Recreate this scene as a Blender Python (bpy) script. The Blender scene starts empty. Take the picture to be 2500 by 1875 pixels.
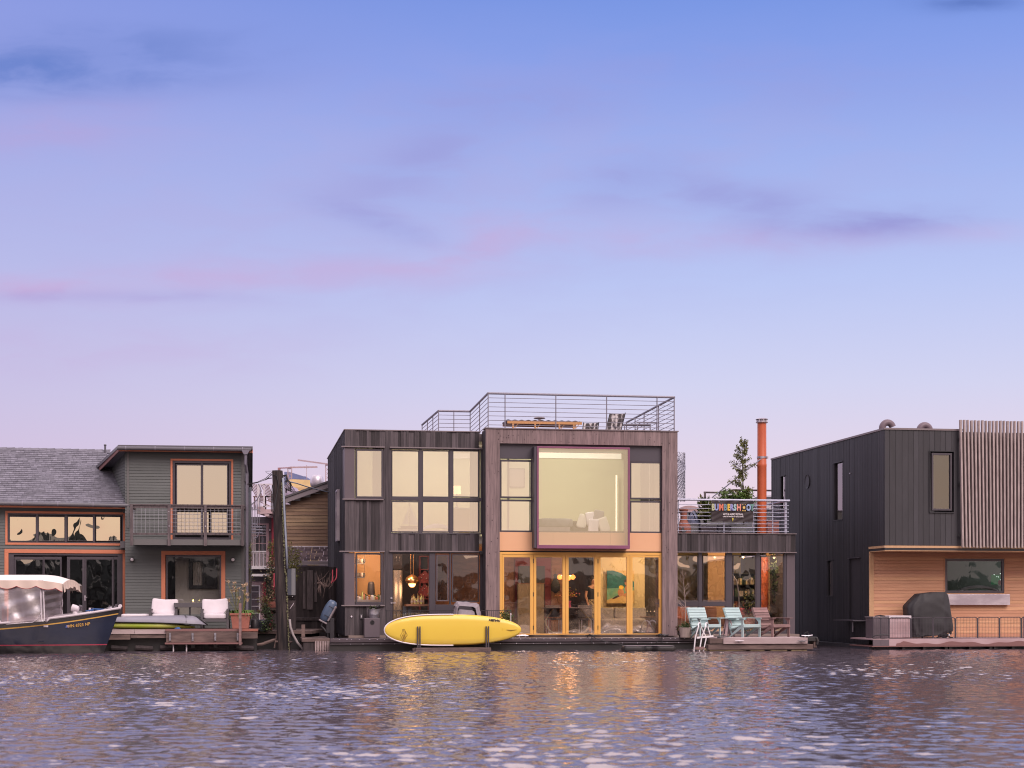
import bpy, bmesh, math, random
import numpy as np
from mathutils import Vector, Matrix, noise as mnoise

# ------------------------------------------------------------------ camera, sky, sun, exposure
SC = bpy.context.scene
COL = SC.collection
R_ = math.radians
FP, HZ, CX, CAMH = 3965.0, 1470.0, 1250.0, 1.35      # focal length in photo pixels, horizon row, centre column, eye height
def S(r, g, b):
    f = lambda c: (c/255/12.92) if c/255 <= .04045 else ((c/255+.055)/1.055)**2.4
    return (f(r), f(g), f(b), 1.0)

cam_d = bpy.data.cameras.new('camera'); cam = bpy.data.objects.new('camera', cam_d); COL.objects.link(cam)
cam.location = (0, 0, CAMH); cam.rotation_euler = (R_(90), 0, 0)
cam_d.sensor_width = 36; cam_d.lens = 36*FP/2500
cam_d.shift_y = (HZ-937.5)/2500
cam_d.clip_start = .5; cam_d.clip_end = 6000
cam_d.dof.use_dof = True; cam_d.dof.focus_distance = 46.5; cam_d.dof.aperture_fstop = 2.8
SC.camera = cam
SC.view_settings.view_transform = 'Standard'; SC.view_settings.look = 'None'
SC.view_settings.exposure = 0.15; SC.view_settings.gamma = 1.0
SC.render.engine = 'CYCLES'
SC.cycles.use_denoising = True; SC.cycles.filter_width = 1.1
SC.cycles.max_bounces = 8; SC.cycles.diffuse_bounces = 3; SC.cycles.glossy_bounces = 4
SC.cycles.transparent_max_bounces = 12; SC.cycles.transmission_bounces = 4
SC.cycles.caustics_reflective = False; SC.cycles.caustics_refractive = False
SC.cycles.sample_clamp_indirect = 4.0

SUN_EL, SUN_AZ = 42.0, 150.0      # azimuth from +Y clockwise: low, behind the camera and to its right
W = bpy.data.worlds.new("World"); SC.world = W; W.use_nodes = True
nt = W.node_tree; nt.nodes.clear()
def N(t, tree=None, **kw):
    n = (tree or nt).nodes.new(t)
    for k, v in kw.items(): setattr(n, k, v)
    return n
def L(a, b, tree=None): (tree or nt).links.new(a, b)
def mth(op, a, b=None, c=None, tree=None, clamp=False):
    n = N('ShaderNodeMath', tree, operation=op); n.use_clamp = clamp
    for i, v in enumerate((a, b, c)):
        if v is None: continue
        if isinstance(v, (int, float)): n.inputs[i].default_value = v
        else: L(v, n.inputs[i], tree)
    return n.outputs[0]
def mixc(f, a, b, tree=None, mode='MIX'):
    n = N('ShaderNodeMix', tree, data_type='RGBA', blend_type=mode)
    for s, v in ((n.inputs[0], f), (n.inputs[6], a), (n.inputs[7], b)):
        if isinstance(v, (int, float)): s.default_value = v
        elif isinstance(v, tuple): s.default_value = v
        else: L(v, s, tree)
    return n.outputs[2]
def ramp(fac, stops, tree=None, interp='EASE'):
    n = N('ShaderNodeValToRGB', tree); cr = n.color_ramp; cr.interpolation = interp
    while len(cr.elements) < len(stops): cr.elements.new(.5)
    for e, (p, c) in zip(cr.elements, stops): e.position = p; e.color = c
    L(fac, n.inputs[0], tree); return n.outputs[0]

tc = N('ShaderNodeTexCoord'); sep = N('ShaderNodeSeparateXYZ'); L(tc.outputs['Generated'], sep.inputs[0])
DX, DY, DZ = sep.outputs
el = mth('MULTIPLY', DZ, 2.0, clamp=True)            # 0 at the horizon, 1 at 30 degrees
front = ramp(el, [(0, S(242,206,212)), (.075, S(238,208,219)), (.155, S(225,207,224)), (.26, S(206,206,234)), (.38, S(183,195,238)), (.50, S(159,178,234)), (.62, S(133,157,228)), (.71, S(114,144,221)), (.77, S(205,196,224)), (.84, S(252,238,246))], interp='LINEAR')
back = ramp(el, [(0, S(246,203,184)), (.12, S(250,218,192)), (.3, S(246,222,204)), (.5, S(226,206,208)), (.75, S(214,196,216)), (1, S(252,238,246))], interp='LINEAR')
fb = N('ShaderNodeMapRange', interpolation_type='SMOOTHSTEP'); L(DY, fb.inputs[0]); fb.inputs[1].default_value = -.35; fb.inputs[2].default_value = .45
sky = mixc(fb.outputs[0], back, front)
# a pinker, deeper side to the left of the view, paler to the right
lr = N('ShaderNodeMapRange', interpolation_type='SMOOTHSTEP'); L(DX, lr.inputs[0]); lr.inputs[1].default_value = -.42; lr.inputs[2].default_value = .12
lowmask = mth('SUBTRACT', 1.0, el, clamp=True)
sky = mixc(mth('MULTIPLY', mth('SUBTRACT', 1.0, lr.outputs[0]), mth('MULTIPLY', mth('POWER', lowmask, .6), .50)), sky, S(176,154,202))
# outside the pictured part of the sky: pinkish white brightness added to lighten water and scene
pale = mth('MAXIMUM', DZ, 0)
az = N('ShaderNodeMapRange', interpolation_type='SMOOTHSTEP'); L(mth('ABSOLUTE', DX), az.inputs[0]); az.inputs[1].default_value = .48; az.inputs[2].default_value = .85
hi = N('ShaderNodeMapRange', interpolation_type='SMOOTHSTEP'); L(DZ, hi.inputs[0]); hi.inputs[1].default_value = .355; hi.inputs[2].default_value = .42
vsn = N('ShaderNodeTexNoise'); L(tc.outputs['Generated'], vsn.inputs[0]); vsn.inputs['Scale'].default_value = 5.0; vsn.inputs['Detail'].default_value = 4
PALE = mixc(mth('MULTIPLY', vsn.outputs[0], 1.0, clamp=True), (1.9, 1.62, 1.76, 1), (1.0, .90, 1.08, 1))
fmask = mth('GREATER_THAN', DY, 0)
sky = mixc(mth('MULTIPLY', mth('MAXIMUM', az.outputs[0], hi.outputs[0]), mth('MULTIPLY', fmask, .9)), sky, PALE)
bk = mth('MULTIPLY', mth('SUBTRACT', 1.0, fb.outputs[0]), .55)
sky = mixc(bk, sky, mixc(1.0, sky, mixc(vsn.outputs[0], (1.28, 1.22, 1.12, 1), (.80, .78, .84, 1)), mode='MULTIPLY'))
# clouds: soft elongated patches of purple and pink
DYs = mth('MAXIMUM', DY, .05)
TX = mth('DIVIDE', DX, DYs); TZ = mth('DIVIDE', DZ, DYs)
cmb = N('ShaderNodeCombineXYZ'); L(mth('MULTIPLY', TX, 9.0), cmb.inputs[0]); L(mth('MULTIPLY', TZ, 30.0), cmb.inputs[1])
nz = N('ShaderNodeTexNoise'); L(cmb.outputs[0], nz.inputs[0]); nz.inputs['Scale'].default_value = 1.6; nz.inputs['Detail'].default_value = 8; nz.inputs['Roughness'].default_value = .56; nz.inputs['Distortion'].default_value = .3
nz2 = N('ShaderNodeTexNoise'); L(cmb.outputs[0], nz2.inputs[0]); nz2.inputs['Scale'].default_value = .7; nz2.inputs['Detail'].default_value = 3
PURP, PINK, DARK = S(146,146,208), S(196,168,212), S(92,118,190)
def blob(px, py, rx, ry, col, amt, tilt=0.0):
    global sky
    amt = min(1, amt*1.25); cx, cz = (px*1.1302-CX)/FP, (HZ-py*1.1302)/FP
    dx = mth('SUBTRACT', TX, cx); dz = mth('SUBTRACT', TZ, cz)
    a = mth('MULTIPLY', dx, FP/1.1302/rx); b = mth('MULTIPLY', mth('ADD', dz, mth('MULTIPLY', dx, tilt)), FP/1.1302/ry)
    r2 = mth('ADD', mth('MULTIPLY', a, a), mth('MULTIPLY', b, b))
    g = mth('EXPONENT', mth('MULTIPLY', r2, -1.0))
    m = N('ShaderNodeMapRange'); L(nz.outputs[0], m.inputs[0]); m.inputs[1].default_value = .36; m.inputs[2].default_value = .64; m.inputs[3].default_value = .42; m.interpolation_type = 'SMOOTHSTEP'
    f = mth('MULTIPLY', mth('MULTIPLY', g, m.outputs[0]), amt, clamp=True)
    f = mth('MULTIPLY', f, mth('GREATER_THAN', DY, .1))
    sky = mixc(f, sky, col)
for b_ in [(760,470,800,230,S(178,168,216),.30), (1500,330,700,200,S(172,168,218),.22), (90,150,380,62,S(104,128,200),.85), (40,285,280,50,S(178,160,212),.6,-.1), (250,90,300,40,DARK,.3), (1020,545,110,50,PINK,.5,-.35), (860,580,230,20,PINK,.4),
           (1100,225,260,50,PURP,.38), (930,330,130,60,PURP,.38,-.3), (830,420,160,60,PURP,.22), (1850,490,240,32,PURP,.78,-.08), (1600,430,200,42,PURP,.5,.15), (1360,385,120,50,PURP,.42,-.2),
           (1650,520,260,28,PINK,.4), (1250,510,260,36,PINK,.28,.1), (1850,200,380,60,PURP,.18), (400,600,300,36,PINK,.5,-.06), (60,622,260,26,PINK,.75,.06), (230,640,240,14,PURP,.4),
           (1450,140,300,45,PURP,.16), (2090,5,110,20,DARK,.7), (820,480,140,26,PURP,.4,.3), (640,610,200,22,PINK,.3), (2150,500,160,24,PINK,.25), (150,760,500,60,PINK,.28)]:
    blob(*b_)
nsk = N('ShaderNodeTexSky', sky_type='NISHITA'); nsk.sun_disc = False; nsk.sun_elevation = R_(SUN_EL); nsk.sun_rotation = R_(SUN_AZ)
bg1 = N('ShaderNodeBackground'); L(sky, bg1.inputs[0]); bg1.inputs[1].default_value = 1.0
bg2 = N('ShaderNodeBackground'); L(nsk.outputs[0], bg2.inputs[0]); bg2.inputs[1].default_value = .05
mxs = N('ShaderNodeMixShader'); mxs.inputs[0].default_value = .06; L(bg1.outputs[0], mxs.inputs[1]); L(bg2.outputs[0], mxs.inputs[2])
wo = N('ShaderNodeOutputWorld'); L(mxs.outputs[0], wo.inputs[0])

sd = bpy.data.lights.new('sun', 'SUN'); so = bpy.data.objects.new('sun', sd); COL.objects.link(so)
sd.energy = 2.3; sd.angle = R_(40); sd.color = (1.0, .84, .80)
so.rotation_euler = (R_(90-SUN_EL), 0, R_(180-SUN_AZ))
so.location = (20, -30, 30)

# ------------------------------------------------------------------ helpers
def at(px, py, t): return Vector(((px-CX)/FP*t, t, CAMH-(py-HZ)/FP*t))
class Frame:
    """A building's own axes: x along its front, y into it, z up; loc() finds where a photo point falls on the plane y = d."""
    def __init__(s, px, t, yaw):
        s.yaw = R_(yaw); s.o = Vector(((px-CX)/FP*t, t)); c, n = math.cos(s.yaw), math.sin(s.yaw)
        s.u = Vector((c, n)); s.v = Vector((-n, c))
    def loc(s, px, py, d=0.0):
        r = Vector(((px-CX)/FP, 1.0)); t = (d+s.o.dot(s.v))/r.dot(s.v)
        return (t*r.dot(s.u)-s.o.dot(s.u), CAMH-(py-HZ)/FP*t)
    def x(s, px, d=0.0): return s.loc(px, HZ, d)[0]
    def z(s, px, py, d=0.0): return s.loc(px, py, d)[1]
    def rect(s, x0, y0, x1, y1, d=0.0):
        xm = (x0+x1)/2
        return (s.x(x0, d), s.x(x1, d), s.z(xm, y1, d), s.z(xm, y0, d))
    def w(s, x, y, z=0.0):
        p = s.o+s.u*x+s.v*y; return Vector((p.x, p.y, z))
    def local(s, p):
        q = Vector((p[0], p[1]))-s.o; return Vector((q.dot(s.u), q.dot(s.v), p[2]))

class MB:
    def __init__(s): s.v = []; s.f = []; s.r = []; s.m = []; s.M = None; s.mi = 0
    def add(s, vs, fs, r=None, mi=None):
        b = len(s.v); r = random.random() if r is None else r; mi = s.mi if mi is None else mi
        if s.M is not None: vs = [tuple(s.M @ Vector(v)) for v in vs]
        s.v += [tuple(v) for v in vs]
        for f in fs: s.f.append(tuple(b+i for i in f)); s.r.append(r); s.m.append(mi)
        return s
    def box(s, x0, x1, y0, y1, z0, z1, r=None, mi=None):
        if x0 > x1: x0, x1 = x1, x0
        if y0 > y1: y0, y1 = y1, y0
        if z0 > z1: z0, z1 = z1, z0
        return s.add([(x0,y0,z0),(x1,y0,z0),(x1,y1,z0),(x0,y1,z0),(x0,y0,z1),(x1,y0,z1),(x1,y1,z1),(x0,y1,z1)],
                     [(0,3,2,1),(4,5,6,7),(0,1,5,4),(1,2,6,5),(2,3,7,6),(3,0,4,7)], r, mi)
    def prism(s, poly, a0, a1, axis='y', r=None, mi=None):
        """poly: 2D outline; axis y: points are (x,z); axis x: (y,z); axis z: (x,y)"""
        f = {'y': lambda p, a: (p[0], a, p[1]), 'x': lambda p, a: (a, p[0], p[1]), 'z': lambda p, a: (p[0], p[1], a)}[axis]
        n = len(poly); vs = [f(p, a0) for p in poly]+[f(p, a1) for p in poly]
        return s.add(vs, [tuple(range(n))[::-1], tuple(range(n, 2*n))]+[(i, (i+1) % n, n+(i+1) % n, n+i) for i in range(n)], r, mi)
    def bar(s, p, q, w, h=None, r=None, mi=None, up=(0,0,1)):
        """square bar from p to q"""
        p, q = Vector(p), Vector(q); h = h or w; d = (q-p).normalized(); U = Vector(up)
        if abs(d.dot(U)) > .98: U = Vector((0,1,0))
        a = d.cross(U).normalized()*w/2; b = a.cross(d).normalized()*h/2
        vs = [e+sx*a+sy*b for e in (p, q) for sx, sy in ((-1,-1),(1,-1),(1,1),(-1,1))]
        return s.add(vs, [(0,1,2,3),(7,6,5,4)]+[(i, i+4, (i+1) % 4+4, (i+1) % 4) for i in range(4)], r, mi)
    def tube(s, pts, rad, n=8, r=None, mi=None, cap=True):
        pts = [Vector(p) for p in pts]; rads = rad if isinstance(rad, (list, tuple)) else [rad]*len(pts)
        vs = []; prev = None
        for i, p in enumerate(pts):
            d = (pts[min(i+1, len(pts)-1)]-pts[max(i-1, 0)]).normalized()
            U = Vector((0,0,1)) if abs(d.z) < .95 else Vector((0,1,0))
            if prev is None: a = d.cross(U).normalized()
            else:
                a = prev-d*prev.dot(d); a = a.normalized() if a.length > 1e-6 else d.cross(U).normalized()
            prev = a; b = d.cross(a)
            vs += [p+(a*math.cos(2*math.pi*k/n)+b*math.sin(2*math.pi*k/n))*rads[i] for k in range(n)]
        fs = [(i*n+k, i*n+(k+1) % n, (i+1)*n+(k+1) % n, (i+1)*n+k) for i in range(len(pts)-1) for k in range(n)]
        if cap: fs += [tuple(range(n))[::-1], tuple((len(pts)-1)*n+k for k in range(n))]
        return s.add(vs, fs, r, mi)
    def lathe(s, prof, n=20, c=(0,0,0), r=None, mi=None, sx=1, sy=1):
        """prof: (radius, z) pairs"""
        vs = [(c[0]+sx*q*math.cos(2*math.pi*k/n), c[1]+sy*q*math.sin(2*math.pi*k/n), c[2]+z) for q, z in prof for k in range(n)]
        m = len(prof)
        return s.add(vs, [(i*n+k, i*n+(k+1) % n, (i+1)*n+(k+1) % n, (i+1)*n+k) for i in range(m-1) for k in range(n)]+[tuple(range(n))[::-1], tuple((m-1)*n+k for k in range(n))], r, mi)
    def grid(s, fn, nu, nv, r=None, mi=None):
        vs = [fn(i/nu, j/nv) for i in range(nu+1) for j in range(nv+1)]
        return s.add(vs, [(i*(nv+1)+j, (i+1)*(nv+1)+j, (i+1)*(nv+1)+j+1, i*(nv+1)+j+1) for i in range(nu) for j in range(nv)], r, mi)
    def ball(s, c, rx, ry=None, rz=None, n=12, m=8, r=None, mi=None, fz=None):
        ry = ry or rx; rz = rz or rx
        prof = [(max(1e-4, math.sin(math.pi*i/m)), -math.cos(math.pi*i/m)) for i in range(m+1)]
        vs = [(c[0]+rx*q*math.cos(2*math.pi*k/n), c[1]+ry*q*math.sin(2*math.pi*k/n), c[2]+rz*z) for q, z in prof for k in range(n)]
        if fz: vs = [fz(Vector(v)) for v in vs]
        return s.add(vs, [(i*n+k, i*n+(k+1) % n, (i+1)*n+(k+1) % n, (i+1)*n+k) for i in range(m) for k in range(n)], r, mi)
    def leaf(s, p, d, ln, wd, r=None, mi=None):
        d = Vector(d).normalized(); a = d.cross(Vector((random.uniform(-1,1), random.uniform(-1,1), random.uniform(-1,1)))).normalized()*wd/2
        p = Vector(p)
        return s.add([p, p+d*ln*.5+a, p+d*ln, p+d*ln*.5-a], [(0,1,2,3)], r, mi)
    def build(s, name, mats, parent=None, loc=None, yaw=0.0, smooth=False, bevel=0.0, fix=True, **tagkw):
        me = bpy.data.meshes.new(name); me.from_pydata(s.v, [], s.f)
        mats = mats if isinstance(mats, (list, tuple)) else [mats]
        for m in mats: me.materials.append(m)
        me.polygons.foreach_set('material_index', s.m)
        at_ = me.attributes.new('rnd', 'FLOAT', 'FACE'); at_.data.foreach_set('value', s.r)
        if fix:
            bm = bmesh.new(); bm.from_mesh(me); bmesh.ops.recalc_face_normals(bm, faces=bm.faces); bm.to_mesh(me); bm.free()
        if smooth:
            me.polygons.foreach_set('use_smooth', [True]*len(me.polygons))
            if smooth == 'auto': me.set_sharp_from_angle(angle=R_(35))
        me.update()
        o = bpy.data.objects.new(name, me); COL.objects.link(o)
        if bevel:
            b = o.modifiers.new('bevel', 'BEVEL'); b.width = bevel; b.segments = 2; b.limit_method = 'ANGLE'
        if parent is not None: o.parent = parent
        if loc is not None: o.location = loc
        if yaw: o.rotation_euler = (0, 0, yaw)
        if tagkw: tag(o, **tagkw)
        return o
def tag(o, label=None, cat=None, group=None, kind=None):
    if label: o['label'] = label
    if cat: o['category'] = cat
    if group: o['group'] = group
    if kind: o['kind'] = kind
    return o
def thing(name, label, cat, loc=(0,0,0), yaw=0.0, group=None, rot=None):
    o = bpy.data.objects.new(name, None); o.empty_display_size = .2; COL.objects.link(o)
    o.location = loc; o.rotation_euler = rot or (0, 0, yaw)
    return tag(o, label, cat, group)
def copy_tree(o, parent=None):
    c = o.copy(); COL.objects.link(c)
    if parent is not None: c.parent = parent
    for ch in list(o.children): copy_tree(ch, c)
    return c
def text(name, s, size, parent, mat, loc, rot=(90,0,0), sx=1.0, ext=.003, align='CENTER', bold=0.0, shear=0.0):
    cu = bpy.data.curves.new(name, 'FONT'); cu.body = s; cu.size = size; cu.extrude = ext; cu.align_x = align; cu.align_y = 'CENTER'; cu.offset = bold; cu.shear = shear; cu.resolution_u = 3
    t = bpy.data.objects.new(name+'_tmp', cu); COL.objects.link(t)
    bpy.context.view_layer.update()
    me = bpy.data.meshes.new_from_object(t.evaluated_get(bpy.context.evaluated_depsgraph_get()))
    bpy.data.objects.remove(t); me.name = name; me.materials.clear(); me.materials.append(mat)
    o = bpy.data.objects.new(name, me); COL.objects.link(o); o.parent = parent
    o.location = loc; o.rotation_euler = [R_(a) for a in rot]; o.scale = (sx, 1, 1)
    return o

# ------------------------------------------------------------------ materials
def mat(name, col, rough=.6, col2=None, ns=(3,3,3), nlo=.35, nhi=.65, var=0.0, bump=0.0, bs=None, metal=0.0, detail=4, spec=.4, grime=0.0, hue=0.0, coat=0.0):
    m = bpy.data.materials.new(name); m.use_nodes = True; t = m.node_tree; bs_ = t.nodes['Principled BSDF']
    tcn = N('ShaderNodeTexCoord', t); mp = N('ShaderNodeMapping', t); mp.inputs['Scale'].default_value = ns; L(tcn.outputs['Object'], mp.inputs[0], t)
    at_ = N('ShaderNodeAttribute', t, attribute_name='rnd')
    add = N('ShaderNodeVectorMath', t, operation='ADD'); L(mp.outputs[0], add.inputs[0], t)
    off = N('ShaderNodeCombineXYZ', t); L(mth('MULTIPLY', at_.outputs['Fac'], 37.0, tree=t), off.inputs[0], t); L(mth('MULTIPLY', at_.outputs['Fac'], 91.0, tree=t), off.inputs[2], t)
    L(off.outputs[0], add.inputs[1], t)
    nz = N('ShaderNodeTexNoise', t); nz.inputs['Scale'].default_value = 1; nz.inputs['Detail'].default_value = detail; nz.inputs['Roughness'].default_value = .6; L(add.outputs[0] if var else mp.outputs[0], nz.inputs[0], t)
    c = col
    if col2 is not None:
        mr = N('ShaderNodeMapRange', t); L(nz.outputs[0], mr.inputs[0], t); mr.inputs[1].default_value = nlo; mr.inputs[2].default_value = nhi
        c = mixc(mr.outputs[0], col, col2, t)
    if grime:
        g = N('ShaderNodeTexNoise', t); g.inputs['Scale'].default_value = .9; g.inputs['Detail'].default_value = 5; L(tcn.outputs['Object'], g.inputs[0], t)
        mr = N('ShaderNodeMapRange', t); L(g.outputs[0], mr.inputs[0], t); mr.inputs[1].default_value = .4; mr.inputs[2].default_value = .7; mr.inputs[3].default_value = 1.0; mr.inputs[4].default_value = 1-grime
        c = mixc(1.0, c, mr.outputs[0], t, 'MULTIPLY')
    if var:
        v = mth('ADD', mth('MULTIPLY', mth('SUBTRACT', at_.outputs['Fac'], .5, tree=t), 2*var, tree=t), 1.0, tree=t)
        hs = N('ShaderNodeHueSaturation', t); L(v, hs.inputs['Value'], t)
        if hue: L(mth('ADD', .5, mth('MULTIPLY', mth('SUBTRACT', at_.outputs['Fac'], .5, tree=t), hue, tree=t), tree=t), hs.inputs['Hue'], t)
        if isinstance(c, tuple): hs.inputs['Color'].default_value = c
        else: L(c, hs.inputs['Color'], t)
        c = hs.outputs[0]
    if isinstance(c, tuple): bs_.inputs['Base Color'].default_value = c
    else: L(c, bs_.inputs['Base Color'], t)
    bs_.inputs['Roughness'].default_value = rough; bs_.inputs['Metallic'].default_value = metal; bs_.inputs['Specular IOR Level'].default_value = spec
    bs_.inputs['Coat Weight'].default_value = coat
    if bump:
        b = N('ShaderNodeBump', t); b.inputs['Strength'].default_value = bump; b.inputs['Distance'].default_value = .01
        if bs:
            mp2 = N('ShaderNodeMapping', t); mp2.inputs['Scale'].default_value = bs; L(tcn.outputs['Object'], mp2.inputs[0], t)
            n2 = N('ShaderNodeTexNoise', t); n2.inputs['Scale'].default_value = 1; n2.inputs['Detail'].default_value = 4; L(mp2.outputs[0], n2.inputs[0], t); L(n2.outputs[0], b.inputs['Height'], t)
        else: L(nz.outputs[0], b.inputs['Height'], t)
        L(b.outputs[0], bs_.inputs['Normal'], t)
    return m
def c4(r, g, b): return (r, g, b, 1.0)
def emit(name, col, st, base=None):
    m = bpy.data.materials.new(name); m.use_nodes = True; b = m.node_tree.nodes['Principled BSDF']
    b.inputs['Base Color'].default_value = base or col; b.inputs['Emission Color'].default_value = col; b.inputs['Emission Strength'].default_value = st
    return m
def glass(name, refl, tint=(1,1,1,1), gcol=(1,1,1,1), wav=.25, scale=1.1, rough=0.0):
    m = bpy.data.materials.new(name); m.use_nodes = True; t = m.node_tree; t.nodes.clear()
    tcn = N('ShaderNodeTexCoord', t); nz = N('ShaderNodeTexNoise', t); nz.inputs['Scale'].default_value = scale; nz.inputs['Detail'].default_value = 1.5; L(tcn.outputs['Object'], nz.inputs[0], t)
    b = N('ShaderNodeBump', t); b.inputs['Strength'].default_value = 1.0; b.inputs['Distance'].default_value = .012*wav; L(nz.outputs[0], b.inputs['Height'], t)
    g = N('ShaderNodeBsdfGlossy', t); g.inputs['Color'].default_value = gcol; g.inputs['Roughness'].default_value = rough; L(b.outputs[0], g.inputs['Normal'], t)
    tr = N('ShaderNodeBsdfTransparent', t); tr.inputs[0].default_value = tint
    mx = N('ShaderNodeMixShader', t); mx.inputs[0].default_value = refl; L(tr.outputs[0], mx.inputs[1], t); L(g.outputs[0], mx.inputs[2], t)
    o = N('ShaderNodeOutputMaterial', t); L(mx.outputs[0], o.inputs[0], t)
    return m
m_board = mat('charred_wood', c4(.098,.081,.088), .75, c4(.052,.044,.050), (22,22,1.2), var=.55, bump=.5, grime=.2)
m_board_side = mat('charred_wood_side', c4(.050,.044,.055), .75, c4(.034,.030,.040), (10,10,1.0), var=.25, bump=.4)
m_portal = mat('weathered_pink_wood', c4(.29,.212,.212), .8, c4(.17,.125,.128), (26,26,1.6), nlo=.4, nhi=.68, var=.16, bump=.5, grime=.15)
m_knot = mat('wood_knot', c4(.07,.045,.05), .8)
m_frame = mat('dark_window_metal', c4(.060,.050,.064), .45, c4(.052,.043,.056), (2,2,2), spec=.5)
m_panelgrey = mat('plum_grey_panel', c4(.135,.108,.125), .5, c4(.12,.097,.112), (1,1,1))
m_paneldark = mat('slate_panel', c4(.075,.066,.082), .5)
m_purple = mat('purple_frame', c4(.26,.088,.165), .45, c4(.22,.075,.14), (2,2,2))
m_peach = mat('peach_panel', c4(.84,.49,.28), .55, c4(.82,.46,.26), (.8,.8,.8))
m_yframe = mat('yellow_door_frame', c4(.84,.47,.12), .4, c4(.82,.44,.11), (1,1,1))
m_siding = mat('grey_green_siding', c4(.134,.144,.142), .6, c4(.117,.127,.125), (1,6,6), var=.06, grime=.12)
m_trimor = mat('orange_trim', c4(.64,.23,.125), .55, c4(.56,.19,.11), (2,2,2), var=.05)
m_trimgrey = mat('grey_corner_trim', c4(.14,.135,.135), .6)
m_shingle = mat('asphalt_shingle', c4(.195,.19,.225), .9, c4(.135,.13,.16), (9,9,9), var=.22, bump=.6)
m_gutter = mat('dark_gutter', c4(.10,.095,.115), .4, spec=.6)
m_downsp = mat('grey_downspout', c4(.20,.185,.23), .4)
m_oldrail = mat('weathered_rail', c4(.15,.12,.125), .8, c4(.08,.065,.07), (20,20,3), bump=.5, var=.15)
m_wire = mat('galvanised_wire', c4(.36,.36,.40), .5, metal=.3)
m_dockwood = mat('old_dock_wood', c4(.20,.14,.125), .85, c4(.09,.062,.06), (2,12,12), nlo=.35, nhi=.7, var=.2, bump=.7, grime=.4)
m_docklight = mat('bleached_dock_board', c4(.52,.42,.42), .8, c4(.42,.32,.32), (1.5,8,8), var=.08, bump=.3, grime=.15)
m_black = mat('black_float', c4(.022,.022,.024), .55, c4(.03,.026,.026), (2,2,6), bump=.3)
m_rub = mat('rub_rail', c4(.085,.065,.078), .4, c4(.06,.046,.055), (2,2,9))
m_steelbk = mat('steel_bracket', c4(.35,.35,.40), .4, c4(.2,.18,.2), (20,20,20), metal=.6)
m_cushion = mat('white_cushion', c4(.76,.70,.74), .9, c4(.70,.64,.68), (3,3,3), bump=.3)
m_furn = mat('dark_furniture', c4(.10,.092,.10), .6)
m_blackm = mat('black_metal', c4(.03,.028,.033), .45)
m_terra = mat('terracotta', c4(.42,.16,.12), .8, c4(.32,.12,.09), (5,5,5), bump=.2)
m_leaf = mat('green_leaf', c4(.085,.125,.035), .55, c4(.05,.08,.025), (4,4,4), var=.5, hue=.06)
m_olive = mat('olive_leaf', c4(.20,.20,.06), .55, c4(.12,.12,.04), (4,4,4), var=.5, hue=.05); m_bright = mat('bright_leaf', c4(.13,.21,.04), .5, c4(.09,.15,.03), (4,4,4), var=.4, hue=.05)
m_tarp = mat('grey_tarpaulin', c4(.33,.29,.32), .7, c4(.25,.22,.25), (6,6,6), bump=1)
m_leafdk = mat('dark_leaf', c4(.045,.062,.028), .6, c4(.03,.042,.02), (4,4,4), var=.5, hue=.05)
m_leafyl = mat('yellow_leaf', c4(.21,.19,.05), .55, c4(.12,.12,.03), (4,4,4), var=.4, hue=.05)
m_leafbr = mat('russet_leaf', c4(.15,.085,.05), .6, c4(.08,.05,.03), (4,4,4), var=.5, hue=.04)
m_flower = mat('dried_flower', c4(.50,.36,.24), .8, var=.3)
m_bark = mat('bark', c4(.10,.07,.06), .9, c4(.05,.04,.035), (20,20,4), bump=.6)
m_twig = mat('pale_twig', c4(.36,.28,.25), .8)
m_pile = mat('piling_wood', c4(.072,.055,.052), .9, c4(.016,.013,.015), (14,14,1.1), nlo=.35, nhi=.62, bump=1.0, detail=6)
m_moss = mat('lichen', c4(.30,.30,.16), .95, c4(.10,.09,.06), (30,30,30), bump=1)
m_cable = mat('cable_rubber', c4(.03,.028,.032), .6)
m_conduit = mat('steel_conduit', c4(.28,.31,.38), .4)
m_greybox = mat('grey_enclosure', c4(.19,.19,.20), .45); m_greyboxd = mat('slate_enclosure', c4(.06,.066,.088), .5)
m_tan = mat('tan_siding', c4(.38,.25,.155), .7, c4(.22,.145,.10), (1,10,10), var=.16, hue=.02, grime=.2)
m_fascia = mat('grey_fascia', c4(.24,.205,.22), .6)
m_shingle2 = mat('mottled_shingle', c4(.14,.10,.11), .9, c4(.10,.075,.085), (9,9,9), var=.5, hue=.08)
m_darkwood = mat('dark_fence_wood', c4(.060,.046,.048), .85, c4(.03,.024,.026), (12,12,1.2), var=.4, bump=.6)
m_greyhouse = mat('grey_house_siding', c4(.15,.14,.15), .7, var=.1)
m_white = mat('white_paint', c4(.70,.64,.68), .5, c4(.62,.56,.60), (3,3,3))
m_whiter = mat('bright_white_paint', c4(.82,.78,.80), .45)
m_stairmetal = mat('stair_metal', c4(.30,.30,.36), .4, metal=.3)
m_steel = mat('brushed_steel', c4(.58,.54,.60), .38, c4(.42,.38,.44), (1.2,1.2,3), metal=.75, nlo=.4, nhi=.62)
m_tub = mat('galvanised_tub', c4(.50,.49,.54), .38, c4(.32,.31,.35), (6,6,6), metal=.7)
m_rail = mat('grey_rail_metal', c4(.20,.19,.235), .42, metal=.2)
m_rail2 = mat('pale_rail_metal', c4(.36,.37,.47), .38, metal=.25)
m_cedar = mat('warm_cedar', c4(.68,.375,.225), .6, c4(.57,.295,.175), (1.2,16,16), nlo=.35, nhi=.7, var=.13, hue=.015, bump=.15)
m_cedartrim = mat('pale_cedar_trim', c4(.62,.39,.22), .6, c4(.55,.33,.18), (8,8,1))
m_blackclad = mat('black_cladding', c4(.046,.044,.052), .55, c4(.036,.035,.041), (4,4,1), var=.2)
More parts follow.
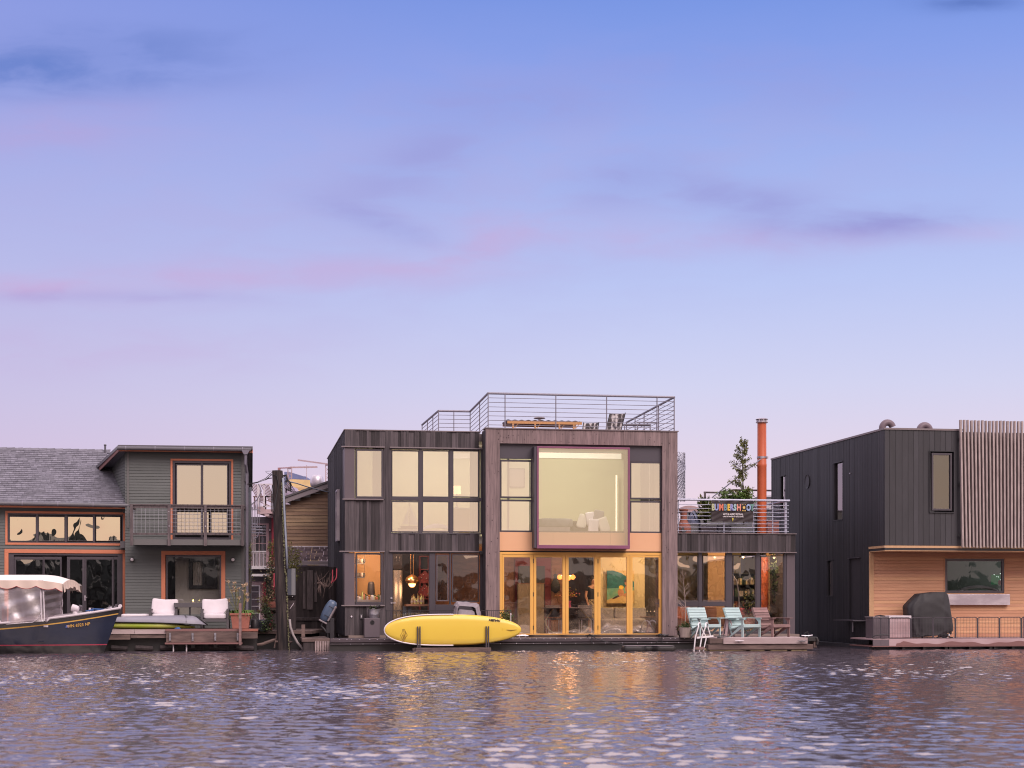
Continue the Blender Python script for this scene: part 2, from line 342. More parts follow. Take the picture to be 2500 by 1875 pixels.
m_blackclads = mat('black_cladding_side', c4(.036,.035,.041), .6, c4(.026,.025,.031), (6,6,1), var=.3)
m_slat = mat('weathered_slat', c4(.49,.40,.385), .75, c4(.33,.265,.255), (20,20,2.5), var=.1, bump=.3)
m_capmetal = mat('parapet_cap', c4(.22,.18,.19), .45)
m_flue = mat('flue_orange', c4(.60,.135,.055), .42, c4(.52,.11,.05), (2,2,1))
m_duct = mat('plum_duct', c4(.17,.125,.15), .45)
m_banner = mat('banner_vinyl', c4(.040,.031,.034), .6, c4(.05,.038,.042), (5,5,5), spec=.3)
m_sup = mat('board_yellow', c4(.84,.60,.075), .35, c4(.81,.56,.07), (.6,.6,.6), coat=.3)
m_suprail = mat('board_white', c4(.80,.74,.76), .4)
m_ink = mat('dark_ink', c4(.03,.025,.03), .5); m_inkb = mat('bronze_ink', c4(.32,.19,.04), .5)
m_teal = mat('mint_paint', c4(.45,.59,.59), .5, c4(.40,.54,.55), (3,3,3), var=.05)
m_oldchair = mat('weathered_chair_wood', c4(.30,.19,.185), .75, c4(.20,.125,.12), (3,14,14), var=.15)
m_cover = mat('grey_tarp', c4(.23,.20,.225), .75, c4(.19,.165,.185), (5,5,5), bump=.6)
m_grill = mat('black_grill_cover', c4(.034,.033,.037), .6, c4(.026,.025,.028), (4,4,4), bump=.4)
m_hullnavy = mat('navy_hull', c4(.022,.029,.058), .3, c4(.016,.021,.042), (.7,.7,2), spec=.25)
m_hullblk = mat('hull_black', c4(.015,.015,.018), .35); m_hullred = mat('hull_red', c4(.45,.05,.09), .4); m_hullyel = mat('hull_gold', c4(.72,.42,.10), .4)
m_boatdeck = mat('boat_gelcoat', c4(.55,.49,.53), .35)
m_canvas = mat('cream_canvas', c4(.72,.58,.50), .85, c4(.66,.52,.44), (2,2,2), bump=.3); m_canvastop = mat('canvas_top', c4(.76,.70,.66), .85)
m_redpipe = mat('red_piping', c4(.30,.04,.05), .6)
m_bluerope = mat('blue_rope', c4(.05,.12,.32), .8)
m_lime = mat('lime_hull', c4(.38,.52,.045), .35, c4(.55,.55,.15), (.9,3,3), coat=.3)
m_greyhull = mat('grey_hull', c4(.30,.29,.345), .45, c4(.26,.25,.30), (2,2,2))
m_motor = mat('blue_cowling', c4(.085,.125,.20), .35, c4(.065,.10,.165), (2,2,2), coat=.3)
m_red = mat('red_plastic', c4(.42,.06,.09), .5)
m_beige = mat('ribbed_pot', c4(.40,.32,.29), .7)
m_pinkdock = mat('pale_pink_board', c4(.56,.42,.44), .7, c4(.46,.31,.32), (1,1,3), grime=.12)
m_rust = mat('rust_stain', c4(.24,.125,.12), .85)
m_yfoam = mat('yellowed_foam', c4(.42,.33,.18), .9, c4(.22,.16,.10), (3,9,9), nlo=.4, bump=.8)
m_gy_up = glass('sky_glass', .66, gcol=(.90,.90,.88,1), wav=.22, scale=.7)
m_gy_big = glass('picture_glass', .42, gcol=(.93,.93,.80,1), wav=.12, scale=.5)
m_gy_lo = glass('door_glass', .38, gcol=(1,.95,.9,1), wav=.5, scale=1.3)
m_gy_wing = glass('old_glass', .46, gcol=(1,.93,.88,1), wav=.75, scale=1.1)
m_gy_clear = glass('clear_glass', .12, wav=.2)
m_gy_clear2 = glass('window_glass', .20, wav=.5, scale=1.3)
m_gy_dark = glass('dim_glass', .42, gcol=(.9,.9,.9,1), tint=(.6,.6,.6,1), wav=.5, scale=1.3)
m_gy_left = glass('left_glass', .72, gcol=(1,.95,.82,1), wav=.8, scale=1.1)
m_vinyl = glass('clear_vinyl', .38, tint=(.8,.75,.78,1), gcol=(.9,.85,.88,1), wav=5, scale=2.4, rough=.38)
m_int_cream = mat('interior_cream', c4(.66,.52,.33), .8); m_int_white = mat('interior_white', c4(.72,.67,.60), .8)
m_int_green = mat('interior_pale_green', c4(.60,.57,.38), .8); m_int_orange = mat('interior_orange', c4(.60,.35,.19), .8); m_int_dark = mat('interior_plum', c4(.05,.040,.055), .8)
m_int_red = mat('interior_red', c4(.20,.04,.05), .7); m_int_wood = mat('interior_wood', c4(.32,.15,.09), .6, c4(.22,.10,.06), (3,3,12))
m_int_floor = mat('interior_floor', c4(.25,.19,.17), .5)
m_sofa = mat('grey_sofa', c4(.34,.30,.31), .9, c4(.28,.25,.26), (6,6,6), bump=.5)
m_copper = mat('copper', c4(.80,.42,.18), .25, metal=.9)
m_bottle = mat('bottle_glass', c4(.45,.38,.16), .15, spec=.8, var=.5, hue=.2)
m_skin = mat('skin', c4(.46,.24,.16), .6); m_hair = mat('dark_hair', c4(.03,.02,.02), .6); m_cloth_dark = mat('dark_cloth', c4(.03,.028,.034), .8)
m_cloth_print = mat('printed_cloth', c4(.42,.33,.20), .8, c4(.10,.07,.05), (22,22,22), nlo=.48, nhi=.52)
# ------------------------------------------------------------------ water, ground, far shore
def water():
    rng = np.random.default_rng(7)
    xs = np.concatenate([[-900,-400,-150,-70,-40,-28,-22,-19], np.arange(-17.5, 18.5, .043), [20,23,29,42,75,160,420,900]])
    ys = np.concatenate([[-900,-400,-150,-60,-20,-5,3,7,9], np.arange(10.5, 47.5, .043), [48.5,50,53,58,66,75]])
    X, Y = np.meshgrid(xs, ys, indexing='ij')
    Z = np.zeros_like(X); PXd = np.zeros_like(X); PYd = np.zeros_like(X)
    lam = np.exp(rng.uniform(math.log(.10), math.log(.55), 96)); th = rng.normal(math.pi*1.5, .9, 96)
    amp = lam**.7*.0115; k = 2*math.pi/lam
    sl = math.sqrt(np.sum((amp*k)**2)/2); amp *= .175/sl
    gust = .72+.28*np.sin(X*.33+1.3+np.sin(Y*.21)*1.6)*np.sin(Y*.16+X*.05) + .15*np.sin(X*.9-Y*.35)
    for a, kk, t in zip(amp, k, th):
        ph = kk*(X*math.cos(t)+Y*math.sin(t))+rng.uniform(0, 6.283)
        c = np.cos(ph); Z += a*c
        s = np.sin(ph)*a*.75; PXd -= s*math.cos(t); PYd -= s*math.sin(t)
    w = np.clip((X+20)/3, 0, 1)*np.clip((21-X)/3, 0, 1)*np.clip((Y-8)/3, 0, 1)*np.clip((50-Y)/4, 0, 1)*gust
    Z *= w; P = np.stack([X+PXd*w, Y+PYd*w, Z], -1).reshape(-1, 3)
    nx, ny = len(xs), len(ys)
    i, j = np.meshgrid(np.arange(nx-1), np.arange(ny-1), indexing='ij'); a = (i*ny+j).ravel()
    F = np.stack([a, a+ny, a+ny+1, a+1], -1)
    me = bpy.data.meshes.new('water'); me.vertices.add(len(P)); me.vertices.foreach_set('co', P.ravel())
    me.loops.add(F.size); me.loops.foreach_set('vertex_index', F.ravel()); me.polygons.add(len(F))
    me.polygons.foreach_set('loop_start', np.arange(0, F.size, 4)); me.polygons.foreach_set('loop_total', np.full(len(F), 4))
    me.polygons.foreach_set('use_smooth', np.ones(len(F), bool)); me.update(); me.validate()
    m = bpy.data.materials.new('lake_water'); m.use_nodes = True; t = m.node_tree; b = t.nodes['Principled BSDF']
    b.inputs['Base Color'].default_value = (.045, .037, .047, 1); b.inputs['Roughness'].default_value = .03; b.inputs['IOR'].default_value = 1.6; b.inputs['Specular IOR Level'].default_value = .5
    tcn = N('ShaderNodeTexCoord', t); hs = None
    for sc, am in ((8.0, .6), (21.0, .25)):
        n = N('ShaderNodeTexNoise', t); n.inputs['Scale'].default_value = sc; n.inputs['Detail'].default_value = 3
        mp = N('ShaderNodeMapping', t); mp.inputs['Scale'].default_value = (.6, 1.25, 1); L(tcn.outputs['Object'], mp.inputs[0], t); L(mp.outputs[0], n.inputs[0], t)
        v = mth('MULTIPLY', n.outputs[0], am, tree=t); hs = v if hs is None else mth('ADD', hs, v, tree=t)
    bp = N('ShaderNodeBump', t); bp.inputs['Strength'].default_value = .28; bp.inputs['Distance'].default_value = .022; L(hs, bp.inputs['Height'], t); 
    t.nodes.remove(b); df = N('ShaderNodeBsdfDiffuse', t); df.inputs[0].default_value = (.085, .073, .09, 1)
    gl = N('ShaderNodeBsdfGlossy', t); gl.inputs['Color'].default_value = (1.0, .91, .86, 1); gl.inputs['Roughness'].default_value = .0; L(bp.outputs[0], gl.inputs['Normal'], t)
    fr = N('ShaderNodeFresnel', t); fr.inputs['IOR'].default_value = 4.6; L(bp.outputs[0], fr.inputs['Normal'], t)
    mx = N('ShaderNodeMixShader', t); L(fr.outputs[0], mx.inputs[0], t); L(df.outputs[0], mx.inputs[1], t); L(gl.outputs[0], mx.inputs[2], t); L(mx.outputs[0], [n for n in t.nodes if n.type == 'OUTPUT_MATERIAL'][0].inputs[0], t)
    me.materials.append(m); o = bpy.data.objects.new('water', me); COL.objects.link(o); tag(o, 'dark rippling lake water reflecting the sky', kind='structure')
water()

m_ground = mat('shore_ground', c4(.07,.06,.055), .95, c4(.04,.045,.03), (.5,.5,.5), bump=.5)
mb = MB(); mb.grid(lambda u, v: (-900+1800*u, 61+840*v**2, .9+.12*math.sin(u*90)*math.sin(v*40)), 60, 30)
mb.box(-900, 900, 60.6, 61.2, -1.5, .9)
mb.build('ground', m_ground, smooth=False); tag(bpy.data.objects['ground'], 'dark shore ground behind the floating homes', kind='structure')
mb = MB()
mb.grid(lambda u, v: (-900+1800*u, -420-400*v, -.5+(5+2.5*math.sin(u*17)+2*math.sin(u*41))*min(1, v*6)+30*v), 80, 12)
mb.build('far_hills', m_ground, kind='structure', label='low far shore across the lake behind the camera')
rs = random.Random(3); mb = MB()
for i in range(900):
    x = rs.uniform(-420, 420); h = rs.uniform(9, 15)+2.5*math.sin(x*.03)+1.5*math.sin(x*.11); y = -425-rs.uniform(0, 40)
    if rs.random() < .5: mb.lathe([(h*.17, 0), (h*.2, h*.2), (h*.1, h*.62), (.1, h)], 6, (x, y, 1), r=rs.random())
    else: mb.ball((x, y, h*.5), h*.34, h*.34, h*.48, 7, 5, r=rs.random())
for x, y, h in ((13,-118,9.5),(15.5,-121,12),(17,-118,10.5),(20.5,-119,8.5),(22,-122,9.5),(25,-119,12.5),(27,-121,11),(29.5,-118,9),(32,-120,11.5),(10,-120,8.5),(35,-122,9)):
    mb.lathe([(h*.10, 0), (h*.2, h*.15), (h*.16, h*.3), (h*.17, h*.34), (h*.11, h*.55), (h*.12, h*.6), (h*.05, h*.82), (.05, h)], 9, (x, y, .3), r=rs.random())
mb.build('far_treeline', mat('far_trees', c4(.018,.022,.018), .9, var=.3), kind='stuff', label='dark line of trees on the far shore')

# ------------------------------------------------------------------ cladding, windows
def subtract(z0, z1, hs):
    out = [(z0, z1)]
    for a, b in hs:
        nxt = []
        for p, q in out:
            if b <= p or a >= q: nxt.append((p, q)); continue
            if a > p: nxt.append((p, a))
            if b < q: nxt.append((b, q))
        out = nxt
    return [(p, q) for p, q in out if q-p > .004]
def boards(mb, x0, x1, z0, z1, y, holes=(), w=(.06,.17), relief=.02, thick=.05, gap=0.0, vertical=True, seed=1, plane='y', backing=0.0, top=None, out=-1):
    """board cladding over a rectangle with openings; out = the side the weather face looks to"""
    rs = random.Random(seed)
    if not vertical: x0, x1, z0, z1 = z0, z1, x0, x1; holes = [(h[2], h[3], h[0], h[1]) for h in holes]
    p = x0; ed = []
    while p < x1-.001:
        q = p+rs.uniform(*w)
        if x1-q < w[0]*.6: q = x1
        ed.append((p, min(q, x1), rs.random(), rs.random()*relief)); p = q
    cuts = sorted({h[i] for h in holes for i in (0, 1)})
    for p, q, r, rel in ed:
        pts = [p]+[c for c in cuts if p < c < q]+[q]
        for i, (a, b) in enumerate(zip(pts, pts[1:])):
            if b-a < .001: continue
            m = (a+b)/2; hs = [(h[2], h[3]) for h in holes if h[0] <= m <= h[1]]
            ga = gap/2 if i == 0 else 0; gb = gap/2 if i == len(pts)-2 else 0
            zt = z1 if top is None else top(m)
            for s, e in subtract(z0, zt, hs):
                yf, yb = y+out*rel, y-out*thick
                if plane == 'y':
                    if vertical: mb.box(a+ga, b-gb, yf, yb, s, e, r)
                    else: mb.box(s, e, yf, yb, a+ga, b-gb, r)
                else:
                    if vertical: mb.box(yf, yb, a+ga, b-gb, s, e, r)
                    else: mb.box(yf, yb, s, e, a+ga, b-gb, r)
    if backing:
        q = y-out*(thick+.002)
        bb = (x0, x1, z0, z1) if vertical else (x0, x1, z0, z1)
        cuts2 = [x0]+[c for c in cuts if x0 < c < x1]+[x1]
        for a, b in zip(cuts2, cuts2[1:]):
            m = (a+b)/2
            for s, e in subtract(z0, z1 if top is None else min(top(a), top(b)), [(h[2], h[3]) for h in holes if h[0] <= m <= h[1]]):
                bx = (a, b, q, q-out*backing, s, e) if vertical else (s, e, q, q-out*backing, a, b)
                if plane == 'y': mb.box(*bx, r=.5)
                else: mb.box(bx[2], bx[3], bx[0], bx[1], bx[4], bx[5], r=.5)
def clap(mb, x0, x1, z0, z1, y, holes=(), pitch=.11, seed=1, th=.014, M=None):
    """lapped horizontal siding on the plane y, weather side to -y"""
    rs = random.Random(seed); n = max(1, round((z1-z0)/pitch)); p = (z1-z0)/n
    cz = sorted({h[i] for h in holes for i in (2, 3)})
    for i in range(n):
        a, b = z0+i*p, z0+(i+1)*p; r = rs.random()
        zs = [a]+[c for c in cz if a < c < b]+[b]
        for s, e in zip(zs, zs[1:]):
            m = (s+e)/2; f = lambda z: y-th*(1-(z-a)/p)-.003
            for xa, xb in subtract(x0, x1, [(h[0], h[1]) for h in holes if h[2] <= m <= h[3]]):
                mb.add([(xa,f(s),s),(xb,f(s),s),(xb,f(e),e),(xa,f(e),e),(xa,y+.03,s),(xb,y+.03,s),(xb,y+.03,e),(xa,y+.03,e)],
                       [(0,1,2,3),(7,6,5,4),(1,0,4,5),(2,1,5,6),(3,2,6,7),(0,3,7,4)], r)
def frame_mb(mb, x0, x1, z0, z1, y0, y1, fw, fh=None, r=None):
    fh = fh or fw; r = .5 if r is None else r
    mb.box(x0, x1, y0, y1, z0, z0+fh, r); mb.box(x0, x1, y0, y1, z1-fh, z1, r)
    mb.box(x0, x0+fw, y0, y1, z0+fh, z1-fh, r); mb.box(x1-fw, x1, y0, y1, z0+fh, z1-fh, r)
def window(parent, rc, y, mf, mg, fw=.045, dep=.07, name='window', label=None, gy=.03, sash=0.0, fh=None):
    """rc = glass opening; frame goes outside it"""
    x0, x1, z0, z1 = rc; fh = fh or fw
    mb = MB(); frame_mb(mb, x0-fw, x1+fw, z0-fh, z1+fh, y, y+dep, fw, fh)
    o = mb.build(name, mf, parent, bevel=.004)
    if label: o['label'] = label
    g = MB(); g.add([(x0-.004,y+gy,z0-.004),(x1+.004,y+gy,z0-.004),(x1+.004,y+gy,z1+.004),(x0-.004,y+gy,z1+.004)], [(0,1,2,3)])
    g.build('pane', mg, o, fix=False)
    return o
# ------------------------------------------------------------------ main floating house (dark boards, pink timber portal)
MF = Frame(1250, 46.8, 9.4)
DK = .385                      # deck level of the middle house
def build_main():
    f = MF; H = thing('floating_house', 'two storey dark board house with a big purple framed window and yellow folding doors', 'house', f.w(0,0,0), f.yaw)
    x_l, x_c0, x_c1, x_d0, x_d1 = f.x(842, .7), f.x(1186), f.x(1220), f.x(1617), f.x(1654)
    zt = f.z(1400, 1050); zmid = f.z(1400, 1322); D = 9.6
    up = f.z(1000, 1053, .7)
    rl = .7                    # recess of the dark wing
    # --- openings of the left part
    wA = f.rect(872, 1101, 931, 1212, rl); wA2 = f.rect(872, 1354, 930, 1470, rl)
    gA = (f.x(846, rl), f.x(936, rl), f.z(890, 1219, rl), f.z(890, 1094, rl)); gA2 = (f.x(846, rl), f.x(936, rl), f.z(890, 1478, rl), f.z(890, 1348, rl))
    gB = (f.x(952, rl), f.x(1177, rl), f.z(1060, 1304, rl), f.z(1060, 1095, rl)); gB2 = (f.x(952, rl), f.x(1177, rl), DK, f.z(1060, 1347, rl))
    mb = MB(); boards(mb, x_l, x_c0-.10, DK, up, rl, [gA, gA2, gB, gB2], w=(.035,.16), relief=.05, thick=.07, seed=5, backing=.05)
    mb.build('dark_front_wall', m_board, H)
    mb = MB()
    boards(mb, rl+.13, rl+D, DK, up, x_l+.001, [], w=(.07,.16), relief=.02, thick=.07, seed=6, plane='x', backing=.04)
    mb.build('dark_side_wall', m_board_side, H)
    mb = MB(); mb.box(x_l-.03, x_c0-.05, rl-.045, rl+D, up+.003, up+.03); mb.build('parapet_cap', m_capmetal, H)
    # return wall between the dark part and the portal
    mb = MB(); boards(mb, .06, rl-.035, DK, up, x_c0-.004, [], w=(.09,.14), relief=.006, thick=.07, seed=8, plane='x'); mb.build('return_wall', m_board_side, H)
    # window caps and panels
    def cap(xa, xb, ya, d, nm='window_cap'):
        mb = MB(); xm = (xa+xb)/2; z = f.z(xm, ya, d); mb.box(f.x(xa, d), f.x(xb, d), d-.10, d+.03, z-.012, z+.022); mb.build(nm, m_capmetal, H, bevel=.004)
    cap(833, 939, 1092, rl); cap(951, 1177, 1095, rl); cap(828, 939, 1347, rl); cap(950, 1178, 1347, rl); cap(836, 936, 1220, rl); cap(833, 939, 1479, rl)
    for g, w in ((gA, wA), (gA2, wA2)):
        mb = MB(); mb.box(g[0]-.06, w[0]-.075, rl-.05, rl+.03, g[2], g[3]-.012); mb.box(g[0]-.06, g[0]-.03, rl+.031, rl+.8, g[2], g[3]-.012, mi=0)
        mb.build('corner_panel', m_panelgrey, H)
        mb = MB(); mb.box(g[0]-.06, w[1]+.095, rl-.046, rl+.02, g[2]+.012, w[2]-.052); mb.build('window_sill', m_frame, H)
    window(H, wA, rl-.05, m_frame, m_gy_up, .05, .1); window(H, wA2, rl-.05, m_frame, m_gy_clear, .05, .1, label='corner window into the lit kitchen')
    # slit window on the side wall
    for ya, yb, da, db in ((2.9, 3.75, 3.2, 4.75),):
        mb = MB(); M = Matrix.Rotation(R_(-90), 4, 'Z'); mb.M = Matrix.Translation((x_l-.04, ya, 0)) @ Matrix.Rotation(R_(90), 4, 'Z')
        frame_mb(mb, 0, yb-ya, da, db, -.02, .06, .05); o = mb.build('side_window', m_steel, H)
        g = MB(); g.add([(x_l-.02,ya,da),(x_l-.02,yb,da),(x_l-.02,yb,db),(x_l-.02,ya,db)], [(0,1,2,3)]); g.build('pane', m_gy_dark, o, fix=False)
    # upper triple window
    mb = MB(); x0, x1, z0, z1 = gB; d = rl-.03
    frame_mb(mb, x0, x1, z0, z1, d, d+.09, .035)
    zc = f.z(1060, 1219, rl); mb.box(x0+.035, x1-.035, d+.004, d+.09, zc-.05, zc+.05, r=.5)
    for px in (1026.5, 1101):
        xx = f.x(px, rl); mb.box(xx-.05, xx+.05, d+.002, d+.09, z0+.035, z1-.035, r=.5)
    mb.build('window_surround', m_frame, H, bevel=.004)
    for (a, b) in ((958,1021), (1033,1094.5), (1107,1167)):
        window(H, f.rect(a, 1102, b, 1212, rl), rl-.015, m_frame, m_gy_up, .03, .06)
        window(H, f.rect(a, 1226, b, 1297, rl), rl-.015, m_frame, m_gy_up, .03, .06)
    # lower: door opening, narrow sash, fixed pane
    mb = MB(); x0, x1, z0, z1 = gB2; zt2 = z1-.03
    mb.box(x0, x1, d, d+.1, z1-.05, z1)
    mb.box(x0, f.x(957.5, rl), d, d+.1, z0, z1-.05); mb.box(f.x(1048, rl), f.x(1063, rl), d, d+.1, z0, z1-.05)
    zs = f.z(1120, 1476, rl); mb.box(f.x(1063, rl), x1, d+.002, d+.1, z0, zs-.0, r=.4)
    mb.box(f.x(1097, rl), f.x(1101, rl), d+.003, d+.1, zs, z1-.05); mb.box(f.x(1172, rl), x1, d, d+.1, zs, z1-.05)
    mb.build('door_surround', m_frame, H, bevel=.004)
    window(H, f.rect(1068, 1357, 1092, 1465, rl), d+.012, m_panelgrey, m_gy_dark, .035, .07)
    window(H, f.rect(1106, 1356, 1167, 1467, rl), d+.016, m_frame, m_gy_dark, .035, .07)
    o = window(H, (f.x(959.5, rl), f.x(1047, rl), DK+.06, z1-.07), d+.03, m_frame, m_gy_clear, .02, .05, name='glass_door')
    h = MB(); zz = f.z(955, 1472, rl); h.box(f.x(957, rl)-.03, f.x(957, rl)+.10, d-.03, d-.012, zz-.01, zz+.01); h.tube([(f.x(957,rl)-.02, d-.03, zz+.14), (f.x(957,rl)-.02, d+.01, zz+.14)], .03); h.tube([(f.x(957,rl)-.02, d-.03, zz), (f.x(957,rl)-.02, d+.01, zz)], .025)
    h.build('handle', m_steel, o)
    # small security camera under the beam
    mb = MB(); xx, zz = f.loc(1176, 1350, rl-.2); mb.box(xx-.05, xx+.05, rl-.25, rl-.03, zz-.06, zz+.06); mb.build('wall_camera', m_blackm, H, bevel=.02)
    # --- portal: posts and lintel
    zl = f.z(1400, 1085); holes = []
    for nm, a, b, sd in (('portal_post', x_c0, x_c1, 11), ('portal_post', x_d0, x_d1, 12)):
        mb = MB(); boards(mb, a, b, DK-.02, zt, 0, [], w=(.085,.13), relief=.012, thick=.09, seed=sd)
        mb.box(a+.012, b-.012, .092, .85, DK-.02, zt-.004, r=.5)
        rs = random.Random(sd)
        for k in range(26):
            kx = rs.uniform(a+.03, b-.03); kz = rs.uniform(DK+.1, zt-.1); s = rs.uniform(.006, .014)
            mb.ball((kx, -.009, kz), s, .006, s*rs.uniform(1, 2.2), 7, 4, r=.5, mi=1)
        mb.build(nm, [m_portal, m_knot], H)
    mb = MB(); boards(mb, x_c1+.001, x_d0-.001, zl, zt-.002, .002, [], w=(.085,.15), relief=.012, thick=.12, seed=14)
    rs = random.Random(9)
    for k in range(30):
        s = rs.uniform(.005, .012); mb.ball((rs.uniform(x_c1, x_d0), -.008, rs.uniform(zl+.03, zt-.03)), s, .006, s*1.6, 7, 4, r=.5, mi=1)
    mb.build('portal_lintel', [m_portal, m_knot], H)
    mb = MB(); mb.box(x_c0-.03, x_d1+.03, -.035, .5, zt+.002, zt+.03); mb.build('portal_cap', m_capmetal, H)
    mb = MB(); mb.box(x_c1, x_d0, .125, .20, zl-.06, zt-.02); mb.build('lintel_back', m_paneldark, H)
    # --- upper floor inside the portal
    dy = .12
    zw = f.z(1400, 1297, dy)
    for a, b in ((1220, 1306), (1539, 1618)):
        xa, xb = f.x(a, dy)-.02, f.x(b, dy)+.02; zt3, zb3 = f.z((a+b)/2, 1086, dy)+.05, f.z((a+b)/2, 1120 if a < 1400 else 1127, dy)
        mb = MB(); mb.box(xa, xb, dy-.01, dy+.08, zb3, zt3); mb.build('spandrel_panel', m_paneldark, H)
        z0 = f.z((a+b)/2, 1300, dy); mb = MB(); xi, xj = ((1224.5, 1296.5) if a < 1400 else (1541.5, 1611))
        y1, y2, y3, y4 = (1127, 1212, 1224, 1295) if a < 1400 else (1131, 1215, 1227, 1297.5)
        zm1, zm2 = f.z(xi, y2, dy), f.z(xi, y3, dy)
        mb.box(xa, f.x(xi, dy)-.03, dy, dy+.08, z0, zb3); mb.box(f.x(xj, dy)+.03, xb, dy, dy+.08, z0, zb3)
        mb.build('window_surround', m_frame, H)
        window(H, f.rect(xi, y1, xj, y2, dy), dy-.006, m_frame, m_gy_up, .032, .07, fh=.05); window(H, f.rect(xi, y3, xj, y4, dy), dy-.006, m_frame, m_gy_up, .032, .07, fh=.05)
    # projecting picture window
    bx0, bz1 = f.loc(1311, 1089, -.32); bx1, bz0 = f.loc(1538, 1340, -.32)
    mb = MB(); th = .055
    mb.box(bx0, bx1, -.32, .25, bz1-th, bz1, r=.5); mb.box(bx0, bx1, -.32, .25, bz0, bz0+.10, r=.5); mb.box(bx0, bx0+th, -.32, .25, bz0+.10, bz1-th, r=.5); mb.box(bx1-th, bx1, -.32, .25, bz0+.10, bz1-th, r=.5)
    bw = mb.build('picture_window', m_purple, H, bevel=.006)
    mb = MB(); mb.box(bx0-.07, bx0-.002, -.29, .3, bz0+.02, bz1-.01); mb.build('side_cheek', m_paneldark, bw)
    g = MB(); g.add([(bx0+th-.004,-.29,bz0+.096),(bx1-th+.004,-.29,bz0+.096),(bx1-th+.004,-.29,bz1-th+.004),(bx0+th-.004,-.29,bz1-th+.004)], [(0,1,2,3)]); g.build('pane', m_gy_big, bw, fix=False)
    # peach panel
    zp0, zp1 = f.z(1400, 1347, dy), f.z(1400, 1300, dy)
    mb = MB(); xs = [x_c1, f.x(1352, dy), f.x(1490, dy), x_d0]
    for a, b in zip(xs, xs[1:]): mb.box(a+.002, b-.002, dy-.015, dy+.1, zp0+.02, zp1)
    mb.build('peach_panel', m_peach, H, bevel=.002)
    mb = MB(); mb.box(x_c1, x_d0, dy+.101, dy+.13, zp0-.03, zp1+.05); mb.build('panel_back', m_paneldark, H)
    # folding doors
    zy1, zy0 = f.z(1400, 1348.5, dy), DK+.02
    mb = MB(); hd = f.z(1400, 1354.5, dy); mb.box(x_c1, x_d0, dy-.03, dy+.1, hd, zy1); mb.box(x_c1, f.x(1226, dy), dy-.03, dy+.1, zy0, hd); mb.box(f.x(1611, dy), x_d0, dy-.03, dy+.1, zy0, hd)
    mb.box(f.x(1226, dy), f.x(1611, dy), dy-.028, dy+.1, zy0, zy0+.02)
    mb.build('door_frame', m_yframe, H, bevel=.004)
    ed = [1226, 1302, 1380.5, 1459.5, 1537.5, 1611]
    gl = [(1230.5,1294), (1309,1373), (1388,1451), (1466,1530), (1544,1608)]
    for k in range(5):
        xa, xb = f.x(ed[k], dy)+.004, f.x(ed[k+1], dy)-.004; ga, gb = f.x(gl[k][0], dy), f.x(gl[k][1], dy)
        za, zb = zy0+.024, hd-.006; gz0, gz1 = f.z(gl[k][0], 1547, dy), f.z(gl[k][0], 1360.5, dy)
        mb = MB(); mb.box(xa, xb, dy-.02, dy+.04, za, gz0, r=.5); mb.box(xa, xb, dy-.02, dy+.04, gz1, zb, r=.5); mb.box(xa, ga, dy-.02, dy+.04, gz0, gz1, r=.5); mb.box(gb, xb, dy-.02, dy+.04, gz0, gz1, r=.5)
        o = mb.build('folding_door', m_yframe, H, bevel=.005)
        g = MB(); g.add([(ga-.003,dy+.012,gz0-.003),(gb+.003,dy+.012,gz0-.003),(gb+.003,dy+.012,gz1+.003),(ga-.003,dy+.012,gz1+.003)], [(0,1,2,3)]); g.build('pane', m_gy_lo, o, fix=False)
        if k in (0, 2):
            for zz in (za+.18, (za+zb)/2, zb-.18):
                mb = MB(); mb.tube([(xb+.004, dy-.028, zz-.06), (xb+.004, dy-.028, zz+.06)], .011); mb.build('hinge', m_blackm, o)
        if k == 4:
            mb = MB(); zz = f.z(1608, 1473, dy); mb.box(xb-.045, xb-.02, dy-.04, dy-.021, zz-.12, zz+.12); mb.box(xb-.15, xb-.03, dy-.06, dy-.045, zz-.008, zz+.008); mb.build('handle', m_frame, o)
    # --- low wing to the right of the portal
    dw = .9; xw0, xw1 = x_d1-.3, f.x(1942, dw-.1); zc1, zc0 = f.z(1800, 1304, dw), f.z(1800, 1349, dw)
    mb = MB(); boards(mb, xw0, xw1, zc0+.02, zc1, dw-.1, [], w=(.06,.17), relief=.03, thick=.08, seed=21)
    boards(mb, dw-.02, dw+7.4, zc0+.02, zc1, xw1-.001, [], w=(.08,.16), relief=.02, thick=.07, seed=22, plane='x', out=1)
    mb.build('wing_parapet', m_board, H)
    mb = MB(); mb.box(xw0, xw1+.03, dw-.15, dw+.0, zc0-.008, zc0+.018); mb.box(xw0, xw1+.03, dw-.15, dw+.06, zc1+.002, zc1+.025); mb.build('parapet_trim', m_capmetal, H)
    mb = MB(); xg0, xg1 = f.x(1920, dw), f.x(1940, dw); mb.box(xg0, xg1, dw-.03, dw+.35, DK, zc0-.01); mb.box(xg1-.04, xg1, dw+.36, dw+7, DK, zc0-.01); mb.build('corner_panel', m_panelgrey, H)
    mb = MB(); ztop = zc0-.01
    def vbar(p0, p1, z0=DK, z1=ztop): mb.box(f.x(p0, dw), f.x(p1, dw), dw-.012, dw+.08, z0, z1, r=.5)
    vbar(1705, 1714); vbar(1772, 1788); vbar(1846, 1856); vbar(1914, 1920)
    zz0, zz1 = f.z(1740, 1480, dw), f.z(1740, 1468, dw)
    mb.box(xw0, f.x(1705, dw), dw-.01, dw+.08, zz0, zz1, r=.5); mb.box(f.x(1714, dw), f.x(1772, dw), dw-.01, dw+.08, zz0, zz1, r=.5)
    mb.box(xw0, f.x(1920, dw), dw-.014, dw+.08, DK, DK+.09, r=.5)
    mb.build('window_surround', m_frame, H, bevel=.004)
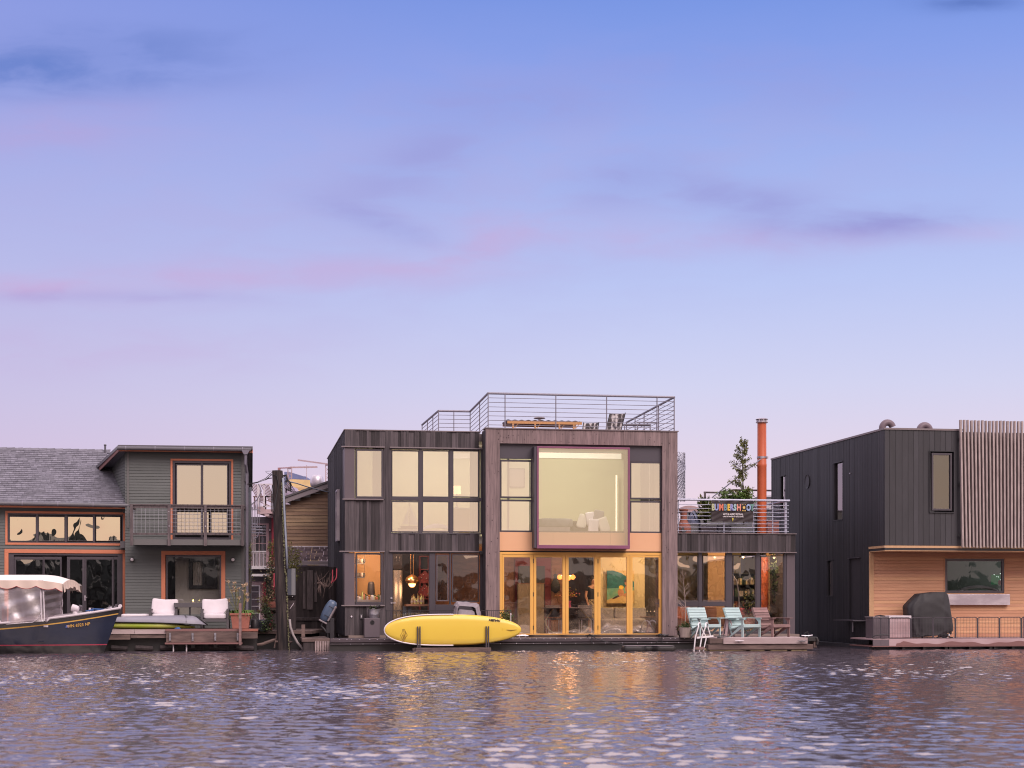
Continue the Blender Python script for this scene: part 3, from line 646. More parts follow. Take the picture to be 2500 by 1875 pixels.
    for a, b, y0, y1 in ((1655,1703,1358,1466), (1717,1770,1358,1466), (1655,1703,1482,1543), (1717,1770,1480,1543), (1791,1844,1357,1543), (1858.5,1912,1358,1543)):
        rc = f.rect(a, y0, b, y1, dw)
        if a == 1655: rc = (f.x(1640, dw),)+rc[1:]
        window(H, rc, dw-.006, m_frame, m_gy_wing, .018, .06)
    # --- body: roof, floors, inner walls
    mb = MB(); mb.box(x_l+.08, x_c0+.2, rl+.12, rl+D, up-.25, up-.03); mb.box(x_c0+.2, x_d1-.02, .3, rl+D, zt-.28, zt-.03); mb.build('roof', m_capmetal, H)
    zr = zc1-.16; mb = MB(); mb.box(x_d1+.01, xw1-.08, dw+.0, dw+7.4, zr-.15, zr); mb.build('terrace_roof', m_furn, H)
    zf = f.z(1400, 1318, .5)
    mb = MB(); mb.box(x_l+.08, x_c0, rl+.12, rl+5.3, zf-.12, zf+.1); mb.box(x_c0+.001, x_d1-.02, .25, rl+5.3, zf-.12, zf+.1); mb.build('upper_floor', m_int_white, H)
    mb = MB(); mb.box(x_l+.08, xw1-.05, .3, rl+5.3, DK-.1, DK+.01); mb.build('ground_floor', m_int_floor, H)
    mb = MB(); mb.box(x_d1-.06, x_d1, .87, rl+D, DK, zt-.03); mb.build('side_wall', m_board, H)
    mb = MB(); mb.box(x_l+.08, xw1-.08, rl+5.3, rl+5.4, DK, zf-.13, r=.5); mb.build('rear_wall', m_int_cream, H)
    mb = MB(); mb.box(x_l+.08, x_d1-.07, rl+D-.1, rl+D, DK, zt-.29, r=.5); mb.build('back_wall', m_board_side, H)
    mb = MB(); mb.box(x_l+.08, x_d1-.07, 4.2, 4.3, zf+.101, zt-.29, r=.5); mb.build('bedroom_wall', m_int_green, H)
    # kitchen / living inner walls
    xk = f.x(1048, rl)
    mb = MB(); mb.box(x_l+.09, f.x(936, rl+2.2), rl+2.2, rl+2.3, DK+.011, zf-.121); mb.build('kitchen_wall', m_int_orange, H)
    mb = MB(); mb.box(f.x(937, rl+3), f.x(1060, rl+3), rl+3, rl+3.1, DK+.011, zf-.121); mb.box(f.x(938, rl+.8), f.x(938, rl+.8)+.08, rl+.8, rl+2.99, DK+.011, zf-.121); mb.build('plum_wall', m_int_dark, H)
    mb = MB(); mb.box(f.x(1060.5, rl+3), f.x(1300, rl+3), rl+3, rl+3.1, DK+.011, zf-.121); mb.build('dark_wood_wall', m_int_wood, H)
    mb = MB(); mb.box(f.x(1258, rl+2.9), f.x(1345, rl+2.9), rl+2.9, rl+2.99, DK+.011, f.z(1300, 1362, rl+2.9)); mb.build('red_door_surround', m_int_red, H)
    mb = MB(); mb.box(f.x(1266, rl+2.85), f.x(1330, rl+2.85), rl+2.85, rl+2.895, DK+.011, f.z(1300, 1382, rl+2.85)); mb.build('rear_door', m_blackm, H)
    mb = MB(); mb.box(f.x(1346, rl+3), f.x(1385, rl+3), rl+3, rl+3.1, DK+.011, zf-.121); mb.build('brown_wall', m_int_wood, H)
    mb = MB(); mb.box(f.x(1386, rl+3.2), f.x(1458, rl+3.2), rl+3.2, rl+3.3, DK+.011, zf-.121); mb.build('dark_wall', m_int_dark, H)
    mb = MB(); mb.box(f.x(1459, rl+3), f.x(1586, rl+3), rl+3, rl+3.1, DK+.011, zf-.121); mb.build('cream_wall', m_int_cream, H)
    for px_, ya_ in ((1458, 2.5), (1610, 1.4)): mb = MB(); mb.box(f.x(px_, rl+2.4), f.x(px_, rl+2.4)+.09, rl+ya_, rl+2.99, DK+.011, zf-.121); mb.build('wall_end', m_int_cream, H)
    mb = MB(); mb.box(f.x(1728, rl+2.6), f.x(1782, rl+2.6), rl+2.6, rl+2.7, DK+.011, zr-.151); mb.build('wing_inner_wall', m_int_orange, H); mb = MB(); mb.box(f.x(1872, rl+2.4), f.x(1893, rl+2.4), rl+2.4, rl+2.5, DK+.011, zr-.151); mb.build('wing_inner_wall', m_int_orange, H)
    return H
build_main()

def lamp_light(name, p, energy, col=(1,.62,.32), rad=.08):
    d = bpy.data.lights.new(name, 'POINT'); d.energy = energy; d.color = col; d.shadow_soft_size = rad*1.4
    o = bpy.data.objects.new(name, d); COL.objects.link(o); o.location = p; return o
# ------------------------------------------------------------------ floats, decks and the things round the middle house
def P(px, t, z): p = at(px, HZ, t); return Vector((p.x, t, z))
YW = R_(9.4)
def build_float():
    f = MF; H = thing('house_float', 'long black float with a rubbing rail under the middle house, mooring cleats on its edge', 'float', f.w(0, -1.2, 0), f.yaw)
    a, b = f.x(806, -1.2), f.x(1702, -1.2)
    mb = MB(); mb.box(a, b, 0, 10.6, -.5, .175); mb.build('hull', m_black, H)
    mb = MB(); mb.box(a, b, -.05, .14, .235, .34); mb.box(a, b, -.07, .1, .178, .205); mb.box(a, b, .02, .1, .206, .234); mb.build('rub_rail', m_rub, H, bevel=.012)
    mb = MB(); rs = random.Random(2)
    for i in range(48):
        x = a+.2+i*(b-a-.4)/47+rs.uniform(-.05,.05); mb.ball((x, -.052, .315), .012, .008, .012, 6, 4); 
        if i % 2: mb.ball((x+.1, -.072, .192), .011, .008, .011, 6, 4)
    mb.build('bolt_heads', m_steel, H)['kind'] = 'stuff'
    mb = MB(); mb.box(a+.05, b-.02, .145, 1.3, .24, .335); mb.build('deck', m_rub, H)
    for px in (1276, 1443, 1617):
        x = f.x(px, -1.2)
        mb = MB(); mb.tube([(x-.09, .03, .345), (x-.09, .03, .40)], .018); mb.tube([(x+.09, .03, .345), (x+.09, .03, .40)], .018); mb.tube([(x-.17, .03, .40), (x-.08, .03, .415), (x+.08, .03, .415), (x+.17, .03, .40)], [.012,.022,.022,.012])
        mb.build('cleat', m_steel if px == 1276 else m_blackm, H)
build_float()
mo = thing('mooring_line', 'black rope tied round the middle cleat and hanging to the inflatable dock', 'rope', MF.w(MF.x(1443, -1.3), -1.3, .3), YW)
mb = MB(); mb.tube([(0,.1,.13),(.02,-.02,.08),(.0,-.04,-.08),(.03,-.04,-.12)], .012, 6); mb.tube([(0,.08,.12),(.12,-.05,.03),(.35,-.08,-.05),(.62,-.1,-.12),(.9,-.12,-.15)], .012, 6); mb.tube([(-.12,.08,.1),(-.03,.0,.14),(.06,.02,.08),(.12,.1,.12)], .016, 6)
mb.build('rope', m_cable, mo)
mo = thing('mooring_line', 'black rope looped on the cleat at the foot of the right timber post', 'rope', MF.w(MF.x(1617, -1.3), -1.3, .3), YW)
mb = MB(); mb.tube([(0,.1,.13),(-.02,-.02,.08),(-.02,-.04,-.12)], .012, 6); mb.tube([(0,.08,.12),(-.08,-.05,.0),(-.22,-.08,-.12)], .012, 6); mb.tube([(-.16,.08,.1),(-.05,.0,.15),(.05,.02,.09),(.2,.08,.12)], .017, 6)
mb.build('rope', m_cable, mo)
# inflatable U-shaped float
def infl():
    T = thing('inflatable_dock', 'grey and black inflatable U shaped dock float lying on the water', 'inflatable dock', P(1577, 44.9, 0), YW)
    mb = MB()
    poly = [(-.74,-.1),(-.70,-.42),(-.22,-.45),(-.12,-.38),(-.05,-.2),(.12,-.2),(.24,-.42),(.68,-.46),(.75,-.38),(.72,.0),(.45,.25),(-.5,.25)]
    mb.prism(poly, .0, .14, 'z'); mb.build('float', m_black, T, bevel=.05)
    p2 = [(x*.95, y*.93) for x, y in poly]; mb = MB(); mb.prism(p2, .141, .152, 'z'); mb.build('deck_pad', m_cover, T)
infl()
# paddleboard on its rack
def sup():
    z0, t = .585, 44.75; c = P(1106.5, t, z0); Ln = 337*t/FP; T = thing('paddleboard', 'long yellow paddleboard with a white nose edge standing on its side in the rack', 'paddleboard', c, YW)
    def half(u):      # u: -1 nose (left) .. 1 tail (right)
        n = max(0, 1-abs(u)**(3.2 if u < 0 else 2.15)); return .425*n**.5
    U = [-1+2*i/48 for i in range(49)]; U = [math.copysign(1-(1-abs(u))**1.5, u) for u in U]
    nS = 12
    mb = MB(); vs = []
    for u in U:
        w = max(half(u), .006); th = .062*min(1, (w/.1)**.5) 
        for k in range(nS):
            a = 2*math.pi*k/nS; ca, sa = math.cos(a), math.sin(a)
            vs.append((u*Ln/2, math.copysign(abs(sa)**.55, sa)*th, math.copysign(abs(ca)**.8, ca)*w))
    m = len(U); mb.add(vs, [(i*nS+k, i*nS+(k+1) % nS, (i+1)*nS+(k+1) % nS, (i+1)*nS+k) for i in range(m-1) for k in range(nS)]+[tuple(range(nS)), tuple((m-1)*nS+k for k in range(nS))], .5)
    mb.build('board', m_sup, T, smooth=True)
    mb = MB(); pts_t = [(u*Ln/2, -.028, half(u)-.0) for u in U if u < .03]; pts_b = [(x, y, -z) for x, y, z in pts_t]
    mb.tube(pts_b[::-1]+pts_t, .021, 6); mb.build('white_edge', m_suprail, T, smooth=True)
    # fin slot line near the tail, emblem and lettering
    mb = MB(); xx = .39*Ln
    mb.tube([(xx-.01, -.070, -.0), (xx+.12, -.074, -.012), (xx+.24, -.068, -.002), (Ln*.497, -.02, .004)], [.004,.014,.008,.003], 6); mb.build('fin', m_inkb, T)
    mb = MB(); mb.tube([(.362*Ln, -.066, -.03), (.362*Ln, -.066, .05)], .005, 6); mb.build('vent_plug', m_sup, T)
    text('board_lettering', 'NAISH', .08, T, m_ink, (.303*Ln, -.068, .265), rot=(90, -174, 0), sx=1.35, ext=.004, bold=.004, shear=.25)
    mb = MB(); ex, ez = -.358*Ln, -.14
    def stroke(pts, w=.012):
        for p, q in zip(pts, pts[1:]): mb.bar((ex+p[0], -.066, ez+p[1]), (ex+q[0], -.066, ez+q[1]), w, .008)
    stroke([(-.04,.17),(-.06,.06),(-.10,0),(-.02,-.16),(0,-.10),(-.05,.0),(0,.06),(-.02,.17)])
    stroke([(.0,.17),(.06,.06),(.09,.0),(.05,-.04),(.01,-.14)]); stroke([(.02,.12),(.045,.04),(-.0,-.0),(.03,-.06),(.07,-.03)])
    for q in (-.03, -.012, .006, .024): stroke([(q, .02+q), (q+.012, -.10)], .006)
    mb.build('emblem', m_inkb, T)
    Rk = thing('board_rack', 'black upright posts on a wooden beam carrying the yellow paddleboard', 'rack', P(1108, 44.75, 0), YW)
    sc = 44.75/FP
    for px in (1018.5, 1024, 1186.5, 1192):
        x = (px-1108)*sc; o = -.105 if px in (1018.5, 1186.5) else -.115
        mb = MB(); mb.box(x-.017, x+.017, o-.02, o+.02, .02, .685); mb.build('post', m_frame, Rk, bevel=.003)
    for px in (1021, 1189):
        x = (px-1108)*sc
        mb = MB(); mb.box(x-.02, x+.02, .09, .13, .02, .60); mb.box(x-.02, x+.02, -.085, .089, .115, .15); mb.build('bracket', m_frame, Rk)
    mb = MB(); mb.box((1018-1108)*sc-.06, (1198-1108)*sc, -.16, .20, -.06, .095); mb.build('beam', m_dockwood, Rk, bevel=.01)
    mb = MB(); mb.prism([((1008-1108)*sc, -.05), ((1016-1108)*sc-.04, -.05), ((1018-1108)*sc-.04, .09), ((1012-1108)*sc-.06, .07)], -.1, .2, 'y'); mb.build('beam_end', m_dockwood, Rk)
sup()

# bin with tub, outlet, covered thing, fence, planters in front of the dark wall
def bin_tub():
    z = .34; t = 46.3; T = thing('storage_bin', 'square grey plum bin with a round black hole in its front', 'bin', P(909, t, z), YW); s = t/FP
    mb = MB(); mb.box(-19.5*s, 18.5*s, 0, .42, 0, .555); mb.build('body', m_panelgrey, T, bevel=.012)
    mb = MB(); mb.lathe([(.062,-.006),(.062,.006),(.05,.006),(.045,-.012)], 20); mb.build('hole_rim', m_blackm, T, loc=(0,0,0)).matrix_local = Matrix.Translation((.0, -.006, .43)) @ Matrix.Rotation(R_(90), 4, 'X')
    U = thing('washtub', 'ribbed galvanised tub on top of the grey bin', 'tub', P(913, t+.2, z+.556), YW)
    mb = MB(); mb.lathe([(.128,0),(.135,.02),(.15,.10),(.155,.105),(.152,.115),(.175,.235),(.185,.24),(.187,.25),(.178,.252),(.17,.235),(.13,.03),(.01,.02)], 28); mb.build('tub', m_tub, U, smooth='auto')
    for sx in (-1, 1):
        mb = MB(); mb.tube([(sx*.03-.05, -.178, .235),(sx*.03-.03, -.195, .27),(sx*.03+.03, -.195, .27),(sx*.03+.05, -.178, .235)], .006, 6)
        if sx < 0: mb.build('handle', m_tub, U)
    V = thing('tub_plants', 'dark tangle of leaves and a paddle blade sticking out of the tub', 'plant', P(913, t+.2, z+.80), YW)
    mb = MB(); rs = random.Random(4)
    for i in range(60): mb.leaf((rs.uniform(-.12,.08), rs.uniform(-.08,.08), rs.uniform(-.02,.08)), (rs.uniform(-1,1), rs.uniform(-1,1), rs.uniform(-.3,1)), .07, .035)
    mb.build('leaves', m_leafdk, V); mb = MB(); mb.tube([(.02,0,.0),(.10,0,.08),(.17,0,.13)], [.02,.045,.03], 8); mb.build('paddle_blade', m_blackm, V)
    O = thing('power_outlet', 'small grey outlet box on the dark boards beside the bin', 'outlet', MF.w(MF.x(882, .67), .665, MF.z(882, 1505, .67)), YW)
    mb = MB(); mb.box(-.035,.035,-.05,0,-.065,.065); mb.build('box', m_furn, O, bevel=.006); mb = MB(); mb.box(-.014,.014,-.056,-.05,-.03,.03); mb.build('socket', m_white, O)
    O = thing('wall_tap', 'small steel tap plate on the dark boards to the left of the outlet', 'tap', MF.w(MF.x(858, .67), .665, MF.z(858, 1505, .67)), YW)
    mb = MB(); mb.prism([(-.035,0),(0,-.035),(.035,0),(0,.035)], -.02, 0, 'y'); mb.build('plate', m_steel, O); mb = MB(); mb.tube([(0,-.02,0),(0,-.06,0),(0,-.07,-.03)], .01, 6); mb.build('spout', m_steel, O)
bin_tub()
def tarp():
    t = 46.0; s = t/FP; T = thing('covered_furniture', 'bulky furniture under a wrinkled grey tarpaulin in front of the dark wall', 'tarpaulin', P(1130, t, .34), YW)
    out = [(-52,0),(-50,40),(-49,52),(-38,56),(-28,55),(-24,60),(-22,80),(-16,87),(0,86),(30,84),(38,80),(43,62),(46,30),(48,0)]
    mb = MB(); n = len(out)
    def fn(u, v):
        k = u*(n-1); i = min(int(k), n-2); f_ = k-i; x = out[i][0]*(1-f_)+out[i+1][0]*f_; z = out[i][1]*(1-f_)+out[i+1][1]*f_
        g = math.sin(v*math.pi)**.45; sc = .72+.28*g
        w = mnoise.noise(Vector((u*9, v*7, 1)))*4.0*g+mnoise.noise(Vector((u*24, v*9+u*9, 5)))*3.4*g
        return (x*s*sc+w*.008, .62*(v-.5)+w*.012, max(0, z*s*(.9+.1*g)+w*s*1.1*(1 if z > 0 else 0)))
    mb.grid(fn, 110, 40); mb.prism([(p[0]*s*.66, p[1]*s*.80) for p in out], -.26, .26, 'y'); mb.build('tarp', m_tarp, T, smooth=True)
tarp()
def short_fence():
    t = 45.85; s = t/FP; T = thing('garden_fence', 'low black metal picket fence behind the yellow paddleboard', 'fence', P(1090, t, .34), YW); a, b = (940-1090)*s, (1250-1090)*s
    zr = CAMH-(1491-HZ)*s-.34
    mb = MB(); mb.bar((a,0,zr), (b,0,zr), .018); mb.bar((a,0,.08), (b,0,.08), .015); mb.build('rail', m_blackm, T)
    for px in (944, 1026, 1128, 1133, 1190, 1242, 1249):
        mb = MB(); x = (px-1090)*s; mb.bar((x,-.02,0), (x,-.02,zr+.02), .026); mb.build('post', m_blackm, T)
    mb = MB(); x = a+.05
    while x < b: mb.bar((x,0,.08), (x,0,zr), .007); x += .055
    mb.build('pickets', m_blackm, T)['kind'] = 'stuff'
short_fence()
def bush(name, label, cat, loc, rx, ry, rz, n, ls, m, stems=4, pot=None, seed=1, group=None, up=.6, mstem=None, yaw=0, m2=None, part='foliage'):
    rs = random.Random(seed); T = thing(name, label, cat, loc, yaw, group)
    mb = MB(); clumps = [(rs.uniform(-1,1)*rx*.75, rs.uniform(-1,1)*ry*.75, rz*(.25+1.5*rs.random())) for _ in range(max(6, n//30))]
    random.seed(seed)
    for i in range(n):
        c = rs.choice(clumps); r = rx*.38
        p = (c[0]+rs.gauss(0, r*.6), c[1]+rs.gauss(0, r*.6), max(.01, c[2]+rs.gauss(0, rz*.16)))
        mb.leaf(p, (rs.gauss(0,1), rs.gauss(0,1), rs.gauss(up, .8)), ls*rs.uniform(.6,1.3), ls*rs.uniform(.25,.5), mi=(1 if m2 and rs.random() < .25 else 0))
    mb.build(part, [m, m2] if m2 else m, T, fix=False)
    mb = MB()
    for c in clumps[:stems*2]: mb.tube([(c[0]*.1, c[1]*.1, 0), (c[0]*.5, c[1]*.5, c[2]*.5), (c[0], c[1], c[2]+rz*.1)], [.012,.008,.003], 5)
    mb.build('stems', mstem or m_bark, T)['kind'] = 'stuff'
    if pot: pot(T)
    return T
bush('shrub', 'tall leafy green shrub by the lower left of the yellow doors', 'shrub', P(1238, 45.95, .34), .20, .12, .40, 420, .085, m_leaf, seed=3, up=.9, m2=m_leafyl)
bush('flowering_plant', 'bushy green and yellow plants with red blooms behind the low black fence', 'plant', P(1212, 45.97, .34), .27, .1, .24, 500, .05, m_leafyl, seed=5, m2=m_leafbr)
mk = thing('white_marker', 'small white plastic peg standing between paddleboard and yellow doors', 'peg', P(1247, 45.2, .34), 0)
mb = MB(); mb.tube([(0,0,0),(0,0,.66)], .011, 8); mb.lathe([(.02,.66),(.014,.70),(.002,.71)], 8); mb.build('peg', m_white, mk)

# ---- roof terrace of the middle house
def rail_run(T, pts, zr, zb, n, mr, rt=.024, rb=.007, post=.02, posts=(), base=None):
    """pts: local xy corners; rails between zb and zr"""
    for k, (p, q) in enumerate(zip(pts, pts[1:])):
        mb = MB(); mb.tube([(p[0], p[1], zr), (q[0], q[1], zr)], rt, 8); mb.build('handrail', mr, T, smooth='auto')
        for i in range(n):
            z = zb+(zr-zb)*(i)/(n); mb = MB(); mb.tube([(p[0], p[1], z), (q[0], q[1], z)], rb, 6); mb.build('rail', mr, T)
    for p in posts:
        mb = MB(); mb.bar((p[0], p[1], base if base is not None else zb-.05), (p[0], p[1], zr), post, post*1.6); mb.build('post', mr, T)
def roof_rail():
    f = MF; T = thing('roof_railing', 'grey metal railing with horizontal bars round the roof deck of the middle house', 'railing', f.w(0,0,0), f.yaw)
    ZR = 7.50
    def gp(px, py, z=ZR):
        t = (z-CAMH)*FP/(HZ-py); p = at(px, py, t); q = f.local(p); return (q.x, q.y)
    A = gp(1646, 969.4); B = gp(1191.7, 960.5); d1 = (A[1]+B[1])/2; A = (f.x(1646, d1), d1); B = (f.x(1191.7, d1), d1)
    d2 = d1+4.6; C = (f.x(1147.8, d2), d2); D_ = (f.x(1070.6, d2), d2); d3 = d2+4.2; E = (f.x(1030.5, d3), d3); G = (f.x(1529.5, d1+6.9), d1+6.9)
    base = f.z(1400, 1049)-.05; lerp = lambda p, q, k: (p[0]+(q[0]-p[0])*k, p[1]+(q[1]-p[1])*k)
    posts = [A, B, C, D_, E, G]+[(f.x(px, d1), d1) for px in (1233, 1357, 1481, 1604)]+[lerp(B, C, .45), (f.x(1108, d2), d2), lerp(D_, E, .33), lerp(D_, E, .66), lerp(A, G, .3), lerp(A, G, .6), lerp(A, G, .8)]
    rail_run(T, [G, A, B, C, D_, E], ZR, base+.14, 8, m_rail, rt=.034, rb=.0095, post=.026, posts=posts, base=base-.2)
    mb = MB(); mb.bar((D_[0]-1.2, d3, base+.09), (E[0], d3, base+.09), .05); mb.tube([(E[0], d3, base+.1), (C[0], d2, base+.1)], .03, 6); mb.build('base_rail', m_rail, T)
    return d1, base
RD, RBASE = roof_rail()
def roof_things():
    f = MF; d = RD+1.2; zb = RBASE+.02
    def F_(px, py, dd): return f.loc(px, py, dd)
    # dining table
    x0, z1 = F_(1238, 1026, d); x1 = f.x(1420, d); ztop = z1
    T = thing('roof_table', 'long wooden folding table under a grey cover on the roof deck', 'table', f.w((x0+x1)/2, d+.4, zb-.25), f.yaw); hw = (x1-x0)/2; zt = ztop-(zb-.25)
    mb = MB(); mb.grid(lambda u, v: (-hw-.02+(2*hw+.0)*u, -.42+.84*v, zt+.012+.012*math.sin(u*70)+.008*math.sin(v*9)), 80, 6); mb.box(-hw-.02, hw-.03, -.41, .41, zt-.03, zt); mb.build('cover', m_cover, T)
    mb = MB(); mb.box(-hw, hw, -.46, -.425, zt-.10, zt-.005); mb.box(-hw, hw, .425, .46, zt-.10, zt-.005); mb.build('apron', mat('honey_wood', c4(.58,.31,.13), .5, var=.05), T)
    for px in (1252, 1306, 1365, 1400):
        x = f.x(px, d)-(x0+x1)/2; mb = MB(); mb.bar((x,-.43,zt-.1), (x+.02,-.43,0), .05); mb.bar((x+.16,-.43,zt-.1), (x+.01,-.43,zt-.28), .018); mb.build('leg', bpy.data.materials['honey_wood'], T)
    U = thing('umbrella_base', 'round grey parasol base disc lying on the roof table', 'parasol base', f.w(f.x(1317, d+.4), d+.4, ztop+.02), f.yaw)
    mb = MB(); mb.lathe([(.05,0),(.05,.07)], 16); mb.build('stem', m_steel, U); mb = MB(); mb.lathe([(.04,.07),(.16,.09),(.185,.105),(.16,.125),(.05,.135),(.01,.14)], 28); mb.build('disc', m_fascia, U, smooth='auto')
    mz = mat('zebra_weave', c4(.62,.58,.58), .8, c4(.07,.06,.065), (9,9,3), nlo=.42, nhi=.50)
    def deckchair(px, d_, lab, lean, hgt, flip=1):
        t_ = thing('folding_deckchair', lab, 'deckchair', f.w(f.x(px, d_), d_, zb-.22), f.yaw-R_(25)*flip)
        w = .24
        a0, a1 = (-.12, .2), (.12*1+lean, hgt)
        for sy in (-w, w):
            mb = MB(); mb.bar((sy, 0, .22), (sy+lean, .12, hgt), .022); mb.build('side_pole', m_blackm, t_)
            mb = MB(); mb.bar((sy-.45, -.25, .28), (sy+.12, .2, .18), .022); mb.bar((sy-.1, -.1, .28), (sy+.1, .2, 0), .018); mb.bar((sy+.15,0,.25),(sy-.2,-.1,0),.018); mb.build('leg', m_blackm, t_)
        mb = MB(); mb.grid(lambda u, v: (-w+2*w*u+lean*v, .12*v+.02*math.sin(u*3.14), .24+(hgt-.26)*v), 8, 10); mb.build('back_weave', mz, t_)
        mb = MB(); mb.grid(lambda u, v: (-w+2*w*u-.45*v, -.25*v, .22+.06*v), 6, 6); mb.build('seat_weave', m_blackm, t_)
    deckchair(1492, d-.1, 'open deckchair with zebra patterned back on the roof deck', .18, 1.03)
    deckchair(1438, d+.5, 'low zebra patterned deckchair half hidden by the end of the roof table', .04, .80)
    # benches
    for px0, px1, py, lab in ((1523, 1590, 1037, 'low grey metal bench at the right end of the roof deck'),):
        xa, z = F_(px0, py, d+.5); xb = f.x(px1, d+.5)
        B = thing('roof_bench', lab, 'bench', f.w(xa, d+.5, zb-.25), f.yaw); w = xb-xa; z -= zb-.25
        mb = MB(); mb.box(0, w, 0, .35, z, z+.035); mb.build('seat', m_rail, B)
        for x in (.03, w*.5, w-.03):
            mb = MB(); mb.bar((x,.02,0),(x,.02,z), .03); mb.build('leg', m_rail, B)
        mb = MB(); mb.bar((w*.55,.3,z+.12),(w+.25,.3,z+.12), .03); mb.bar((w+.25,.3,0),(w+.25,.3,z+.12),.03); mb.build('armrest', m_rail, B)
    for px, w_, h_, lab, mm in ((1236, .32, .10, 'flat cardboard coloured box under the left end of the roof table', m_oldchair), (1374, .5, .17, 'pale wooden crate under the right end of the roof table', m_oldchair), (1283, .4, .13, 'dark low box below the middle of the roof table', m_dockwood)):
        B = thing('roof_box', lab, 'box', f.w(f.x(px, d), d+.0, zb-.1), f.yaw); mb = MB(); mb.box(-w_/2, w_/2, 0, .3, 0, h_+.12); mb.build('box', mm, B, bevel=.01); mb = MB(); mb.box(-w_/2-.01, w_/2+.01, -.01, .31, h_+.121, h_+.14); mb.build('lid', mm, B, bevel=.004)
roof_things()
def spiral():
    f = MF; d = 6.2; c = f.w(f.x(1635, d), d, 2.6); T = thing('spiral_stair', 'grey metal spiral stair cage beside the right timber post', 'spiral stair', c, f.yaw)
    r = (1670-1632)*52.8/FP; z0, z1 = -.2, 3.3
    mb = MB(); mb.tube([(0,0,z0),(0,0,z1+.2)], .05, 8); mb.build('centre_pole', m_stairmetal, T)
    for k in range(9):
        a = k*R_(28); z = 1.3+k*.2
        mb = MB(); mb.M = Matrix.Rotation(a, 4, 'Z'); mb.prism([(.04,-.05),(r*.98,-.16),(r*.98,.16),(.04,.05)], z, z+.03, 'z'); mb.build('tread', m_stairmetal, T)
    for off, pit in ((0, 1), (math.pi, -1)):
        mb = MB()
        for j in range(26):
            a0 = j*2*math.pi/26; pts = [(r*math.cos(a0+pit*q*1.9/12), r*math.sin(a0+pit*q*1.9/12), 2.1+1.6*q/12) for q in range(13)]; mb.tube(pts, .012, 4)
        mb.build('mesh_guard', m_stairmetal, T)
    mb = MB(); pts = [(r*math.cos(q*.3+2.2), r*math.sin(q*.3+2.2), 2.1+q*.088) for q in range(22)]; mb.tube(pts, .038, 8); mb.build('handrail', m_stairmetal, T, smooth=True)
spiral()

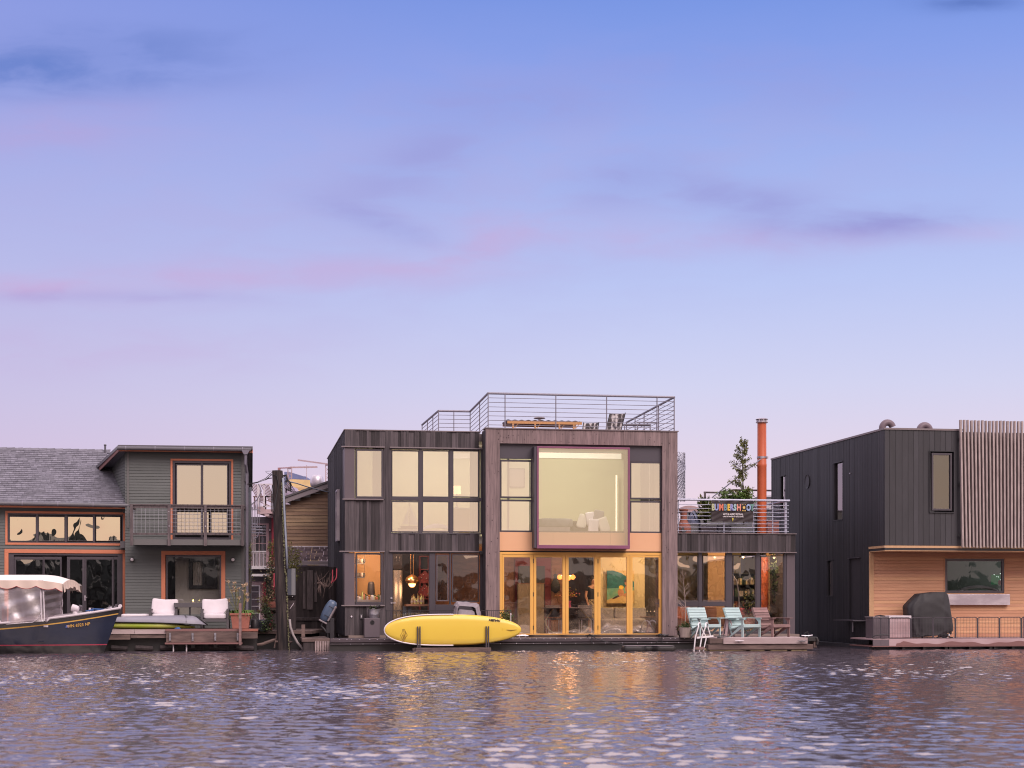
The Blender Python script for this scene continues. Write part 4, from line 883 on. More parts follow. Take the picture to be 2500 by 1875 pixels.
# ---- wing terrace
def wing_terrace():
    f = MF; d = 1.1; zc = f.z(1800, 1305, .9); T = thing('terrace_railing', 'pale metal railing with horizontal bars on the low wing terrace', 'railing', f.w(0,0,0), f.yaw)
    zr = f.z(1800, 1221, d); x0, x1 = f.x(1640, d), f.x(1928, d); n = 8
    zl = zc-.02
    mb = MB(); mb.tube([(x0, d, zr), (f.x(1928, d), d, zr)], .034, 10); mb.build('handrail', m_rail2, T, smooth='auto')
    for i in range(n):
        z = f.z(1800, 1297-i*9.15, d); mb = MB(); mb.tube([(x0, d, z), (f.x(1926, d), d, z)], .0105, 6); mb.build('rail', m_rail2, T)
        mb = MB(); mb.tube([(f.x(1919, d), d+.02, z+.01), (f.x(1919, d)-.05, d+6.4, z+.01)], .0095, 6); mb.build('rail', m_rail2, T)
    mb = MB(); mb.tube([(f.x(1919, d), d+.05, zr-.02), (f.x(1919, d)-.05, d+6.4, zr-.02)], .028, 8); mb.build('handrail', m_rail2, T)
    for px in (1657, 1768, 1887):
        mb = MB(); x = f.x(px, d); mb.bar((x, d+.03, zl), (x, d+.03, zr), .03); mb.build('post', m_rail2, T)
    mb = MB(); x = f.x(1919, d); mb.bar((x, d+.05, zl), (x, d+.05, zr), .075); mb.build('post', m_rail2, T)
    for dd in (3.2, 5.2): mb = MB(); mb.bar((x, d+dd, zl), (x, d+dd, zr), .04); mb.build('post', m_rail2, T)
    # banner
    db = d-.055; xa, za = f.loc(1737, 1222.5, db); xb, zb = f.loc(1839, 1275, db); w, h = xb-xa, za-zb
    B = thing('festival_banner', 'black vinyl banner with large multicoloured letters tied to the terrace railing', 'banner', f.w(xa, db, zb), f.yaw)
    rip = lambda u, v: .018*math.sin(u*11+v*5)*(.4+.6*v)+.012*math.sin((u-v)*23)
    def edge(u, v):
        sag = .014*math.sin(u*math.pi*2)**2; zz = h*v-(sag if v > .5 else -sag)*abs(2*v-1)
        return (w*u, rip(u, v)*.6, zz)
    mb = MB(); mb.grid(edge, 60, 30); mb.grid(lambda u, v: (w*u, .008+rip(u, v)*.6, edge(u, v)[2]), 60, 30)
    mb.build('vinyl', m_banner, B, smooth=True, fix=False)
    cols = [(.50,.52,.33), (.32,.36,.66), (.75,.22,.14), (.16,.27,.33), (.80,.52,.08), (.32,.33,.62), (.38,.56,.58), (.78,.30,.24), (.80,.55,.16), (.33,.43,.68), (.15,.32,.28)]
    word = 'BUMBERSHOOT'; px = [1740.5,1748.5,1760,1770,1778.5,1785.5,1793.5,1803,1815.5,1826.5,1835.5]
    for k, (ch, c) in enumerate(zip(word, cols)):
        mm = mat('banner_letter_colour', (*c, 1), .6); x = (px[k]-1737)/102*w
        if ch == 'O' and k == 8:
            mb = MB(); mb.box(x-.055, x+.055, -.04, -.034, h*.52, h*.84); mb.build('letter_block', mm, B); text('letter', 'O', .23, B, m_banner, (x, -.043, h*.68), sx=.85, ext=.002, bold=.014)
        else: text('letter', ch, .255, B, mm, (x, -.036, h*.68), sx=.72 if ch != 'M' else .68, ext=.003, bold=.014)
    text('banner_text', 'ARTS & MUSIC FESTIVAL', .075, B, m_whiter, (w*.51, -.036, h*.36), sx=.78, ext=.002, bold=.002)
    text('banner_text', 'LABOR DAY WEEKEND AT SEATTLE CENTER', .04, B, m_whiter, (w*.51, -.036, h*.25), sx=.80, ext=.002, bold=.0015)
    mb = MB(); myl = mat('banner_yellow', c4(.7,.6,.08), .6); mb.M = Matrix.Translation((w*.5, -.036, h*.125)) @ Matrix.Rotation(R_(90), 4, 'X'); mb.lathe([(.0,0),(.026,0),(.026,.003),(.0,.003)], 14, (0,.015,0)); mb.box(-.007,.007,-.05,-.01,0,.003); mb.box(-.016,.016,-.055,-.048,0,.003); mb.build('yellow_emblem', myl, B)
    for sx in (0, w):
        for sz in (0, h): mb = MB(); mb.tube([(sx,0,sz),(sx+(.02 if sx else -.02),.03,sz+(.03 if sz else -.03))], .004, 5); mb.build('tie', m_white, B)
    mb = MB(); mb.tube([(w-.01,0,0),(w-.02,.0,-.08),(w-.035,.0,-.16)], .004, 5); mb.build('loose_cord', m_white, B)
    # stove flue
    df = 2.4; xf = f.x(1860, df); zb_ = zc-.3; ztp = f.z(1860, 1033, df); r = 11.2*(46.8+df+1.9)/FP
    Fl = thing('stove_flue', 'tall orange red stove flue with a metal rain cap rising from the terrace', 'flue', f.w(xf, df, zb_), f.yaw); hh = ztp-zb_
    z1, z2 = f.z(1860, 1140, df)-zb_, f.z(1860, 1133, df)-zb_
    prof = [(r,0),(r,z1-.4),(r,z1),(r*1.02,z1+.01),(r*1.02,z2),(r*.98,z2+.01),(r*.96,hh)]
    mb = MB(); mb.lathe(prof, 32); mb.build('pipe', m_flue, Fl, smooth='auto')
    mb = MB(); mb.lathe([(r*1.12,0),(r*1.3,.01),(r*1.32,.03),(r*1.02,.035)], 32, (0,0,hh)); mb.lathe([(r*1.0,.036),(r*1.0,.10)], 32, (0,0,hh)); mb.lathe([(r*1.08,.06),(r*1.15,.065),(r*1.15,.075),(r*1.0,.08)], 32, (0,0,hh)); mb.lathe([(r*1.3,.11),(r*1.34,.12),(r*1.0,.15),(.02,.165)], 32, (0,0,hh))
    for k in range(8): a = k*math.pi/4; mb.bar((r*1.15*math.cos(a), r*1.15*math.sin(a), hh+.03), (r*1.15*math.cos(a), r*1.15*math.sin(a), hh+.115), .02)
    mb.build('rain_cap', m_steel, Fl, smooth='auto')
    zb2 = f.z(1860, 1117, df)-zb_; mb = MB(); mb.lathe([(r*1.05,-.03),(r*1.07,-.028),(r*1.07,.028),(r*1.05,.03)], 32, (0,0,zb2)); mb.box(r*.8, r*1.35, -.04, .04, zb2-.035, zb2+.035); mb.build('clamp_band', m_steel, Fl, smooth='auto')
    xe, ze = f.loc(1738, 1215, df+.5); mb = MB(); mb.tube([(0, -r, zb2), (xe-xf, .5, ze-zb_)], .017, 8); mb.build('brace', m_rail2, Fl)
    return zc
WZ = wing_terrace()
def wing_things():
    f = MF; z0 = WZ-.14
    def pos(px, d): return f.w(f.x(px, d), d, z0)
    C = thing('chiminea', 'terracotta chiminea stove with a long neck behind the terrace railing', 'chiminea', pos(1669, 1.9), f.yaw)
    mb = MB(); k = 48.9/FP; mb.lathe([(.07,.0),(.12,.03),(.20,.14),(.235,.30),(.215,.44),(.13,.56),(.10,.66),(.105,.80),(.125,.90),(.15,.93),(.13,.95),(.08,.9)], 28); mb.build('body', m_terra, C, smooth='auto')
    mb = MB(); mb.M = Matrix.Translation((-.05,-.2,.30)) @ Matrix.Rotation(R_(80), 4, 'X'); mb.lathe([(.0,0),(.07,0),(.085,.015),(.085,.03),(.0,.03)], 18); mb.build('mouth', m_blackm, C)
    mb = MB()
    for k in range(3): a = k*2.1+.4; mb.bar((.17*math.cos(a), .17*math.sin(a), -.05), (.13*math.cos(a), .13*math.sin(a), .12), .02)
    mb.build('stand', m_blackm, C)
    U = thing('covered_barbecue', 'round barbecue under a pale blue cover with black straps behind the railing', 'barbecue', pos(1694, 2.2), f.yaw)
    mb = MB(); mb.grid(lambda u, v: ((.20+.02*math.sin(u*50))*math.sin(max(.03, v)*1.75)**.6*math.cos(u*6.2832), .2*math.sin(max(.03, v)*1.75)**.6*math.sin(u*6.2832), .92-.45*v), 32, 10); mb.build('cover', mat('pale_blue_cover', c4(.22,.25,.38), .8, bump=.5), U, smooth=True, fix=False)
    mb = MB(); mb.tube([(.16*math.cos(a/4)-.13, -.2+.03*math.sin(a), .45+a*.07) for a in range(7)], .018, 6); mb.build('strap', m_blackm, U); mb = MB(); mb.lathe([(.16,0),(.17,.3),(.18,.46)], 16); mb.build('body', m_greybox, U)
    T = thing('terrace_bag', 'small white bag with blue and red marks low behind the terrace railing', 'bag', pos(1685, 1.5), f.yaw)
    mb = MB(); mb.ball((0,0,.10), .09, .06, .11, 12, 8); mb.build('bag', m_white, T, smooth=True); mb = MB(); mb.box(.01,.045,-.068,-.05,.06,.10, mi=0); mb.box(-.04,-.02,-.068,-.05,.08,.11, mi=1); mb.build('print', [m_bluerope, m_red], T)
    def planter(px0, px1, d, h, lab, mm):
        xa, xb = f.x(px0, d), f.x(px1, d); B = thing('planter_box', lab, 'planter', f.w((xa+xb)/2, d, z0), f.yaw); w = (xb-xa)/2
        mb = MB(); mb.box(-w, w, 0, .42, 0, h-.03); mb.build('box', mm, B, bevel=.01); mb = MB(); mb.box(-w-.012, w+.012, -.012, .432, h-.029, h); mb.build('rim', mm, B, bevel=.005); mb = MB(); mb.box(-w+.03, w-.03, .03, .39, h+.001, h+.012); mb.build('soil', m_blackm, B)
    planter(1712, 1750, 1.8, .44, 'pale speckled square planter left of the banner', m_panelgrey)
    planter(1676, 1706, 1.95, .50, 'narrow grey green planter between chiminea and banner', m_greybox)
    planter(1753, 1784, 1.9, .46, 'dark planter behind the left part of the banner', m_paneldark)
    planter(1785, 1822, 1.9, .48, 'grey planter behind the right part of the banner', m_greybox)
    planter(1874, 1902, 3.2, .7, 'terracotta coloured planter in the far right corner of the terrace', m_terra)
    bush('spiky_plant', 'green spiky leaved plant in the planter left of the banner', 'plant', pos(1723, 2.0)+Vector((0,0,.55)), .24, .16, .34, 420, .20, m_olive, seed=8, up=1.1, m2=m_leaf)
    bush('green_shrub', 'bright green rounded shrub rising above the banner', 'shrub', pos(1795, 2.1)+Vector((0,0,.98)), .50, .2, .30, 2600, .10, m_bright, seed=9, m2=m_leaf, up=.2)
    bush('brown_shrub', 'thin dark reddish shrub at the foot of the orange flue', 'shrub', pos(1846, 2.9)+Vector((0,0,.1)), .12, .12, .48, 260, .06, m_leafbr, seed=10)
    TW = thing('terrace_screen', 'low grey screen wall along the back of the wing terrace', 'screen', pos(1790, 6.2), f.yaw); mb = MB(); h = f.z(1790, 1246, 6.2)-z0; boards(mb, -1.6, 1.35, 0, h, 0, [], w=(.12,.16), relief=.01, seed=71); mb.build('boards', m_greybox, TW); mb = MB(); mb.box(-1.62, 1.37, -.03, .07, h+.002, h+.04); mb.build('cap', m_gutter, TW)
    # slender conifer
    rs = random.Random(12); base = pos(1816, 2.1); T = thing('slender_tree', 'slim upright young tree with an open crown above the banner', 'tree', base, f.yaw); ht = f.z(1813, 1075, 2.1)-z0
    lean = -.05
    mb = MB(); mb.tube([(0,0,.3),(lean*.3,0,ht*.4),(lean*.8,0,ht*.7),(lean,0,ht*.97)], [.028,.022,.014,.004], 6)
    mb.tube([(lean,0,ht*.96),(lean-.01,0,ht*1.01)], .006, 5); mb.tube([(lean-.02,0,ht*.985),(lean+.06,0,ht*1.0)], .004, 5); mb.build('trunk', m_bark, T)
    lf, br = MB(), MB()
    for i in range(60):
        k = .28+.69*i/59; z = ht*k; prof = .36*min(1, (1-k)*3.0+.12)*(.6+.4*math.sin(i*1.7)**2)+.03
        if .60 < k < .66 : prof *= .4
        a = rs.uniform(0, 6.28); x, y = math.cos(a)*prof, math.sin(a)*prof
        br.tube([(lean*k,0,z), (lean*k+x*.6, y*.6, z+.03), (lean*k+x, y, z+.09)], [.007,.005,.002], 4)
        for q in range(40):
            g = rs.uniform(.25, 1.15); lf.leaf((lean*k+x*g+rs.gauss(0,.025), y*g+rs.gauss(0,.025), z+.09*g+rs.gauss(0,.03)), (x+rs.gauss(0,.3), y+rs.gauss(0,.3), rs.uniform(-.3,.8)), rs.uniform(.045,.09), rs.uniform(.024,.042))
    lf.build('crown', m_olive, T, fix=False); br.build('branches', m_bark, T)
    # timber deck rail of the neighbour behind
    N_ = thing('back_railing', 'thin dark wooden railing of a deck behind the terrace', 'railing', (0,0,0)); t = 58
    pt = lambda px, py: at(px, py, t)
    pts = [pt(1718,1202), pt(1767,1203), pt(1790,1196), pt(1898,1198)]
    mb = MB(); mb.tube(pts, .035, 6); mb.build('handrail', m_oldrail, N_)
    for p_ in (pt(1721,1202), pt(1764,1202), pt(1768,1202), pt(1790,1196)): mb = MB(); mb.bar(p_, p_-Vector((0,0,.75)), .07); mb.build('post', m_oldrail, N_)
    for k in range(3): mb = MB(); mb.tube([p_-Vector((0,0,.17*(k+1))) for p_ in pts], .006, 5); mb.build('cable', m_white, N_)
    D2 = thing('shed_roof', 'small flat grey shed roof behind the right end of the terrace', 'shed', at(1888, 1215, 60)*1, 0)
    D2.location = (at(1888, 1215, 60).x, 60, 3.0)
    mb = MB(); mb.box(-.6,.5,0,2,2.15,2.25); mb.build('roof', m_gutter, D2); mb = MB(); mb.box(-.5,.4,.1,1.9,-2.2,2.15); mb.build('wall', m_white, D2)
    Ub = thing('patio_umbrella', 'brown dome top of a folded garden umbrella behind the terracotta chiminea', 'umbrella', pos(1683, 3.6), f.yaw)
    mb = MB(); mb.grid(lambda u, v: (.55*v*math.cos(u*6.2832), .5*v*math.sin(u*6.2832), 1.16-.22*v*v), 24, 8); mb.build('canopy', m_oldchair, Ub, smooth=True, fix=False); mb = MB(); mb.tube([(0,0,0),(0,0,1.15)], .025); mb.build('pole', m_oldrail, Ub)
wing_things()
# ------------------------------------------------------------------ right dock of the middle house with chairs
def right_dock():
    f = MF; yw = YW
    T = thing('timber_dock', 'low timber dock with a bleached fascia board and yellowed foam blocks under it', 'dock', P(1870, 44.9, 0), yw); s = 44.9/FP
    X = lambda px: (px-1870)*s*1.0
    Z = lambda py: CAMH-(py-HZ)*s
    mb = MB(); x = X(1760)
    mb.box(X(1762), X(1976), -.02, .03, Z(1572), Z(1557)); mb.build('fascia_board', m_docklight, T, bevel=.006)
    mb = MB(); rs = random.Random(3)
    boards(mb, X(1758), X(1984), -.0, 1.9, 0, [], w=(.12,.15), seed=4); 
    mb2 = MB()
    xx = X(1758)
    while xx < X(1984): mb2.box(xx, xx+.132, .035, 1.95, Z(1557)-.035, Z(1557)-.002); xx += .138
    mb2.build('deck', m_docklight, T)
    mb = MB(); mb.box(X(1725), X(1992), .02, .25, Z(1586), Z(1573)); mb.box(X(1992), X(2000), .0, .3, Z(1582), Z(1558)); mb.box(X(1728), X(1761), .0, .2, Z(1571), Z(1558)); mb.build('under_beam', m_dockwood, T, bevel=.012)
    for a, b in ((1728,1808), (1832,1869), (1883,1927), (1936,1978)):
        mb = MB(); mb.box(X(a), X(b), .06, 1.6, -.3, Z(1585.5)); mb.build('foam_block', m_yfoam, T, bevel=.03)
    mb = MB(); mb.box(X(1976), X(2001), -.03, .6, Z(1566), Z(1555)); mb.tube([(X(1998),-.03,Z(1556)),(X(2001),-.04,Z(1566)),(X(1999),-.03,Z(1574))], .04, 8); mb.build('corner_bumper', m_black, T, bevel=.02)
    for px, py in ((1801, 1563.5), (1960, 1564.5)):
        mb = MB(); x = X(px); mb.tube([(x-.13,-.07,Z(py)),(x-.06,-.085,Z(py)-.01),(x+.06,-.085,Z(py)-.01),(x+.13,-.07,Z(py)+.004)], [.008,.016,.016,.008], 8); mb.bar((x,-.02,Z(py)),(x,-.08,Z(py)),.05,.02); mb.build('cleat', m_white if px < 1900 else m_gutter, T)
    Cc = thing('dock_cleat', 'silver horn cleat with loose dark rope at the far end of the timber dock', 'cleat', P(1970, 45.3, Z(1557)), yw)
    mb = MB(); mb.tube([(-.16,0,.06),(-.06,0,.05),(.06,0,.05),(.17,0,.065)], [.01,.018,.018,.01], 8); mb.tube([(-.05,0,0),(-.05,0,.05)], .02); mb.tube([(.05,0,0),(.05,0,.05)], .02); mb.build('horns', m_steel, Cc); mb = MB(); mb.tube([(-.1,.05,.01),(-.05,.03,.12),(.03,.05,.16),(.08,0,.03),(0,-.03,.0)], .012, 6); mb.build('rope', m_cable, Cc)
    M_ = thing('rolled_mat', 'black rolled rubber mat at the dock edge beside the ladder', 'mat', P(1766, 44.8, Z(1562)), yw)
    mb = MB(); mb.tube([(-.17,0,.02),(.15,-.02,.0)], .06, 12); mb.grid(lambda u, v: (-.18+.33*u, -.04+.3*v, .075+.03*math.sin(v*3)+.02*math.sin(u*3)), 8, 6); mb.build('mat', m_black, M_, smooth='auto')
right_dock()
def ladder():
    t = 44.6; s = t/FP; T = thing('swim_ladder', 'white swim ladder with two arched handrails at the dock edge', 'ladder', P(1715, t, 0), YW); X = lambda px: (px-1715)*s; Z = lambda py: CAMH-(py-HZ)*s
    def arch(x0, xt, x1, yb0, yb1, dy0, dy1, top=1521, hw=7):
        pts = [(X(x0), dy0, Z(yb0))]
        for q in range(9):
            a = math.pi*(1-q/8); pts.append((X(xt+hw*math.cos(a)), dy0+(dy1-dy0)*q/8, Z(top+9-9*math.sin(a))))
        pts.append((X(x1), dy1, Z(yb1))); return pts
    for nm, pts in (('handrail', arch(1697, 1712, 1733, 1556, 1556, 0, .35)), ('handrail', arch(1713, 1730, 1745, 1556, 1556, 0, .35))):
        mb = MB(); mb.tube(pts, .019, 8); mb.build(nm, m_whiter, T, smooth='auto')
    for a, b in ((1697,1692), (1713,1705)):
        mb = MB(); mb.tube([(X(a),0,Z(1556)),(X(b),-.02,Z(1600))], .019, 8); mb.build('stile', m_whiter, T)
    mb = MB(); mb.tube([(X(1725),.02,Z(1558)),(X(1715),.0,Z(1600))], .017, 8); mb.build('stile', m_whiter, T)
    mb = MB(); mb.bar((X(1701),.02,Z(1557)),(X(1746),.15,Z(1553.5)),.035,.05); mb.build('platform_rail', m_whiter, T)
    for y in (1582,): mb = MB(); mb.box(X(1695), X(1719), -.05, .05, Z(y+3), Z(y-3)); mb.build('rung', m_oldchair, T)
ladder()
def lounge_chair(lab, px, t, m, turn, wd=.62, sc=1.0):
    """low slatted garden chair: back to the viewer's left, seat front turned to the right"""
    T = thing('garden_chair', lab, 'garden chair', P(px, t, .34), YW+R_(turn), 'slatted garden chairs on the right dock')
    w = .30*sc
    # local: +x sideways, -y towards the sitter's front
    for sx in (-w, w):
        mb = MB(); mb.prism([(.30,.0),(.36,.0),(-.20,.37),(-.30,.37),(-.30,.31)], sx-.016, sx+.016, 'x'); mb.build('rear_leg', m, T)
        mb = MB(); mb.bar((sx*1.06,-.27,0),(sx*1.06,-.27,.545),.028,.075); mb.prism([(-.235,.545),(-.235,.44),(-.12,.545)], sx*1.06-.012, sx*1.06+.012, 'x'); mb.build('front_leg', m, T)
        mb = MB(); x = sx*1.12; mb.box(x-.062, x+.062, -.36, .34, .547, .568); mb.build('arm', m, T, bevel=.005)
    mb = MB()
    for k in range(7):
        y = -.30+k*.082; z = .375-.022*k
        mb.M = Matrix.Translation((0, y, z)) @ Matrix.Rotation(R_(-15), 4, 'X'); mb.box(-w-.03, w+.03, 0, .07, -.011, .011)
    mb.M = None; mb.box(-w-.03, w+.03, -.325, -.305, .30, .375); mb.build('seat', m, T)
    mb = MB(); A = R_(-27)
    for k in range(9):
        mb.M = Matrix.Translation((0, .22, .16)) @ Matrix.Rotation(A, 4, 'X'); z = .04+k*.083
        mb.box(-w+.02, w-.02, -.012, .010, z, z+.070)
    mb.M = Matrix.Translation((0, .22, .16)) @ Matrix.Rotation(A, 4, 'X')
    for sx in (-w+.025, w-.025): mb.box(sx-.02, sx+.02, .012, .05, -.06, .78)
    mb.build('backrest', m, T)
    mb = MB(); mb.box(-w*1.1, w*1.1, .29, .32, .50, .545); mb.build('arm_support', m, T)
    return T
lounge_chair('pale mint slatted chair beside the potted sapling, leftmost of the three', 1722, 46.1, m_teal, 12)
lounge_chair('pale mint slatted chair between the small wooden table and the brown chair', 1818, 46.1, m_teal, 24)
lounge_chair('weathered brown wooden slatted chair at the right end of the row', 1889, 46.15, m_oldchair, 26)
def side_table():
    T = thing('side_table', 'small splayed leg wooden table between the two mint chairs', 'table', P(1778, 46.3, .34), YW+R_(10))
    mb = MB(); mb.box(-.22,.22,-.2,.2,.545,.57); mb.build('top', m_teal, T, bevel=.006)
    for sx, sy in ((-1,-1),(1,-1),(-1,1),(1,1)):
        mb = MB(); mb.bar((sx*.035, sy*.03, .545), (sx*.135, sy*.12, 0), .06, .035); mb.build('leg', m_pinkdock, T)
side_table()
def sapling():
    base = P(1673, 46.3, .335); T = thing('potted_sapling', 'bare twiggy sapling in a ribbed beige pot beside the timber post', 'potted tree', base, YW); k = 46.3/FP
    mb = MB(); prof = [(.135,0),(.145,.02),(.168,.26),(.172,.285),(.155,.29),(.15,.25),(.01,.24)]
    n = 48; vs = [((q+(.003 if i % 2 else -.003))*math.cos(6.2832*i/n), (q+(.003 if i % 2 else -.003))*math.sin(6.2832*i/n), z) for q, z in prof for i in range(n)]
    mb.add(vs, [(a*n+i, a*n+(i+1) % n, (a+1)*n+(i+1) % n, (a+1)*n+i) for a in range(len(prof)-1) for i in range(n)]+[tuple(range(n))], .5); mb.build('pot', m_beige, T)
    rs = random.Random(6); mb = MB(); H_ = 2.05; tr = [(0,0,.25),(.01,0,.8),(-.02,.01,1.3),(-.10,0,H_)]
    mb.tube(tr, [.016,.012,.009,.003], 6)
    def tw(p, d, l, r, dep):
        q = (p[0]+d[0]*l, p[1]+d[1]*l, p[2]+d[2]*l); mb.tube([p, ((p[0]+q[0])/2+rs.uniform(-.01,.01), (p[1]+q[1])/2, (p[2]+q[2])/2), q], [r, r*.7, r*.35], 4)
        if dep:
            for _ in range(3):
                g = rs.uniform(.3, .95); b = (p[0]+d[0]*l*g, p[1]+d[1]*l*g, p[2]+d[2]*l*g); tw(b, (d[0]+rs.uniform(-.6,.6), d[1]+rs.uniform(-.5,.5), d[2]+rs.uniform(-.3,.4)), l*.5, r*.5, dep-1)
    for i in range(20):
        g = rs.uniform(.28, .97); z = .25+g*(H_-.25); x = -.1*g*g; a = rs.uniform(0, 6.28); l = .42*(1.15-g)
        tw((x, 0, z), (math.cos(a)*.75, math.sin(a)*.75, .75), max(.1, l), .0055, 2)
    mb.build('branches', m_twig, T)
    mb = MB(); random.seed(4)
    for i in range(260): mb.leaf((rs.gauss(0,.075), rs.gauss(0,.06), .28+abs(rs.gauss(0,.06))), (rs.gauss(0,1), rs.gauss(0,1), 1), .07, .02)
    mb.build('underplanting', m_leaf, T, fix=False)
sapling()
bush('dark_shrub', 'dark red leaved shrub squeezed between the timber post and the beige pot', 'shrub', P(1660, 46.6, .34), .10, .1, .28, 220, .06, m_leafbr, seed=31, m2=m_leafdk)
# ------------------------------------------------------------------ left floating house
LF = Frame(450, 47.3, 7.0)
LDZ = .60                      # its deck level
def build_left():
    f = LF; H = thing('floating_house', 'grey clapboard house with orange trim, a balcony and a low shingled wing', 'house', f.w(0,0,0), f.yaw)
    x0, x1 = f.x(310), f.x(597); zt = f.z(450, 1101)
    ud = f.rect(416.6, 1120.6, 569.4, 1318); lw = f.rect(394, 1345, 550, 1500)
    mb = MB(); clap(mb, x0-.05, x1-.09, LDZ, zt, 0, [ud, lw], pitch=.083, seed=3); mb.build('front_wall', m_siding, H)
    mb = MB(); mb.box(x1-.09, x1, -.03, .03, LDZ, zt, r=.5); mb.box(x0, x0+.06, -.03, .03, LDZ+2.9, zt, r=.5); mb.build('corner_board', m_trimgrey, H)
    # angled upper left wall
    t0 = f.w(x0, 0); a = R_(25.6)-f.yaw; Ls = 3.4
    zb = f.z(310, 1250)
    mb = MB(); mb.M = Matrix.Translation((x0+.0, 0, 0)) @ Matrix.Rotation(a+R_(90), 4, 'Z') @ Matrix.Scale(-1, 4, (1,0,0)) @ Matrix.Translation((0,0,0))
    # local x runs back along the wall, weather side to the left
    mb.M = Matrix(((-math.sin(a), -math.cos(a)*-1, 0, x0), (math.cos(a), math.sin(a), 0, 0), (0,0,1,0), (0,0,0,1)))
    clap(mb, .02, Ls, zb, zt-.02, 0, [], pitch=.083, seed=5); mb.build('angled_wall', m_siding, H)
    mb = MB(); mb.box(x1-.05, x1-.02, .04, 6, LDZ, zt-.25); mb.build('right_wall', m_siding, H)
    mb = MB(); mb.box(x0+.1, x1-.1, 3.0, 3.1, LDZ, zt-.3); mb.build('inner_wall', m_furn, H)
    zf = f.z(450, 1330)
    mb = MB(); mb.box(x0-.2, x1-.1, .05, 2.98, zf-.1, zf+.1); mb.build('upper_floor', m_furn, H)
    # roof: shed slab with overhangs, soffit, fascia, gutter
    xr = f.x(617, -.35); xl = f.x(289, -.35); zr = f.z(450, 1089.5, -.35); bl = (xl-.2-math.sin(a)*2.6, 2.5)
    mb = MB(); sl = -.17
    xrb = f.x(616.5, 4.2); top = [(xl, -.35), (xr, -.35), (xrb, 4.2), (bl[0]-.3, 4.2), (f.local(at(243,1106,50.2)).x, 2.2)]
    zz = lambda y: zr+sl*max(0, y+.35)
    mb.add([(x, y, zz(y)+.02) for x, y in top]+[(x, y, zz(y)-.07) for x, y in top], [(0,1,2,3,4),(9,8,7,6,5)]+[(i, (i+1) % 5, 5+(i+1) % 5, 5+i) for i in range(5)]); mb.build('roof', m_gutter, H)
    mb = MB(); mb.box(xl+.02, xr-.05, -.33, -.30, zr-.16, zr-.06); 
    mb.add([(xl-.005,-.30,zr-.06),(xl-.005,-.30,zr-.17),(top[4][0]+.05,2.2,zz(2.2)-.18),(top[4][0]+.05,2.2,zz(2.2)-.07),(xl+.02,-.30,zr-.06),(xl+.02,-.30,zr-.17),(top[4][0]+.08,2.2,zz(2.2)-.18),(top[4][0]+.08,2.2,zz(2.2)-.07)], [(0,1,2,3),(7,6,5,4),(0,4,5,1),(3,2,6,7)], mi=1)
    mb.add([(xr-.03,-.30,zr-.06),(xr-.03,-.30,zr-.17),(xrb-.03,4.2,zz(4.2)-.2),(xrb-.03,4.2,zz(4.2)-.07),(xr-.0,-.30,zr-.06),(xr-.0,-.30,zr-.17),(xrb,4.2,zz(4.2)-.2),(xrb,4.2,zz(4.2)-.07)], [(0,1,2,3),(7,6,5,4),(0,4,5,1),(3,2,6,7)])
    mb.build('fascia', [m_trimor, m_rust], H)
    mb = MB(); mb.tube([(xl-.02, -.40, zr-.075), (xr-.05, -.40, zr-.085)], .055, 12); mb.build('gutter', m_gutter, H, smooth='auto')
    mb = MB()
    for k in range(5): x = xl+.2+k*(xr-xl-.5)/4; mb.tube([(x, -.40, zr-.077), (x+.03, -.40, zr-.077)], .062, 12)
    mb.build('gutter_clips', m_downsp, H)
    xd = f.x(600.5, -.2); mb = MB(); mb.prism([(xd-.12, zr-.10), (xd+.12, zr-.10), (xd+.05, zr-.22), (xd-.05, zr-.22)], -.47, -.33, 'y'); mb.tube([(xd,-.40,zr-.2),(xd,-.38,zr-.5),(xd+.03,-.14,zr-.75),(xd+.03,-.14,LDZ+.02)], .043, 10); mb.build('downspout', m_downsp, H, smooth='auto')
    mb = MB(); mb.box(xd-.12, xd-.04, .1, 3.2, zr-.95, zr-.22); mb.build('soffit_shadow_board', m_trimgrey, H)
    # orange frames, doors
    def oframe(fr, rc, fw, nm='orange_frame', par=H, d=-.035, mask='lrtb'):
        a_, b_, c_, e_ = rc; mb = MB(); mb.box(a_, b_, d, .03, e_-fw, e_)
        if 'b' in mask: mb.box(a_, b_, d, .03, c_, c_+fw)
        zb_ = c_+(fw if 'b' in mask else 0)
        mb.box(a_, a_+fw, d, .03, zb_, e_-fw); mb.box(b_-fw, b_, d, .03, zb_, e_-fw); return mb.build(nm, m_trimor, par, bevel=.003)
    oframe(f, ud, .055, mask='lrt'); oframe(f, lw, .115, mask='lrt')
    a_, b_, c_, e_ = ud; mb = MB(); frame_mb(mb, a_+.057, b_-.057, c_, e_-.057, -.01, .07, .07); mb.box(f.x(490.5), f.x(495.5), -.012, .07, c_+.07, e_-.127, r=.5); mb.build('door_frame', m_frame, H)
    for a2, b2 in ((432,490), (496,554)): window(H, f.rect(a2, 1136, b2, 1300), .004, m_frame, m_gy_up, .035, .05, name='sliding_door')
    a_, b_, c_, e_ = lw
    window(H, (a_+.18, b_-.16, c_, e_-.18), -.005, m_frame, m_gy_clear2, .05, .06, name='ground_floor_window', label='big dark window behind the white chairs')
    # room behind the lower window: grey wall with an inner window and a curtain
    mb = MB(); xa = f.x(428, 1.2); mb.box(xa, b_+.3, 1.2, 1.26, LDZ, zf-.11); mb.build('inner_partition', m_int_white, H)
